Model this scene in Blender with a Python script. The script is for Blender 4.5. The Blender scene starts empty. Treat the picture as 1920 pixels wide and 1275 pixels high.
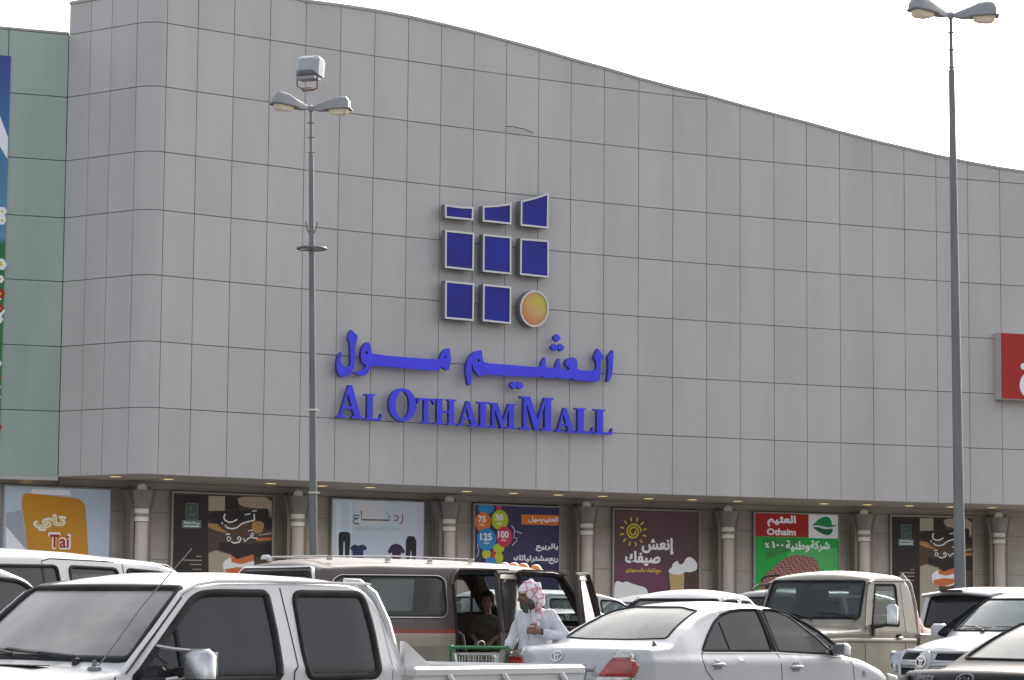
import bpy, bmesh, math, random
import numpy as np
from mathutils import Vector, Matrix
from mathutils.geometry import tessellate_polygon
random.seed(7)
SC = bpy.context.scene
COL = SC.collection
R = math.radians

# ------------------------------------------------------------------ camera
PITCH = math.atan(512.5 / 5000.0)
ROLL = 0.008
cam_d = bpy.data.cameras.new('camera'); cam = bpy.data.objects.new('camera', cam_d); COL.objects.link(cam)
cam_d.sensor_width = 36.0; cam_d.lens = 36.0 * 5000 / 1920; cam_d.clip_start = 0.5; cam_d.clip_end = 3000
_r0 = Vector((1, 0, 0)); _f = Vector((0, math.cos(PITCH), math.sin(PITCH))); _u0 = _r0.cross(_f)
_r = _r0 * math.cos(ROLL) + _u0 * math.sin(ROLL); _u = _u0 * math.cos(ROLL) - _r0 * math.sin(ROLL)
cam.matrix_world = Matrix(((_r.x, _u.x, -_f.x, 0), (_r.y, _u.y, -_f.y, 0), (_r.z, _u.z, -_f.z, 1.40), (0, 0, 0, 1)))
SC.camera = cam

# ------------------------------------------------------------------ world and sun: low hazy sun behind the building
SUN_EL, SUN_AZ = R(32), R(25)          # azimuth measured from +Y (camera direction) towards +X
w = bpy.data.worlds.new('World'); SC.world = w; w.use_nodes = True
nt = w.node_tree; nt.nodes.clear()
sky = nt.nodes.new('ShaderNodeTexSky'); sky.sky_type = 'NISHITA'; sky.sun_disc = False
sky.sun_elevation = SUN_EL; sky.sun_rotation = SUN_AZ; sky.dust_density = 6.0; sky.air_density = 1.2; sky.ozone_density = 1.0
hs = nt.nodes.new('ShaderNodeHueSaturation'); hs.inputs['Saturation'].default_value = 0.35
bg = nt.nodes.new('ShaderNodeBackground'); bg.inputs['Strength'].default_value = 0.14
wo = nt.nodes.new('ShaderNodeOutputWorld')
nt.links.new(sky.outputs[0], hs.inputs['Color']); nt.links.new(hs.outputs[0], bg.inputs['Color']); nt.links.new(bg.outputs[0], wo.inputs['Surface'])
sl = bpy.data.lights.new('sun', 'SUN'); sl.energy = 0.5; sl.angle = R(22); sl.color = (1.0, 0.90, 0.78)
so = bpy.data.objects.new('sun', sl); COL.objects.link(so)
_sd = Vector((math.sin(SUN_AZ) * math.cos(SUN_EL), math.cos(SUN_AZ) * math.cos(SUN_EL), math.sin(SUN_EL)))
so.rotation_euler = _sd.to_track_quat('Z', 'Y').to_euler()
SC.view_settings.view_transform = 'Standard'; SC.view_settings.look = 'None'
SC.view_settings.exposure = 1.46; SC.view_settings.gamma = 1.0

# ------------------------------------------------------------------ materials
MATS = {}
def mat(name, col, rough=0.6, metal=0.0, spec=0.5, coat=0.0, noise=None, bump=None, col2=None, nscale=3.0, emit=None, streak=False, objvar=0.0):
    m = bpy.data.materials.new(name); m.use_nodes = True; MATS[name] = m
    t = m.node_tree; b = t.nodes['Principled BSDF']; N = t.nodes.new; L = t.links.new
    b.inputs['Base Color'].default_value = (*col, 1); b.inputs['Roughness'].default_value = rough
    b.inputs['Metallic'].default_value = metal; b.inputs['Specular IOR Level'].default_value = spec
    if coat: b.inputs['Coat Weight'].default_value = coat; b.inputs['Coat Roughness'].default_value = 0.12
    last = None
    if noise:
        tc = N('ShaderNodeTexCoord'); mp = N('ShaderNodeMapping'); mp.inputs['Scale'].default_value = (nscale, nscale, nscale * (0.18 if streak else 1.0))
        nz = N('ShaderNodeTexNoise'); nz.inputs['Scale'].default_value = 1.0; nz.inputs['Detail'].default_value = 7; nz.inputs['Roughness'].default_value = 0.62
        L(tc.outputs['Object'], mp.inputs[0]); L(mp.outputs[0], nz.inputs['Vector'])
        cr = N('ShaderNodeMapRange'); cr.inputs['From Min'].default_value = 0.36; cr.inputs['From Max'].default_value = 0.68
        L(nz.outputs['Fac'], cr.inputs['Value'])
        mx = N('ShaderNodeMix'); mx.data_type = 'RGBA'
        c2 = col2 or tuple(c * (1 - noise) for c in col)
        mx.inputs['A'].default_value = (*col, 1); mx.inputs['B'].default_value = (*c2, 1)
        L(cr.outputs[0], mx.inputs['Factor']); last = mx.outputs['Result']
    if objvar:
        oi = N('ShaderNodeObjectInfo'); hv = N('ShaderNodeHueSaturation'); mr = N('ShaderNodeMapRange')
        mr.inputs['To Min'].default_value = 1 - objvar; mr.inputs['To Max'].default_value = 1 + objvar
        L(oi.outputs['Random'], mr.inputs['Value']); L(mr.outputs[0], hv.inputs['Value'])
        if last: L(last, hv.inputs['Color'])
        else: hv.inputs['Color'].default_value = (*col, 1)
        last = hv.outputs[0]
    if last: L(last, b.inputs['Base Color'])
    if bump:
        tc = N('ShaderNodeTexCoord'); nb = N('ShaderNodeTexNoise'); nb.inputs['Scale'].default_value = bump[0]; nb.inputs['Detail'].default_value = 5
        bp = N('ShaderNodeBump'); bp.inputs['Strength'].default_value = bump[1]; bp.inputs['Distance'].default_value = bump[2] if len(bump) > 2 else 0.02
        L(tc.outputs['Object'], nb.inputs['Vector']); L(nb.outputs['Fac'], bp.inputs['Height']); L(bp.outputs[0], b.inputs['Normal'])
    if emit: b.inputs['Emission Color'].default_value = (*emit[0], 1); b.inputs['Emission Strength'].default_value = emit[1]
    return m
def glassmat(name, tint, dens, dust=0.05, rough=0.03, dustcol=(0.45, 0.43, 0.40), ior=1.5):
    """window glass: see-through tinted body, mirror reflection by angle, a film of dust"""
    m = bpy.data.materials.new(name); m.use_nodes = True; MATS[name] = m
    t = m.node_tree; t.nodes.clear(); N = t.nodes.new; L = t.links.new
    o = N('ShaderNodeOutputMaterial'); tr = N('ShaderNodeBsdfTransparent'); tr.inputs[0].default_value = (*tint, 1)
    df = N('ShaderNodeBsdfDiffuse'); df.inputs[0].default_value = (*dustcol, 1)
    dk = N('ShaderNodeBsdfDiffuse'); dk.inputs[0].default_value = (0.012, 0.012, 0.014, 1)
    gl = N('ShaderNodeBsdfGlossy'); gl.inputs['Roughness'].default_value = rough
    m1 = N('ShaderNodeMixShader'); m1.inputs[0].default_value = dens; L(tr.outputs[0], m1.inputs[1]); L(dk.outputs[0], m1.inputs[2])
    lw = N('ShaderNodeLayerWeight'); lw.inputs['Blend'].default_value = 0.5; pw = N('ShaderNodeMath'); pw.operation = 'POWER'; pw.inputs[1].default_value = 5.0
    fr = N('ShaderNodeMapRange'); fr.inputs['To Min'].default_value = 0.035; L(lw.outputs['Facing'], pw.inputs[0]); L(pw.outputs[0], fr.inputs['Value'])
    m2 = N('ShaderNodeMixShader'); L(fr.outputs[0], m2.inputs[0]); L(m1.outputs[0], m2.inputs[1]); L(gl.outputs[0], m2.inputs[2])
    tc = N('ShaderNodeTexCoord'); nz = N('ShaderNodeTexNoise'); nz.inputs['Scale'].default_value = 2.2; nz.inputs['Detail'].default_value = 6
    mr = N('ShaderNodeMapRange'); mr.inputs['From Min'].default_value = 0.3; mr.inputs['From Max'].default_value = 0.75
    mr.inputs['To Min'].default_value = dust * 0.6; mr.inputs['To Max'].default_value = dust * 1.5
    L(tc.outputs['Object'], nz.inputs['Vector']); L(nz.outputs['Fac'], mr.inputs['Value'])
    m3 = N('ShaderNodeMixShader'); L(mr.outputs[0], m3.inputs[0]); L(m2.outputs[0], m3.inputs[1]); L(df.outputs[0], m3.inputs[2])
    L(m3.outputs[0], o.inputs[0]); return m

mat('cladding', (0.545, 0.515, 0.505), 0.34, 0.0, noise=0.10, nscale=0.8, streak=True, objvar=0.032, bump=(1.1, 0.16, 0.03))
mat('cladding_edge', (0.42, 0.39, 0.36), 0.5, 0.2)
mat('green_cladding', (0.375, 0.45, 0.40), 0.30, 0.1, noise=0.14, nscale=0.8, streak=True, objvar=0.02, bump=(1.0, 0.1, 0.02))
mat('joint_dark', (0.13, 0.115, 0.105), 0.9)
mat('soffit', (0.50, 0.46, 0.425), 0.6, noise=0.12, nscale=1.5)
mat('trim_pale', (0.5, 0.47, 0.46), 0.5)
mat('stone', (0.56, 0.505, 0.465), 0.75, noise=0.16, nscale=2.5, objvar=0.05, bump=(12, 0.2, 0.01))
mat('column_stone', (0.58, 0.53, 0.51), 0.5, noise=0.10, nscale=3.0)
mat('column_metal', (0.36, 0.35, 0.34), 0.4, 0.3, noise=0.1)
mat('bracket_dark', (0.25, 0.22, 0.19), 0.5, 0.3)
mat('bright_metal', (0.75, 0.72, 0.68), 0.2, 0.8)
mat('lamp_band_glow', (0.70, 0.67, 0.63), 0.3, emit=((1.0, 0.93, 0.86), 0.03))
mat('lamp_glow', (0.9, 0.8, 0.5), 0.3, emit=((1.0, 0.68, 0.28), 0.22))
mat('sign_blue', (0.05, 0.05, 0.74), 0.35, noise=0.25, nscale=2.2, emit=((0.05, 0.05, 1.0), 0.05))
mat('sign_side', (0.05, 0.05, 0.22), 0.5)
mat('logo_blue', (0.028, 0.026, 0.22), 0.4, col2=(0.035, 0.035, 0.40), noise=0.4, nscale=0.9, spec=0.25)
mat('logo_rim', (0.72, 0.70, 0.70), 0.4)
mat('logo_box', (0.17, 0.18, 0.19), 0.5)
mat('asphalt', (0.125, 0.118, 0.108), 0.9, noise=0.3, nscale=0.6, bump=(30, 0.5, 0.01))
mat('pavement_mat', (0.46, 0.43, 0.39), 0.85, noise=0.15, nscale=1.5)
mat('kerb_mat', (0.45, 0.43, 0.4), 0.8)
mat('paint_line', (0.7, 0.7, 0.68), 0.7, noise=0.3, nscale=2)
mat('pole_metal', (0.20, 0.205, 0.21), 0.5, 0.45, noise=0.28, nscale=5, streak=True)
mat('lamp_housing', (0.30, 0.30, 0.31), 0.5, 0.3, noise=0.12, nscale=5)
mat('lamp_lens', (0.66, 0.58, 0.44), 0.3, emit=((1.0, 0.82, 0.52), 0.03))
mat('flood_housing', (0.36, 0.39, 0.41), 0.5, 0.1, noise=0.1)
mat('rust', (0.22, 0.12, 0.09), 0.8)
# vehicle finishes
mat('white_paint', (0.54, 0.545, 0.56), 0.38, 0, coat=0.3, noise=0.16, nscale=1.4, col2=(0.49, 0.475, 0.45))
mat('white_paint_clean', (0.445, 0.45, 0.465), 0.34, 0, coat=0.35, noise=0.07, nscale=1.0)
mat('silver_paint', (0.20, 0.20, 0.205), 0.36, 0.4, coat=0.4, noise=0.1)
mat('brown_paint', (0.066, 0.042, 0.038), 0.38, 0.0, coat=0.25, noise=0.3, nscale=1.6, col2=(0.105, 0.076, 0.068))
mat('roof_champagne', (0.15, 0.115, 0.105), 0.5, 0.1, coat=0.15, noise=0.15)
mat('tan_paint', (0.36, 0.31, 0.245), 0.38, 0.1, coat=0.4, noise=0.12)
mat('red_stripe', (0.25, 0.04, 0.028), 0.4)
mat('beige_paint', (0.185, 0.162, 0.124), 0.42, 0, coat=0.35, noise=0.16, nscale=1.6, col2=(0.31, 0.275, 0.22))
mat('black_paint', (0.011, 0.0105, 0.0105), 0.5, 0.0, spec=0.15, coat=0.04, noise=0.4, nscale=2, col2=(0.020, 0.020, 0.021))
mat('rubber', (0.013, 0.014, 0.015), 0.8, spec=0.15, noise=0.4, nscale=4, col2=(0.035, 0.035, 0.034))
mat('gap_dark', (0.02, 0.02, 0.021), 0.9, spec=0.15)
mat('black_plastic', (0.02, 0.02, 0.021), 0.5)
mat('chrome', (0.60, 0.60, 0.60), 0.28, 0.9, noise=0.3, nscale=12, bump=(9, 0.10, 0.01))
mat('chrome_trim', (0.62, 0.60, 0.57), 0.25, 0.9)
mat('lamp_red', (0.42, 0.012, 0.014), 0.15, coat=0.8, noise=0.5, nscale=9, col2=(0.20, 0.006, 0.008))
mat('lamp_clear', (0.62, 0.60, 0.55), 0.12, 0.3, coat=0.8, noise=0.35, nscale=14)
mat('headlamp', (0.50, 0.53, 0.55), 0.1, 0.4, coat=1.0, noise=0.5, nscale=9)
mat('amber', (0.85, 0.22, 0.03), 0.3, coat=0.5)
mat('seat_brown', (0.045, 0.022, 0.016), 0.8, noise=0.3, nscale=5)
mat('seat_grey', (0.13, 0.13, 0.135), 0.85, noise=0.2, nscale=6)
mat('seat_pale', (0.42, 0.42, 0.40), 0.8, noise=0.15)
mat('interior_dark', (0.035, 0.033, 0.032), 0.85)
mat('headliner', (0.30, 0.28, 0.25), 0.9)
mat('tyre', (0.025, 0.025, 0.026), 0.85, bump=(40, 0.4, 0.01))
mat('rim_metal', (0.45, 0.45, 0.46), 0.35, 0.8)
mat('tarp_pink', (0.52, 0.36, 0.32), 0.85, noise=0.25, nscale=6, bump=(9, 0.6, 0.05))
mat('number_plate', (0.62, 0.63, 0.62), 0.5)
mat('badge_bronze', (0.30, 0.22, 0.13), 0.4, 0.5)
mat('dark_script', (0.20, 0.20, 0.21), 0.4, 0.6)
glassmat('glass_dark', (0.25, 0.25, 0.27), 0.84, dust=0.05, rough=0.06, dustcol=(0.30, 0.30, 0.31))
glassmat('glass_privacy', (0.2, 0.2, 0.22), 0.93, dust=0.06, rough=0.05, dustcol=(0.30, 0.30, 0.31))
glassmat('glass_clear', (0.80, 0.88, 0.86), 0.06, dust=0.13, rough=0.04, dustcol=(0.46, 0.50, 0.49))
glassmat('glass_screen_dust_sky', (0.55, 0.58, 0.60), 0.45, dust=0.46, rough=0.14, dustcol=(0.62, 0.60, 0.565))  # dust film, its colour lightened to carry the sky reflection as well
glassmat('glass_rear_dust_sky', (0.45, 0.47, 0.47), 0.30, dust=0.62, rough=0.16, dustcol=(0.50, 0.49, 0.455))  # dusty glass; part of the pale dust tone stands in for reflected sky
glassmat('glass_smoke', (0.42, 0.43, 0.38), 0.42, dust=0.09, rough=0.05, dustcol=(0.34, 0.34, 0.31))
glassmat('glass_pale', (0.75, 0.85, 0.83), 0.10, dust=0.34, rough=0.05, dustcol=(0.50, 0.56, 0.545))
glassmat('glass_tinted_green', (0.40, 0.50, 0.48), 0.34, dust=0.08, rough=0.04, dustcol=(0.32, 0.36, 0.37))
# people
mat('skin', (0.155, 0.075, 0.048), 0.5, noise=0.2, nscale=25, col2=(0.20, 0.105, 0.07))
mat('skin_child', (0.30, 0.18, 0.125), 0.5)
mat('cloth_white', (0.62, 0.62, 0.655), 0.85, noise=0.07, nscale=4, bump=(5, 0.8, 0.05))
mat('beard', (0.055, 0.057, 0.055), 0.9, bump=(60, 1.0, 0.02), noise=0.5, nscale=20, col2=(0.12, 0.124, 0.12))
mat('hair_black', (0.010, 0.009, 0.009), 0.6, bump=(60, 0.8, 0.01))
mat('shirt_khaki', (0.11, 0.092, 0.06), 0.9, noise=0.3, nscale=8)
mat('steel_wire', (0.42, 0.42, 0.41), 0.35, 0.8)
mat('cart_green', (0.035, 0.17, 0.065), 0.4)
mat('watch_dark', (0.03, 0.03, 0.03), 0.3)
mat('eye_white', (0.28, 0.26, 0.24), 0.3)
def shemagh_mat():
    m = bpy.data.materials.new('shemagh'); m.use_nodes = True; MATS['shemagh'] = m
    t = m.node_tree; b = t.nodes['Principled BSDF']; N = t.nodes.new; L = t.links.new; b.inputs['Roughness'].default_value = 0.9
    tc = N('ShaderNodeTexCoord'); mp = N('ShaderNodeMapping'); mp.inputs['Rotation'].default_value = (0.6, 0.8, 0.5)
    vo = N('ShaderNodeTexVoronoi'); vo.feature = 'DISTANCE_TO_EDGE'; vo.inputs['Scale'].default_value = 9.5
    L(tc.outputs['Object'], mp.inputs[0]); L(mp.outputs[0], vo.inputs['Vector'])
    lt = N('ShaderNodeMapRange'); lt.inputs['From Min'].default_value = 0.045; lt.inputs['From Max'].default_value = 0.085
    L(vo.outputs['Distance'], lt.inputs['Value'])
    ck = N('ShaderNodeTexChecker'); ck.inputs['Scale'].default_value = 130; L(mp.outputs[0], ck.inputs['Vector'])
    ck.inputs['Color1'].default_value = (0.50, 0.05, 0.11, 1); ck.inputs['Color2'].default_value = (0.62, 0.40, 0.43, 1)
    mx = N('ShaderNodeMix'); mx.data_type = 'RGBA'; mx.inputs['B'].default_value = (0.68, 0.66, 0.68, 1)
    L(lt.outputs[0], mx.inputs['Factor']); L(ck.outputs['Color'], mx.inputs['A']); L(mx.outputs['Result'], b.inputs['Base Color'])
shemagh_mat()
# flat prints
PR = dict(print_white=(0.62, 0.63, 0.66), print_grey=(0.26, 0.29, 0.32), print_pale_grey=(0.52, 0.53, 0.56), print_pale_blue=(0.50, 0.58, 0.66), print_lilac=(0.50, 0.46, 0.60),
    print_orange=(0.42, 0.19, 0.022), print_yellow=(0.50, 0.40, 0.12), print_yellow2=(0.52, 0.38, 0.04), print_red=(0.29, 0.022, 0.018), print_black=(0.028, 0.024, 0.022),
    print_brown=(0.075, 0.052, 0.040), print_beige=(0.30, 0.27, 0.21), print_tan=(0.30, 0.24, 0.19), print_tan2=(0.40, 0.29, 0.14), print_skin=(0.36, 0.19, 0.08), print_orange_dark=(0.46, 0.13, 0.05),
    print_logo_green=(0.13, 0.19, 0.17), print_dark_green=(0.05, 0.075, 0.065), print_charcoal=(0.026, 0.026, 0.03), print_navy=(0.028, 0.035, 0.10), print_navy_bg=(0.040, 0.036, 0.085),
    print_plum=(0.05, 0.025, 0.06), print_plum_bg=(0.085, 0.052, 0.060), print_magenta=(0.125, 0.045, 0.085), print_blue=(0.03, 0.20, 0.44), print_red2=(0.42, 0.035, 0.075),
    print_orange2=(0.55, 0.155, 0.03), print_lime=(0.36, 0.42, 0.03), print_leaf=(0.020, 0.22, 0.065), print_leaf_dark=(0.012, 0.11, 0.055), print_green=(0.018, 0.30, 0.055),
    print_green_light=(0.07, 0.36, 0.11), print_green_mid=(0.035, 0.20, 0.05), print_blue_bg=(0.36, 0.42, 0.50), print_redtag_bg=(0.44, 0.51, 0.59))
for k, v in PR.items(): mat(k, v, 0.45, spec=0.3, emit=(v, 0.09))      # faint glow added to every print; some posters are backlit light boxes
mat('print_check', (0.36, 0.10, 0.12), 0.5)
def _chk():
    m = MATS['print_check']; t = m.node_tree; b = t.nodes['Principled BSDF']; tc = t.nodes.new('ShaderNodeTexCoord'); mp = t.nodes.new('ShaderNodeMapping')
    mp.inputs['Rotation'].default_value = (0.5, R(45), 0.0); ck = t.nodes.new('ShaderNodeTexChecker'); ck.inputs['Scale'].default_value = 13
    ck.inputs['Color1'].default_value = (0.34, 0.05, 0.07, 1); ck.inputs['Color2'].default_value = (0.42, 0.30, 0.27, 1)
    t.links.new(tc.outputs['Object'], mp.inputs[0]); t.links.new(mp.outputs[0], ck.inputs['Vector']); t.links.new(ck.outputs[0], b.inputs['Base Color'])
_chk()
def gradmat(name, stops, z0, z1):
    m = mat(name, (0.5, 0.5, 0.5), 0.5); t = m.node_tree; b = t.nodes['Principled BSDF']
    tc = t.nodes.new('ShaderNodeTexCoord'); sx = t.nodes.new('ShaderNodeSeparateXYZ'); mr = t.nodes.new('ShaderNodeMapRange'); cr = t.nodes.new('ShaderNodeValToRGB')
    mr.inputs['From Min'].default_value = z0; mr.inputs['From Max'].default_value = z1
    t.links.new(tc.outputs['Object'], sx.inputs[0]); t.links.new(sx.outputs['Z'], mr.inputs['Value']); t.links.new(mr.outputs[0], cr.inputs[0]); t.links.new(cr.outputs[0], b.inputs['Base Color'])
    e = cr.color_ramp.elements
    e[0].position, e[0].color = stops[0][0], (*stops[0][1], 1); e[1].position, e[1].color = stops[-1][0], (*stops[-1][1], 1)
    for p, c in stops[1:-1]:
        q = e.new(p); q.color = (*c, 1)
    return m
gradmat('banner_print', [(0, (0.30, 0.36, 0.02)), (0.12, (0.03, 0.20, 0.05)), (0.545, (0.02, 0.16, 0.05)), (0.56, (0.10, 0.30, 0.42)), (0.8, (0.05, 0.19, 0.42)), (1, (0.035, 0.055, 0.30))], 5.0, 16.5)
def sun_print():
    m = mat('logo_sun', (0.6, 0.2, 0.05), 0.4); t = m.node_tree; b = t.nodes['Principled BSDF']; N = t.nodes.new
    tc = N('ShaderNodeTexCoord'); vm = N('ShaderNodeVectorMath'); vm.operation = 'DISTANCE'; vm.inputs[1].default_value = SUNC
    mr = N('ShaderNodeMapRange'); mr.inputs['From Min'].default_value = 0.05; mr.inputs['From Max'].default_value = 0.75; cr = N('ShaderNodeValToRGB')
    t.links.new(tc.outputs['Object'], vm.inputs[0]); t.links.new(vm.outputs['Value'], mr.inputs['Value']); t.links.new(mr.outputs[0], cr.inputs[0]); t.links.new(cr.outputs[0], b.inputs['Base Color'])
    cr.color_ramp.elements[0].color = (0.62, 0.52, 0.05, 1); cr.color_ramp.elements[1].color = (0.62, 0.18, 0.06, 1)
    q = cr.color_ramp.elements.new(0.45); q.color = (0.66, 0.40, 0.16, 1)

# ------------------------------------------------------------------ object helpers
def tag(o, label=None, cat=None, group=None, kind=None):
    if label: o['label'] = label
    if cat: o['category'] = cat
    if group: o['group'] = group
    if kind: o['kind'] = kind
    return o
def empty(name, loc, rz=0.0, label=None, cat=None, group=None):
    o = bpy.data.objects.new(name, None); COL.objects.link(o); o.location = loc; o.rotation_euler = (0, 0, rz); o.empty_display_size = 0.3
    return tag(o, label, cat, group)
def mesh(name, V, F, m, parent=None, smooth=False, angle=35, mi=None):
    me = bpy.data.meshes.new(name); me.from_pydata([tuple(float(c) for c in v) for v in V], [], F)
    for q in (m if isinstance(m, (list, tuple)) else [m]): me.materials.append(MATS[q] if isinstance(q, str) else q)
    if mi is not None: me.polygons.foreach_set('material_index', mi)
    me.update()
    if smooth:
        me.shade_smooth()
        try: me.set_sharp_from_angle(angle=R(angle))
        except Exception: pass
    o = bpy.data.objects.new(name, me); COL.objects.link(o)
    if parent: o.parent = parent
    return o
class MB:
    def __init__(s): s.V = []; s.F = []; s.M = []; s.mi = 0
    def add(s, V, F):
        n = len(s.V); s.V += [tuple(v) for v in V]; s.F += [tuple(i + n for i in f) for f in F]; s.M += [s.mi] * len(F)
    def box(s, c, d, rz=0.0, taper=1.0):
        x, y, z = (q / 2 for q in d); V = []
        for sz in (-1, 1):
            k = taper if sz > 0 else 1
            for sx, sy in ((-1, -1), (1, -1), (1, 1), (-1, 1)):
                a, b = sx * x * k, sy * y * k
                V.append((c[0] + a * math.cos(rz) - b * math.sin(rz), c[1] + a * math.sin(rz) + b * math.cos(rz), c[2] + sz * z))
        s.add(V, [(3, 2, 1, 0), (4, 5, 6, 7), (0, 1, 5, 4), (1, 2, 6, 5), (2, 3, 7, 6), (3, 0, 4, 7)])
    def rbox(s, c, d, r=0.02, rz=0.0, seg=3):
        """box with rounded vertical corners and chamfered top"""
        x, y, z = d[0] / 2, d[1] / 2, d[2] / 2; ring = []
        for k, (sx, sy) in enumerate(((1, 1), (-1, 1), (-1, -1), (1, -1))):
            for i in range(seg + 1):
                a = math.pi / 2 * (k + i / seg); ring.append((sx * (x - r) + r * math.cos(a), sy * (y - r) + r * math.sin(a)))
        V = []; n = len(ring)
        for zz, kk in ((-z, 0), (z - r, 0), (z, r)):
            for a, b in ring:
                l = math.hypot(a, b) or 1; a2 = a * (1 - kk / max(x, .001)); b2 = b * (1 - kk / max(y, .001))
                V.append((c[0] + a2 * math.cos(rz) - b2 * math.sin(rz), c[1] + a2 * math.sin(rz) + b2 * math.cos(rz), c[2] + zz))
        F = [tuple(range(n - 1, -1, -1)), tuple(range(2 * n, 3 * n))]
        for k in (0, 1):
            for i in range(n): j = (i + 1) % n; F.append((k * n + i, k * n + j, (k + 1) * n + j, (k + 1) * n + i))
        s.add(V, F)
    def tube(s, pts, r, n=8, caps=True):
        pts = [Vector(p) for p in pts]; rs = r if isinstance(r, (list, tuple)) else [r] * len(pts); V = []; F = []
        up = None
        for i, p in enumerate(pts):
            t = (pts[min(i + 1, len(pts) - 1)] - pts[max(i - 1, 0)]).normalized()
            a = t.cross(Vector((0, 0, 1)) if abs(t.z) < .9 else Vector((0, 1, 0))).normalized() if up is None else (up - t * up.dot(t)).normalized()
            up = a; b = t.cross(a)
            for k in range(n):
                q = 2 * math.pi * k / n; V.append(p + (a * math.cos(q) + b * math.sin(q)) * rs[i])
        for i in range(len(pts) - 1):
            for k in range(n): F.append((i * n + k, i * n + (k + 1) % n, (i + 1) * n + (k + 1) % n, (i + 1) * n + k))
        if caps: F.append(tuple(range(n - 1, -1, -1))); F.append(tuple(range((len(pts) - 1) * n, len(pts) * n)))
        s.add(V, F)
    def lathe(s, c, prof, n=20, ax='z'):
        V = []; F = []
        for r, h in prof:
            for k in range(n):
                q = 2 * math.pi * k / n; a, b = r * math.cos(q), r * math.sin(q)
                V.append((c[0] + a, c[1] + b, c[2] + h) if ax == 'z' else ((c[0] + a, c[1] + h, c[2] + b)))
        for i in range(len(prof) - 1):
            for k in range(n): F.append((i * n + k, i * n + (k + 1) % n, (i + 1) * n + (k + 1) % n, (i + 1) * n + k))
        F.append(tuple(range(n - 1, -1, -1))); F.append(tuple(range((len(prof) - 1) * n, len(prof) * n)))
        s.add(V, F)
    def sphere(s, c, r, n=12, m=8, sc=(1, 1, 1)):
        s.lathe_s(c, r, n, m, sc)
    def lathe_s(s, c, r, n, m, sc):
        V = []; F = []
        for i in range(1, m):
            t = math.pi * i / m
            for k in range(n):
                q = 2 * math.pi * k / n; V.append((c[0] + r * sc[0] * math.sin(t) * math.cos(q), c[1] + r * sc[1] * math.sin(t) * math.sin(q), c[2] + r * sc[2] * math.cos(t)))
        a = len(V); V.append((c[0], c[1], c[2] + r * sc[2])); V.append((c[0], c[1], c[2] - r * sc[2]))
        for i in range(m - 2):
            for k in range(n): F.append((i * n + k, (i + 1) * n + k, (i + 1) * n + (k + 1) % n, i * n + (k + 1) % n))
        for k in range(n): F.append((a, k, (k + 1) % n)); F.append((a + 1, (m - 2) * n + (k + 1) % n, (m - 2) * n + k))
        s.add(V, F)
    def build(s, name, m, parent=None, smooth=False, angle=35):
        return mesh(name, s.V, s.F, m, parent, smooth, angle, s.M if isinstance(m, (list, tuple)) else None)
def tess(loops):
    """triangles over a flat polygon with holes (list of loops of 2D points)"""
    vv = [[Vector((p[0], p[1], 0)) for p in l] for l in loops]
    return tessellate_polygon(vv)
def prism(mb, loops, fn, d0, d1):
    """loops in 2D, fn(u,v,depth)->3D; front face at d1, side walls to d0"""
    flat = [p for l in loops for p in l]; T = tess(loops); n = len(flat)
    V = [fn(p[0], p[1], d1) for p in flat] + [fn(p[0], p[1], d0) for p in flat]
    F = [tuple(t) for t in T]; k = 0
    for l in loops:
        m_ = len(l)
        for i in range(m_): a, b = k + i, k + (i + 1) % m_; F.append((a, b, b + n, a + n))
        k += m_
    return V, F
def fixn(o):
    bm = bmesh.new(); bm.from_mesh(o.data); bmesh.ops.recalc_face_normals(bm, faces=bm.faces); bm.to_mesh(o.data); bm.free()
def stroke_poly(pts, w):
    """outline of a thick line"""
    L_, R_ = [], []
    for i, p in enumerate(pts):
        a = pts[max(i - 1, 0)]; b = pts[min(i + 1, len(pts) - 1)]; dx, dy = b[0] - a[0], b[1] - a[1]; l = math.hypot(dx, dy) or 1
        nx, ny = -dy / l * w / 2, dx / l * w / 2; L_.append((p[0] + nx, p[1] + ny)); R_.append((p[0] - nx, p[1] - ny))
    return L_, R_
def text_geo(body, box, bold=0.0):
    """vertices (u,v) and faces of flat lettering fitted to a box"""
    c = bpy.data.curves.new('lettering', 'FONT'); c.body = body; c.resolution_u = 3; c.offset = 0
    o = bpy.data.objects.new('lettering', c); COL.objects.link(o)
    dg = bpy.context.evaluated_depsgraph_get(); dg.update()
    me = bpy.data.meshes.new_from_object(o.evaluated_get(dg)); V = [v.co.copy() for v in me.vertices]; F = [tuple(p.vertices) for p in me.polygons]
    E = None
    bpy.data.objects.remove(o); bpy.data.meshes.remove(me); bpy.data.curves.remove(c)
    if not V: return [], []
    x0, x1 = min(v.x for v in V), max(v.x for v in V); y0, y1 = min(v.y for v in V), max(v.y for v in V)
    (u0, v0), (u1, v1) = box; sx = (u1 - u0) / (x1 - x0); sy = (v1 - v0) / (y1 - y0)
    P = [(u0 + (v.x - x0) * sx, v0 + (v.y - y0) * sy + (0)) for v in V]
    if bold:
        # thicken: add copies shifted around a small circle
        P2, F2 = [], []
        for k in range(9):
            dx, dy = (0, 0) if k == 8 else (bold * math.cos(k * math.pi / 4), bold * math.sin(k * math.pi / 4)); n = len(P2)
            P2 += [(p[0] + dx, p[1] + dy, k * 0.0002) for p in P]; F2 += [tuple(i + n for i in f) for f in F]
        return P2, F2
    return [(p[0], p[1], 0.0) for p in P], F
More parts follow.
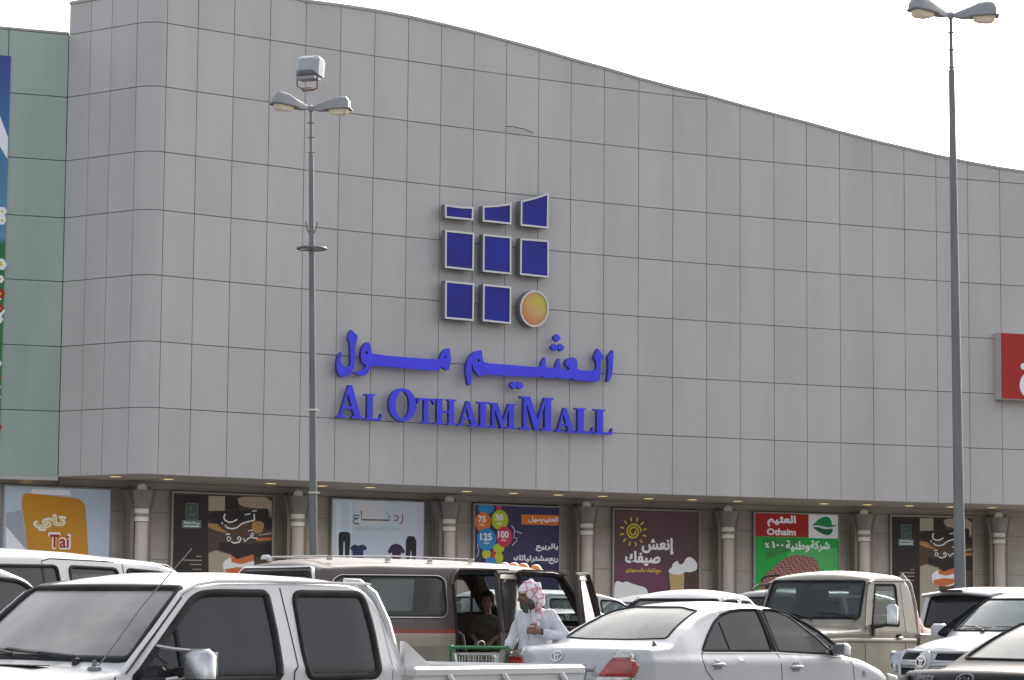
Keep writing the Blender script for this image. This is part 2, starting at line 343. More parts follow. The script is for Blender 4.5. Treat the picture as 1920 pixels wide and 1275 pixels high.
FACADE = [(-9.382,70.851),(-8.618,71.46),(-7.707,72.171),(-6.783,72.874),(-5.846,73.568),(-4.915,74.242),(-3.981,74.9),(-3.048,75.542),(-2.114,76.168),(-1.171,76.785),(-0.221,77.391),(0.737,77.987),(1.713,78.578),(2.727,79.176),(3.796,79.789),(4.868,80.387),(5.944,80.969),(7.017,81.532),(8.117,82.092),(9.191,82.622),(10.295,83.149),(11.391,83.656),(12.474,84.141),(13.567,84.614),(14.66,85.071),(15.776,85.521),(16.89,85.954),(18.01,86.374),(19.13,86.794),(20.25,87.214)]
ROWS = [5.0,6.772,8.541,10.324,12.088,13.671,15.445,17.195]
TOP = [(-9.531,18.129),(-7.477,18.41),(-5.917,18.515),(-4.915,18.554),(-4.039,18.565),(-3.073,18.537),(-2.135,18.467),(-1.244,18.383),(-0.26,18.258),(0.643,18.146),(1.656,17.978),(2.684,17.837),(3.726,17.657),(4.782,17.504),(5.903,17.367),(7.005,17.188),(8.101,17.017),(9.193,16.856),(10.26,16.67),(11.355,16.496),(12.442,16.351),(13.521,16.199),(14.626,16.062),(15.74,15.955),(16.637,15.88)]
SIGN_FRAME = ((-4.915,74.242),(0.84,0.542))
ARABIC = [([(0.344,9.279),(0.399,9.208),(0.561,9.096),(0.5,8.904),(0.469,8.846),(0.475,8.49),(0.457,8.264),(0.406,8.103),(0.322,8.004),(0.195,7.932),(0.047,7.915),(-0.05,7.993),(-0.106,8.12),(-0.119,8.288),(-0.09,8.457),(-0.039,8.572),(0.056,8.638),(0.026,8.539),(0.007,8.407),(0.03,8.296),(0.095,8.216),(0.212,8.204),(0.307,8.256),(0.327,8.332),(0.308,8.874),(0.242,8.982),(0.261,9.152)],[]),([(0.886,8.956),(0.79,8.913),(0.716,8.824),(0.664,8.708),(0.651,8.557),(0.668,8.427),(0.724,8.336),(0.832,8.295),(0.8,8.228),(0.705,8.157),(0.577,8.103),(0.417,8.075),(0.514,8.024),(0.643,7.979),(0.793,7.993),(0.878,8.063),(0.941,8.179),(0.972,8.275),(1.047,8.289),(3.24,8.261),(3.282,8.407),(3.462,8.293),(3.551,8.307),(3.605,8.483),(3.626,8.618),(3.59,8.788),(3.555,8.949),(3.41,8.902),(3.322,8.811),(3.268,8.693),(3.247,8.581),(1.01,8.606),(0.986,8.746),(0.941,8.894)],[[(0.836,8.709),(0.873,8.664),(0.87,8.611),(0.827,8.597),(0.796,8.641)],[(3.423,8.74),(3.462,8.685),(3.436,8.626),(3.397,8.662)]]),([(9.283,9.257),(9.3,9.116),(9.27,8.728),(9.24,8.444),(9.163,8.311),(9.085,8.255),(9.054,8.305),(9.099,8.513),(9.113,8.925),(9.081,9.0),(9.159,9.108)],[]),([(8.737,9.258),(8.941,9.018),(8.864,8.898),(8.833,8.806),(8.835,8.498),(8.789,8.265),(8.634,8.244),(7.848,8.253),(7.802,8.326),(7.756,8.273),(7.313,8.282),(7.252,8.322),(7.207,8.269),(6.782,8.271),(6.737,8.331),(6.692,8.278),(5.777,8.253),(4.742,8.251),(4.654,8.172),(4.522,8.222),(4.389,8.376),(4.328,8.547),(4.315,8.471),(4.319,8.049),(4.248,7.884),(4.174,7.967),(4.143,8.164),(4.12,8.386),(4.153,8.562),(4.239,8.741),(4.383,8.886),(4.587,8.943),(4.67,8.923),(4.678,8.741),(4.738,8.578),(5.715,8.576),(6.689,8.556),(6.733,8.736),(6.838,8.889),(6.878,8.795),(6.88,8.567),(7.22,8.561),(7.249,8.74),(7.354,8.886),(7.377,8.748),(7.403,8.546),(7.708,8.543),(7.708,8.614),(7.585,8.658),(7.569,8.784),(7.645,8.878),(7.828,8.934),(7.967,8.884),(8.014,8.759),(7.984,8.553),(8.663,8.566),(8.693,8.798),(8.631,8.897),(8.584,8.971),(8.66,9.13)],[[(4.546,8.694),(4.597,8.642),(4.547,8.589),(4.491,8.631)]]),([(7.258,9.6),(7.426,9.463),(7.275,9.339),(7.122,9.457)],[]),([(7.178,9.308),(7.322,9.189),(7.201,9.055),(7.033,9.172)],[]),([(7.397,9.321),(7.551,9.191),(7.414,9.055),(7.273,9.179)],[]),([(5.763,8.127),(5.914,8.01),(5.796,7.853),(5.616,7.981)],[]),([(5.972,8.126),(6.138,8.009),(5.99,7.858),(5.857,7.982)],[])]
LETTERS = [('A',-0.085,0.735,6.782,7.707),('L',0.795,1.376,6.761,7.488),('O',1.579,2.48,6.759,7.71),('T',2.498,3.127,6.744,7.46),('H',3.099,3.812,6.74,7.472),('A',3.866,4.551,6.729,7.449),('I',4.524,4.914,6.72,7.453),('M',4.941,5.848,6.72,7.446),('M',5.996,7.162,6.71,7.685),('A',7.233,7.905,6.694,7.421),('L',7.924,8.603,6.697,7.438),('L',8.611,9.292,6.698,7.435)]
SQUARES = [[(3.355,13.081),(3.852,13.064),(4.332,13.087),(4.317,12.69),(3.36,12.688)],[(4.64,13.148),(5.165,13.222),(5.633,13.321),(5.632,12.688),(4.645,12.692)],[(5.955,13.417),(6.461,13.573),(6.938,13.752),(6.926,12.675),(5.954,12.682)],[(3.372,12.339),(4.36,12.337),(4.353,11.228),(3.378,11.241)],[(4.661,12.33),(5.635,12.332),(5.645,11.217),(4.661,11.228)],[(5.95,12.315),(6.949,12.331),(6.958,11.217),(5.948,11.234)],[(3.39,10.877),(4.376,10.868),(4.369,9.769),(3.396,9.777)],[(4.676,10.874),(5.649,10.863),(5.648,9.762),(4.676,9.79)]]
SUN_DISC = [(6.965,10.308),(6.954,10.414),(6.925,10.514),(6.877,10.604),(6.813,10.682),(6.735,10.744),(6.647,10.788),(6.551,10.812),(6.453,10.816),(6.354,10.798),(6.259,10.76),(6.172,10.704),(6.097,10.631),(6.035,10.545),(5.989,10.448),(5.961,10.345),(5.953,10.239),(5.963,10.134),(5.993,10.035),(6.04,9.945),(6.104,9.867),(6.18,9.805),(6.268,9.761),(6.363,9.736),(6.462,9.732),(6.56,9.749),(6.655,9.786),(6.743,9.842),(6.819,9.914),(6.882,10.001),(6.928,10.098),(6.956,10.202)]
WALL = [(-16.8,70.2),(-13.7,72.6),(-11.1,74.6),(-8.2,76.9),(-4,80.1),(0.2,83.2),(4.7,86.0),(9.4,88.2),(14.1,89.9),(19.5,91.6),(24,93)]
POSTERS = [((-13.687,72.458),(0.793,0.61),-0.061,3.183,4.731),((-9.51,75.708),(0.789,0.614),-0.071,3.262,4.726),((-5.217,79.022),(0.8,0.6),-0.078,3.234,4.721),((-1.042,82.134),(0.827,0.562),-0.079,3.094,4.707),((3.348,85.018),(0.878,0.479),-0.072,3.126,4.717),((8.047,87.434),(0.924,0.382),-0.063,3.061,4.727),((12.781,89.295),(0.948,0.319),-0.06,2.976,4.731)]
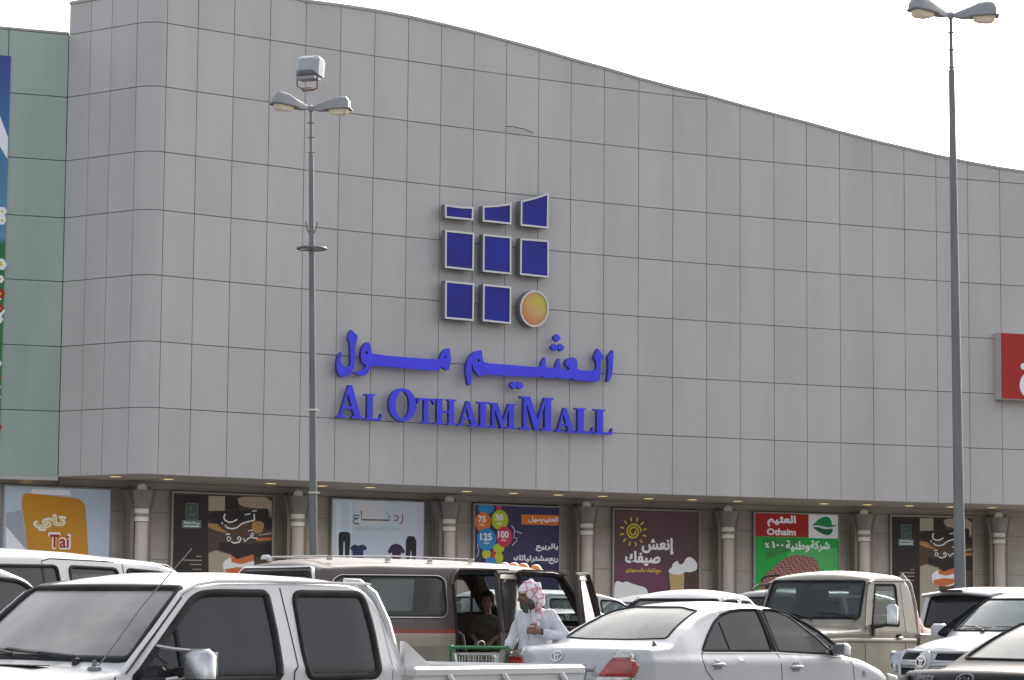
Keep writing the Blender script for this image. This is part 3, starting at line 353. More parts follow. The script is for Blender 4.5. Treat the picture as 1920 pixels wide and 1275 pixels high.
ART = {0:[('poly','print_grey',1,[(-0.004,3.992),(0.454,4.09),(0.676,2.987),(0.813,2.189),(0.326,2.691),(0.025,3.025)]),('poly','print_white',2,[(0.007,3.635),(0.307,3.337),(0.677,2.97),(1.189,2.365),(1.238,1.05),(0.096,1.05)]),('poly','print_white',1,[(0.741,4.664),(1.893,4.686),(1.974,4.533),(0.744,4.553)]),('poly','print_orange',3,[(0.454,4.415),(0.48,4.493),(0.555,4.541),(0.668,4.555),(2.132,4.469),(2.269,4.422),(2.38,4.304),(2.413,4.166),(2.477,3.596),(2.55,2.731),(2.588,2.04),(0.856,2.019),(0.676,2.987),(0.538,3.82),(0.45,4.227)]),('text','print_white',4,'ﻱﺎﺗ',[(0.858,3.572),(1.777,3.974)],0.035),('text','print_yellow',5,'ﻱﺎﺗ',[(0.887,3.59),(1.749,3.939)],0.008),('text','print_white',4,'Tai',[(1.312,3.077),(1.946,3.479)],0.035),('text','print_red',5,'Tai',[(1.34,3.1),(1.908,3.443)],0.012)],1:[('poly','print_black',1,[(-0.05099999999999999,4.673),(1.074,4.691),(1.155,1.13),(0.021,1.124)]),('poly','print_brown',1,[(1.074,4.691),(3.242,4.722),(3.242,1.14),(1.155,1.13)]),('poly','print_beige',2,[(1.086,4.671),(1.634,4.685),(1.643,4.271),(1.096,4.255)]),('poly','print_black',2,[(1.646,4.679),(2.037,4.692),(2.131,4.439),(2.11,4.295),(1.678,4.293)]),('poly','print_tan',2,[(2.042,4.686),(3.232,4.711),(3.242,4.081),(3.134,4.099),(3.128,4.388),(2.763,4.356),(2.132,4.419)]),('poly','print_black',2,[(1.096,4.224),(2.135,4.286),(2.714,4.354),(3.129,4.367),(3.242,4.061),(3.242,3.751),(3.018,3.807),(2.552,4.0),(1.808,3.857),(1.103,3.92)]),('poly','print_skin',2,[(1.092,3.889),(1.377,3.877),(1.523,3.768),(1.813,3.613),(1.382,3.683),(1.095,3.778)]),('poly','print_skin',3,[(2.564,3.97),(2.77,4.006),(2.966,3.97),(2.981,3.847),(2.899,3.66),(2.681,3.634),(2.569,3.754)]),('poly','print_orange_dark',3,[(2.732,3.502),(3.242,3.535),(3.242,3.463),(2.734,3.42)]),('poly','print_tan',3,[(2.803,3.616),(3.242,3.69),(3.242,3.628),(2.803,3.575)]),('poly','print_black',2,[(1.46,3.36),(2.493,3.342),(3.242,3.421),(3.242,2.927),(2.67,2.977),(1.897,3.044),(1.465,3.157)]),('poly','print_beige',3,[(1.123,3.049),(1.371,3.125),(1.898,3.003),(1.939,1.133),(1.167,1.13)]),('poly','print_white',4,[(1.605,2.753),(1.686,2.857),(1.876,2.942),(2.308,2.97),(2.648,2.895),(2.679,2.568),(2.441,2.38),(1.84,2.391),(1.633,2.551)]),('poly','print_orange_dark',5,[(1.875,2.962),(2.645,3.028),(2.649,2.854),(2.216,2.744),(1.891,2.799)]),('poly','print_orange_dark',5,[(1.668,2.592),(2.074,2.66),(2.556,2.647),(2.511,2.483),(2.08,2.375),(1.743,2.431)]),('poly','print_black',6,[(1.874,3.033),(2.571,3.078),(2.584,3.027),(2.069,2.884)]),('stroke','print_white',7,[(1.645,4.179),(1.599,4.076),(1.637,3.996),(1.758,3.938),(1.901,3.952),(2.056,4.028)],0.0444),('stroke','print_white',7,[(1.64,3.853),(1.714,3.784),(1.882,3.753),(2.049,3.792),(2.191,3.898),(2.335,3.953),(2.624,4.023)],0.0404),('stroke','print_white',7,[(2.62,4.208),(2.641,4.013)],0.0444),('stroke','print_white',7,[(2.558,4.278),(2.715,4.303)],0.0283),('stroke','print_white',7,[(2.306,4.168),(2.499,4.204)],0.0323),('stroke','print_white',7,[(1.531,3.932),(1.568,3.882)],0.0444),('stroke','print_white',7,[(1.67,3.589),(1.825,3.603)],0.0323),('stroke','print_white',7,[(1.72,3.478),(1.767,3.53),(1.852,3.481),(1.829,3.419),(1.746,3.407),(1.72,3.478)],0.0323),('stroke','print_white',7,[(1.866,3.379),(1.963,3.347),(2.13,3.375),(2.2,3.479),(2.127,3.539),(2.068,3.496),(2.105,3.446)],0.0404),('stroke','print_white',7,[(2.272,3.501),(2.323,3.4),(2.441,3.495),(2.537,3.528),(2.621,3.612),(2.571,3.662),(2.512,3.589),(2.611,3.509),(2.756,3.502)],0.0363),('stroke','print_white',7,[(2.425,3.71),(2.606,3.739)],0.0283),('stroke','print_logo_green',2,[(0.342,4.44),(0.737,4.441),(0.747,3.991),(0.353,3.984),(0.342,4.44)],0.0202),('poly','print_dark_green',2,[(0.349,4.432),(0.73,4.436),(0.74,3.995),(0.36,3.989)]),('stroke','print_logo_green',3,[(0.452,4.064),(0.52,4.147),(0.615,4.109),(0.683,4.212)],0.0283),('stroke','print_logo_green',3,[(0.482,4.267),(0.539,4.349),(0.518,4.227)],0.0202),('poly','print_logo_green',2,[(0.232,3.957),(0.854,3.964),(0.859,3.741),(0.237,3.735)]),('text','print_white',3,'ﻓﻮﻧﺭﺷﻲ',[(0.281,3.847),(0.808,3.932)],0.004),('stroke','print_white',3,[(0.29,3.791),(0.799,3.8)],0.0323),('stroke','print_tan',3,[(0.713,2.939),(0.89,2.943)],0.0283),('stroke','print_tan',3,[(0.294,2.827),(0.892,2.83)],0.0323),('stroke','print_tan',3,[(0.507,2.714),(0.895,2.713)],0.0283),('stroke','print_tan',3,[(0.604,2.575),(0.898,2.571)],0.0283)],6:[('poly','print_black',1,[(-0.039999999999999994,4.692),(0.993,4.701),(0.963,1.172),(-0.039999999999999994,1.156)]),('poly','print_brown',1,[(0.993,4.701),(2.956,4.715),(2.922,1.202),(0.963,1.172)]),('poly','print_beige',2,[(1.004,4.681),(1.504,4.691),(1.5,4.282),(1.0,4.268)]),('poly','print_black',2,[(1.515,4.685),(1.87,4.695),(1.949,4.445),(1.925,4.303),(1.533,4.303)]),('poly','print_tan',2,[(1.874,4.689),(2.948,4.705),(2.942,4.087),(2.843,4.105),(2.846,4.388),(2.516,4.359),(1.948,4.425)]),('poly','print_black',2,[(1.0,4.238),(1.947,4.293),(2.473,4.358),(2.846,4.368),(2.941,4.067),(2.938,3.763),(2.73,3.819),(2.316,4.01),(1.638,3.872),(0.998,3.937)]),('poly','print_skin',2,[(0.986,3.906),(1.247,3.893),(1.376,3.785),(1.636,3.631),(1.245,3.702),(0.985,3.796)]),('poly','print_skin',3,[(2.326,3.98),(2.513,4.015),(2.688,3.979),(2.698,3.858),(2.619,3.675),(2.422,3.65),(2.324,3.768)]),('poly','print_orange_dark',3,[(2.464,3.519),(2.947,3.551),(2.946,3.48),(2.463,3.439)]),('poly','print_tan',3,[(2.531,3.632),(2.949,3.703),(2.948,3.642),(2.531,3.592)]),('poly','print_black',2,[(1.307,3.382),(2.244,3.363),(2.935,3.44),(2.929,2.955),(2.393,3.004),(1.696,3.069),(1.305,3.181)]),('poly','print_beige',3,[(0.99,3.073),(1.218,3.149),(1.695,3.029),(1.678,1.183),(0.974,1.172)]),('poly','print_white',4,[(1.421,2.782),(1.498,2.884),(1.673,2.968),(2.065,2.996),(2.37,2.922),(2.389,2.601),(2.169,2.415),(1.624,2.424),(1.441,2.581)]),('poly','print_orange_dark',5,[(1.673,2.988),(2.372,3.053),(2.37,2.882),(1.976,2.773),(1.683,2.827)]),('poly','print_orange_dark',5,[(1.474,2.622),(1.845,2.69),(2.281,2.679),(2.235,2.517),(1.842,2.409),(1.538,2.463)]),('poly','print_black',6,[(1.674,3.058),(2.307,3.102),(2.317,3.052),(1.847,2.911)]),('stroke','print_white',7,[(1.499,4.191),(1.455,4.089),(1.487,4.009),(1.595,3.952),(1.726,3.965),(1.868,4.039)],0.0456),('stroke','print_white',7,[(1.485,3.868),(1.55,3.8),(1.702,3.769),(1.855,3.807),(1.987,3.911),(2.119,3.965),(2.382,4.032)],0.0414),('stroke','print_white',7,[(2.384,4.214),(2.397,4.022)],0.0456),('stroke','print_white',7,[(2.33,4.283),(2.472,4.307)],0.029),('stroke','print_white',7,[(2.099,4.176),(2.274,4.211)],0.0331),('stroke','print_white',7,[(1.388,3.947),(1.42,3.897)],0.0456),('stroke','print_white',7,[(1.505,3.607),(1.646,3.621)],0.0331),('stroke','print_white',7,[(1.547,3.498),(1.591,3.549),(1.667,3.501),(1.645,3.44),(1.568,3.428),(1.547,3.498)],0.0331),('stroke','print_white',7,[(1.677,3.4),(1.764,3.368),(1.917,3.396),(1.983,3.498),(1.918,3.557),(1.863,3.515),(1.895,3.466)],0.0414),('stroke','print_white',7,[(2.049,3.52),(2.091,3.42),(2.202,3.513),(2.289,3.546),(2.367,3.628),(2.323,3.677),(2.268,3.606),(2.355,3.527),(2.486,3.52)],0.0373),('stroke','print_white',7,[(2.193,3.725),(2.357,3.753)],0.029),('stroke','print_logo_green',2,[(0.314,4.457),(0.677,4.455),(0.673,4.009),(0.31,4.003),(0.314,4.457)],0.0207),('poly','print_dark_green',2,[(0.32,4.449),(0.67,4.451),(0.667,4.013),(0.317,4.008)]),('stroke','print_logo_green',3,[(0.404,4.082),(0.469,4.164),(0.555,4.126),(0.621,4.228)],0.029),('stroke','print_logo_green',3,[(0.438,4.284),(0.492,4.365),(0.47,4.244)],0.0207),('poly','print_logo_green',2,[(0.198,3.977),(0.77,3.981),(0.769,3.76),(0.196,3.756)]),('text','print_white',3,'ﻓﻮﻧﺭﺷﻲ',[(0.24,3.867),(0.727,3.95)],0.004),('stroke','print_white',3,[(0.246,3.811),(0.715,3.819)],0.0331),('stroke','print_tan',3,[(0.611,2.965),(0.773,2.968)],0.029),('stroke','print_tan',3,[(0.222,2.852),(0.772,2.856)],0.0331),('stroke','print_tan',3,[(0.415,2.74),(0.771,2.74)],0.029),('stroke','print_tan',3,[(0.5,2.602),(0.77,2.6)],0.029)],2:[('poly','print_pale_grey',1,[(0.716,4.679),(1.722,4.703),(1.805,3.994),(0.823,3.969)]),('poly','print_pale_blue',1,[(0.054,4.658),(0.243,4.664),(0.273,2.93),(0.085,2.927)]),('poly','print_pale_blue',1,[(0.526,4.673),(0.631,4.676),(0.647,3.727),(0.543,3.724)]),('poly','print_lilac',1,[(2.964,4.669),(3.136,4.674),(3.16,2.983),(2.915,2.979)]),('stroke','print_charcoal',2,[(0.959,4.409),(0.963,4.139),(1.962,4.15),(1.96,4.302)],0.0356),('stroke','print_charcoal',2,[(1.848,4.363),(1.862,4.363)],0.0316),('stroke','print_charcoal',2,[(1.92,4.361),(1.935,4.361)],0.0316),('stroke','print_charcoal',2,[(0.89,4.248),(0.723,4.275),(0.667,4.218),(0.748,4.185),(0.867,4.18),(0.701,4.144),(0.66,4.075),(0.727,4.018),(0.894,4.018)],0.0316),('stroke','print_charcoal',2,[(0.741,4.355),(0.76,4.355)],0.0356),('stroke','print_red',2,[(2.14,4.283),(2.251,4.294),(2.291,4.227),(2.263,4.159),(2.127,4.155)],0.0356),('stroke','print_red',2,[(2.431,4.34),(2.457,4.192),(2.42,4.083),(2.332,4.056)],0.0356),('text','print_grey',2,'ةديدجلافيصلاةليكشت',[(0.66,3.814),(2.46,3.963)],0),('poly','print_charcoal',2,[(0.174,3.763),(0.556,3.764),(0.583,3.567),(0.532,2.935),(0.405,2.933),(0.381,3.484),(0.334,3.483),(0.32,2.931),(0.188,2.929),(0.154,3.558)]),('poly','print_navy',2,[(0.597,3.331),(0.738,3.405),(0.857,3.356),(1.023,3.411),(1.182,3.323),(1.121,3.223),(1.04,3.253),(1.054,2.945),(0.651,2.937),(0.655,3.214),(0.574,3.251)]),('poly','print_plum',2,[(1.914,3.199),(2.032,3.401),(2.225,3.465),(2.42,3.41),(2.559,3.212),(2.497,3.163),(2.399,3.209),(2.402,2.969),(2.087,2.964),(2.083,3.203),(1.987,3.141)]),('poly','print_charcoal',2,[(2.576,3.702),(2.968,3.683),(2.964,2.98),(2.817,2.977),(2.772,3.337),(2.729,2.975),(2.582,2.973)])],3:[('poly','print_blue',1,[(0.638,4.613),(0.623,4.666),(0.58,4.713),(0.514,4.749),(0.431,4.771),(0.339,4.777),(0.247,4.766),(0.165,4.739),(0.1,4.699),(0.059,4.649),(0.045,4.596),(0.06,4.543),(0.102,4.496),(0.168,4.46),(0.251,4.438),(0.343,4.432),(0.434,4.443),(0.517,4.47),(0.582,4.51),(0.624,4.559)]),('poly','print_red2',1,[(0.921,4.658),(0.915,4.691),(0.899,4.72),(0.875,4.743),(0.844,4.758),(0.81,4.762),(0.776,4.756),(0.746,4.739),(0.722,4.715),(0.707,4.685),(0.702,4.652),(0.708,4.619),(0.723,4.589),(0.748,4.566),(0.778,4.552),(0.812,4.548),(0.846,4.554),(0.876,4.57),(0.9,4.594),(0.916,4.625)]),('poly','print_orange2',2,[(0.523,4.199),(0.508,4.295),(0.464,4.38),(0.398,4.448),(0.315,4.49),(0.223,4.502),(0.132,4.485),(0.05,4.438),(-0.014,4.368),(-0.055,4.28),(-0.059,4.183),(-0.053,4.088),(-0.01,4.002),(0.056,3.935),(0.139,3.893),(0.23,3.88),(0.321,3.897),(0.403,3.943),(0.468,4.014),(0.51,4.102)]),('poly','print_lime',3,[(1.169,4.277),(1.153,4.373),(1.107,4.46),(1.037,4.527),(0.949,4.569),(0.852,4.582),(0.755,4.564),(0.668,4.517),(0.6,4.446),(0.557,4.358),(0.542,4.261),(0.559,4.165),(0.604,4.079),(0.674,4.011),(0.761,3.969),(0.858,3.956),(0.955,3.974),(1.042,4.02),(1.111,4.091),(1.154,4.18)]),('poly','print_blue',5,[(0.717,3.669),(0.698,3.778),(0.646,3.875),(0.565,3.951),(0.464,3.999),(0.352,4.014),(0.241,3.994),(0.141,3.941),(0.063,3.862),(0.013,3.762),(-0.004,3.653),(0.015,3.545),(0.067,3.448),(0.147,3.372),(0.248,3.324),(0.36,3.309),(0.471,3.329),(0.571,3.381),(0.65,3.46),(0.7,3.56)]),('poly','print_red2',4,[(1.319,3.761),(1.303,3.86),(1.26,3.949),(1.193,4.018),(1.109,4.062),(1.016,4.075),(0.924,4.057),(0.841,4.01),(0.776,3.937),(0.735,3.847),(0.721,3.747),(0.737,3.649),(0.78,3.56),(0.847,3.491),(0.93,3.447),(1.023,3.433),(1.115,3.451),(1.198,3.498),(1.263,3.571),(1.305,3.661)]),('poly','print_lime',2,[(1.033,3.401),(1.022,3.446),(0.992,3.487),(0.946,3.518),(0.887,3.538),(0.823,3.544),(0.758,3.536),(0.7,3.513),(0.655,3.48),(0.625,3.438),(0.616,3.392),(0.626,3.347),(0.656,3.306),(0.703,3.274),(0.761,3.254),(0.826,3.248),(0.89,3.257),(0.948,3.279),(0.994,3.313),(1.023,3.355)]),('poly','print_lime',2,[(0.534,3.21),(0.525,3.256),(0.501,3.296),(0.465,3.328),(0.419,3.348),(0.369,3.354),(0.319,3.346),(0.274,3.324),(0.238,3.291),(0.215,3.25),(0.208,3.204),(0.216,3.159),(0.24,3.118),(0.276,3.086),(0.322,3.066),(0.372,3.06),(0.422,3.068),(0.468,3.09),(0.503,3.123),(0.526,3.164)]),('poly','print_lime',3,[(0.991,3.112),(0.982,3.165),(0.959,3.213),(0.922,3.25),(0.876,3.274),(0.825,3.281),(0.775,3.272),(0.729,3.247),(0.694,3.208),(0.671,3.159),(0.663,3.106),(0.672,3.053),(0.696,3.005),(0.732,2.968),(0.778,2.944),(0.829,2.937),(0.879,2.946),(0.925,2.971),(0.961,3.01),(0.983,3.058)]),('poly','print_blue',4,[(0.719,2.984),(0.709,3.027),(0.68,3.065),(0.636,3.095),(0.581,3.114),(0.52,3.12),(0.459,3.112),(0.404,3.091),(0.36,3.059),(0.333,3.02),(0.324,2.977),(0.334,2.934),(0.362,2.896),(0.406,2.866),(0.461,2.847),(0.523,2.841),(0.584,2.849),(0.639,2.87),(0.682,2.901),(0.71,2.941)]),('poly','print_red2',5,[(0.677,3.213),(0.673,3.248),(0.663,3.28),(0.648,3.305),(0.628,3.321),(0.607,3.326),(0.585,3.32),(0.566,3.304),(0.551,3.278),(0.542,3.246),(0.538,3.21),(0.542,3.175),(0.552,3.143),(0.568,3.118),(0.587,3.102),(0.609,3.097),(0.63,3.103),(0.649,3.119),(0.665,3.145),(0.674,3.177)]),('text','print_white',6,'75',[(0.049,4.19),(0.319,4.37)],0.012),('text','print_white',6,'50',[(0.676,4.256),(0.953,4.436)],0.012),('text','print_white',6,'125',[(0.129,3.636),(0.547,3.842)],0.012),('text','print_white',6,'100',[(0.786,3.724),(1.167,3.926)],0.012),('text','print_white',6,'لاير',[(0.075,4.064),(0.272,4.139)],0.004),('text','print_white',6,'لاير',[(0.732,4.122),(0.925,4.197)],0.004),('text','print_white',6,'لاير',[(0.254,3.516),(0.465,3.602)],0.004),('text','print_white',6,'لاير',[(0.896,3.612),(1.08,3.698)],0.004),('poly','print_orange2',1,[(1.663,4.464),(3.074,4.47),(3.074,4.152),(1.666,4.158)]),('text','print_white',3,'ﻞﻮﻣﻢﻴﺜﻌﻟﺍ',[(1.928,4.193),(3.06,4.41)],0.008),('text','print_white',3,'ﻊﻴﺑﺮﻟﺎﺑ',[(2.218,3.342),(3.056,3.575)],0.01),('text','print_white',3,'ﻚﺗﺎﻴﺗﺮﺘﺸﻣﻊﺑﺭ',[(1.387,2.954),(3.059,3.208)],0.01),('stroke','print_white',3,[(1.29,4.115),(1.417,3.953),(1.369,3.746),(1.52,3.708)],0.0164),('stroke','print_white',3,[(1.321,3.497),(1.52,3.666)],0.0123),('stroke','print_white',3,[(1.467,3.934),(1.669,3.876)],0.0123),('stroke','print_white',3,[(0.032,3.511),(0.084,3.267),(0.012,3.102)],0.0123)],4:[('poly','print_magenta',1,[(-0.044,2.943),(0.609,3.08),(1.608,3.011),(1.911,2.547),(1.915,1.05),(-0.034,1.05)]),('stroke','print_yellow2',2,[(0.944,4.029),(0.922,4.115),(0.871,4.187),(0.798,4.237),(0.711,4.262),(0.623,4.258),(0.542,4.229),(0.477,4.178),(0.435,4.112),(0.419,4.039),(0.431,3.968),(0.467,3.906),(0.522,3.86),(0.59,3.835),(0.661,3.832),(0.728,3.851),(0.783,3.888),(0.82,3.938),(0.837,3.994),(0.833,4.051),(0.809,4.101),(0.769,4.139),(0.719,4.162),(0.666,4.167),(0.615,4.157),(0.572,4.132),(0.542,4.096),(0.527,4.056),(0.527,4.015),(0.542,3.978),(0.568,3.95),(0.601,3.932),(0.638,3.926),(0.672,3.932),(0.701,3.948),(0.721,3.97),(0.732,3.996),(0.732,4.021),(0.723,4.044),(0.708,4.061)],0.0553),('stroke','print_yellow2',2,[(1.016,4.099),(1.153,4.127)],0.051),('stroke','print_yellow2',2,[(0.931,4.255),(1.035,4.342)],0.051),('stroke','print_yellow2',2,[(0.771,4.348),(0.815,4.47)],0.051),('stroke','print_yellow2',2,[(0.581,4.355),(0.552,4.479)],0.051),('stroke','print_yellow2',2,[(0.411,4.272),(0.318,4.366)],0.051),('stroke','print_yellow2',2,[(0.306,4.124),(0.175,4.161)],0.051),('stroke','print_yellow2',2,[(0.295,3.948),(0.16,3.92)],0.051),('stroke','print_yellow2',2,[(0.381,3.793),(0.277,3.706)],0.051),('stroke','print_yellow2',2,[(0.539,3.699),(0.496,3.577)],0.051),('stroke','print_yellow2',2,[(0.729,3.692),(0.758,3.567)],0.051),('stroke','print_yellow2',2,[(0.9,3.773),(0.993,3.68)],0.051),('stroke','print_yellow2',2,[(1.005,3.922),(1.138,3.885)],0.051),('text','print_white',3,'ﺶﻌﻧﺇ',[(0.981,3.333),(2.15,3.833)],0.02),('text','print_white',3,'ﻚﻔﻴﺻ',[(0.362,2.962),(1.647,3.396)],0.02),('text','print_yellow2',3,'ﻯﺫﻮﻤﺴﻟﺍﺕﺎﻬﻜﻧﻊﻣ',[(0.363,2.687),(1.684,2.876)],0.006),('poly','print_tan2',2,[(2.001,2.71),(2.578,2.718),(2.529,1.7),(2.104,1.697)]),('poly','print_white',3,[(1.986,2.727),(1.991,2.847),(2.112,2.912),(2.112,3.019),(2.314,3.142),(2.364,3.023),(2.567,2.984),(2.593,2.727),(2.315,2.672)]),('poly','print_brown',2,[(2.618,2.792),(2.985,2.797),(2.915,1.703),(2.681,1.701)]),('poly','print_white',4,[(2.415,2.96),(2.567,3.091),(2.618,3.199),(2.77,3.274),(2.974,3.162),(3.066,3.034),(3.051,2.841),(2.822,2.765),(2.568,2.769)]),('poly','print_white',2,[(-0.05,2.205),(-0.021,2.395),(0.067,2.455),(0.265,2.398),(0.413,2.443),(0.612,2.369),(0.811,2.32),(1.11,2.256),(1.21,2.113),(1.214,1.05),(-0.043,1.05)])],5:[('poly','print_red',1,[(-0.038,4.724),(1.935,4.739),(1.932,3.975),(-0.039,3.966)]),('poly','print_white',1,[(1.941,4.732),(3.041,4.741),(3.041,3.951),(1.938,3.95)]),('poly','print_leaf',2,[(2.065,4.348),(2.164,4.447),(2.296,4.565),(2.451,4.646),(2.583,4.672),(2.716,4.642),(2.792,4.537),(2.82,4.373),(2.958,4.424),(2.98,4.382),(2.825,4.324),(2.648,4.311),(2.472,4.337),(2.252,4.375)]),('poly','print_leaf_dark',2,[(2.087,4.306),(2.251,4.323),(2.383,4.296),(2.537,4.257),(2.692,4.264),(2.835,4.282),(2.842,4.199),(2.779,4.101),(2.647,4.054),(2.514,4.071),(2.317,4.16),(2.141,4.263)]),('text','print_white',2,'ﻢﻴﺜﻌﻟﺍ',[(0.419,4.316),(1.442,4.659)],0.02),('text','print_white',2,'Othaim',[(0.397,4.032),(1.445,4.23)],0.014),('text','print_white',3,'ﺔﻛﺮﺷ',[(2.007,3.518),(2.712,3.858)],0.012),('text','print_white',3,'ﺔﻴﻨﻃﻭ',[(1.09,3.493),(1.953,3.845)],0.012),('text','print_white',3,'١٠٠',[(0.569,3.609),(0.993,3.808)],0.012),('text','print_white',3,'%',[(0.309,3.605),(0.461,3.761)],0.006),('poly','print_green_light',1,[(1.155,3.427),(2.029,3.749),(3.041,3.612),(3.037,2.684),(2.244,2.578),(1.154,3.235)]),('poly','print_green_mid',1,[(0.224,3.91),(1.811,3.938),(1.155,3.504),(0.352,3.223)]),('poly','print_check',2,[(0.102,1.885),(0.156,2.476),(0.351,2.746),(0.85,3.154),(1.154,3.322),(1.481,3.379),(1.809,3.37),(2.137,3.298),(2.301,3.127),(2.373,2.849),(2.395,1.906)]),('stroke','print_black',3,[(0.167,2.514),(0.264,2.62),(0.372,2.67),(0.849,2.71)],0.0653)]}
COLUMNS = [(-10.387,75.166),(-6.248,78.387),(-1.879,81.665),(2.41,84.575),(7.092,87.12),(11.785,89.063),(16.581,90.681)]
DOWNLIGHTS = [(-13.196,72.847),(-10.608,71.592),(-9.346,72.814),(-6.725,74.773),(-5.373,75.953),(-4.044,76.693),(-1.302,78.726),(0.084,79.702),(1.438,80.534),(2.797,81.202),(4.266,82.624),(5.655,83.138),(7.144,84.039),(10.014,85.317),(11.469,85.868),(12.908,86.432),(14.35,87.007),(15.756,87.381)]
G = [(-12.3,72.457,15.445),(-13.846,71.839,15.445),(-11.995,70.898,5.0),(-13.472,70.316,5.0)]
CORNER = [(-11.813,70.064),(-11.203,69.839),(-10.625,69.619),(-9.923,69.382)]
POLES = [((-4.167,57.0,1.412),(-4.399,57.0,12.234)),((8.072,48.0,1.502),(7.991,48.0,12.343))]
REDSIGN = ((15.776,85.521),(0.932,0.362),(-0.285,10.49),(-0.311,8.345),(-0.164,10.536),(0.474,9.422),(0.463,8.597))
# ------------------------------------------------------------------ ground
def sheet(name, pts, z, m, kind='structure'):
    o = mesh(name, [(x, y, z) for x, y in pts], [tuple(range(len(pts)))], m); return tag(o, kind=kind)
def off_wall(d):
    """storefront wall line shifted towards the car park by d"""
    out = []
    for i, p in enumerate(WALL):
        a = WALL[max(i - 1, 0)]; b = WALL[min(i + 1, len(WALL) - 1)]; dx, dy = b[0] - a[0], b[1] - a[1]; l = math.hypot(dx, dy)
        out.append((p[0] + dy / l * d, p[1] - dx / l * d))
    return out
sheet('ground', [(-900, -300), (900, -300), (900, 1500), (-900, 1500)], 0.0, 'asphalt')
_a, _b = off_wall(0.0), off_wall(6.0)
def slab(name, A, B, z0, z1, m, parent=None):
    n = len(A); V = [(*p, z1) for p in A] + [(*p, z1) for p in B] + [(*p, z0) for p in A] + [(*p, z0) for p in B]; F = []
    for i in range(n - 1):
        F += [(i, i + 1, n + i + 1, n + i), (2 * n + i, 3 * n + i, 3 * n + i + 1, 2 * n + i + 1), (n + i, n + i + 1, 3 * n + i + 1, 3 * n + i), (i, 2 * n + i, 2 * n + i + 1, i + 1)]
    F += [(0, n, 3 * n, 2 * n), (n - 1, 3 * n - 1, 4 * n - 1, 2 * n - 1)]
    o = mesh(name, V, F, m, parent); fixn(o); return o
tag(slab('pavement', _a, off_wall(5.8), 0.0, 0.14, 'pavement_mat'), kind='structure')
tag(slab('kerb', off_wall(5.803), off_wall(6.0), 0.0, 0.15, 'kerb_mat'), kind='structure')
mbk = MB()
for k in range(-6, 12):
    cx, cy = 0.5 + k * 2.65 * 0.75, 30 + -k * 2.65 * 0.60
    mbk.box((cx, cy, 0.005), (0.1, 5.0, 0.002), R(-42))
mbk2 = mbk.build('bay_marking', 'paint_line'); mbk2['kind'] = 'structure'

# ------------------------------------------------------------------ mall volume with metal cladding
ZR = ROWS + [19.0]
TOPX = [t[0] for t in TOP]; TOPZ = [t[1] for t in TOP]
def roof_z(x): return float(np.interp(x, TOPX, TOPZ) + .95 * max(0, min(1, (-6.0 - x) / 3.6)) ** 1.3) if x >= TOPX[0] else TOPZ[0]
N_ = (-12.3, 72.42); C_ = (-10.2, 70.88); PC = (-9.72, 70.56); J0 = FACADE[0]
left_j = [N_] + [(N_[0] + (C_[0] - N_[0]) * f, N_[1] + (C_[1] - N_[1]) * f) for f in (.325, .63)] + [C_]
curve_j = [((1 - t) ** 2 * C_[0] + 2 * t * (1 - t) * PC[0] + t * t * J0[0], (1 - t) ** 2 * C_[1] + 2 * t * (1 - t) * PC[1] + t * t * J0[1]) for t in [i / 12 for i in range(13)]]
bays = [[a, b] for a, b in zip(left_j, left_j[1:])] + [curve_j] + [[a, b] for a, b in zip(FACADE, FACADE[1:])]
mall = empty('mall_building', (-9.4, 70.9, 0), label='curved grey mall building clad in large metal panels, with a wave-shaped roof edge', cat='building')
def into(o, parent):
    o.parent = parent; o.matrix_parent_inverse = parent.matrix_world.inverted() if False else Matrix.Translation(-Vector(parent.location)); return o
def wpart(name, V, F, m, parent, smooth=False):
    """mesh given in world coordinates, stored relative to its parent"""
    L0 = Vector(parent.location); o = mesh(name, [Vector(v) - L0 for v in V], F, m, None, smooth); o.parent = parent; return o
G2 = 0.008
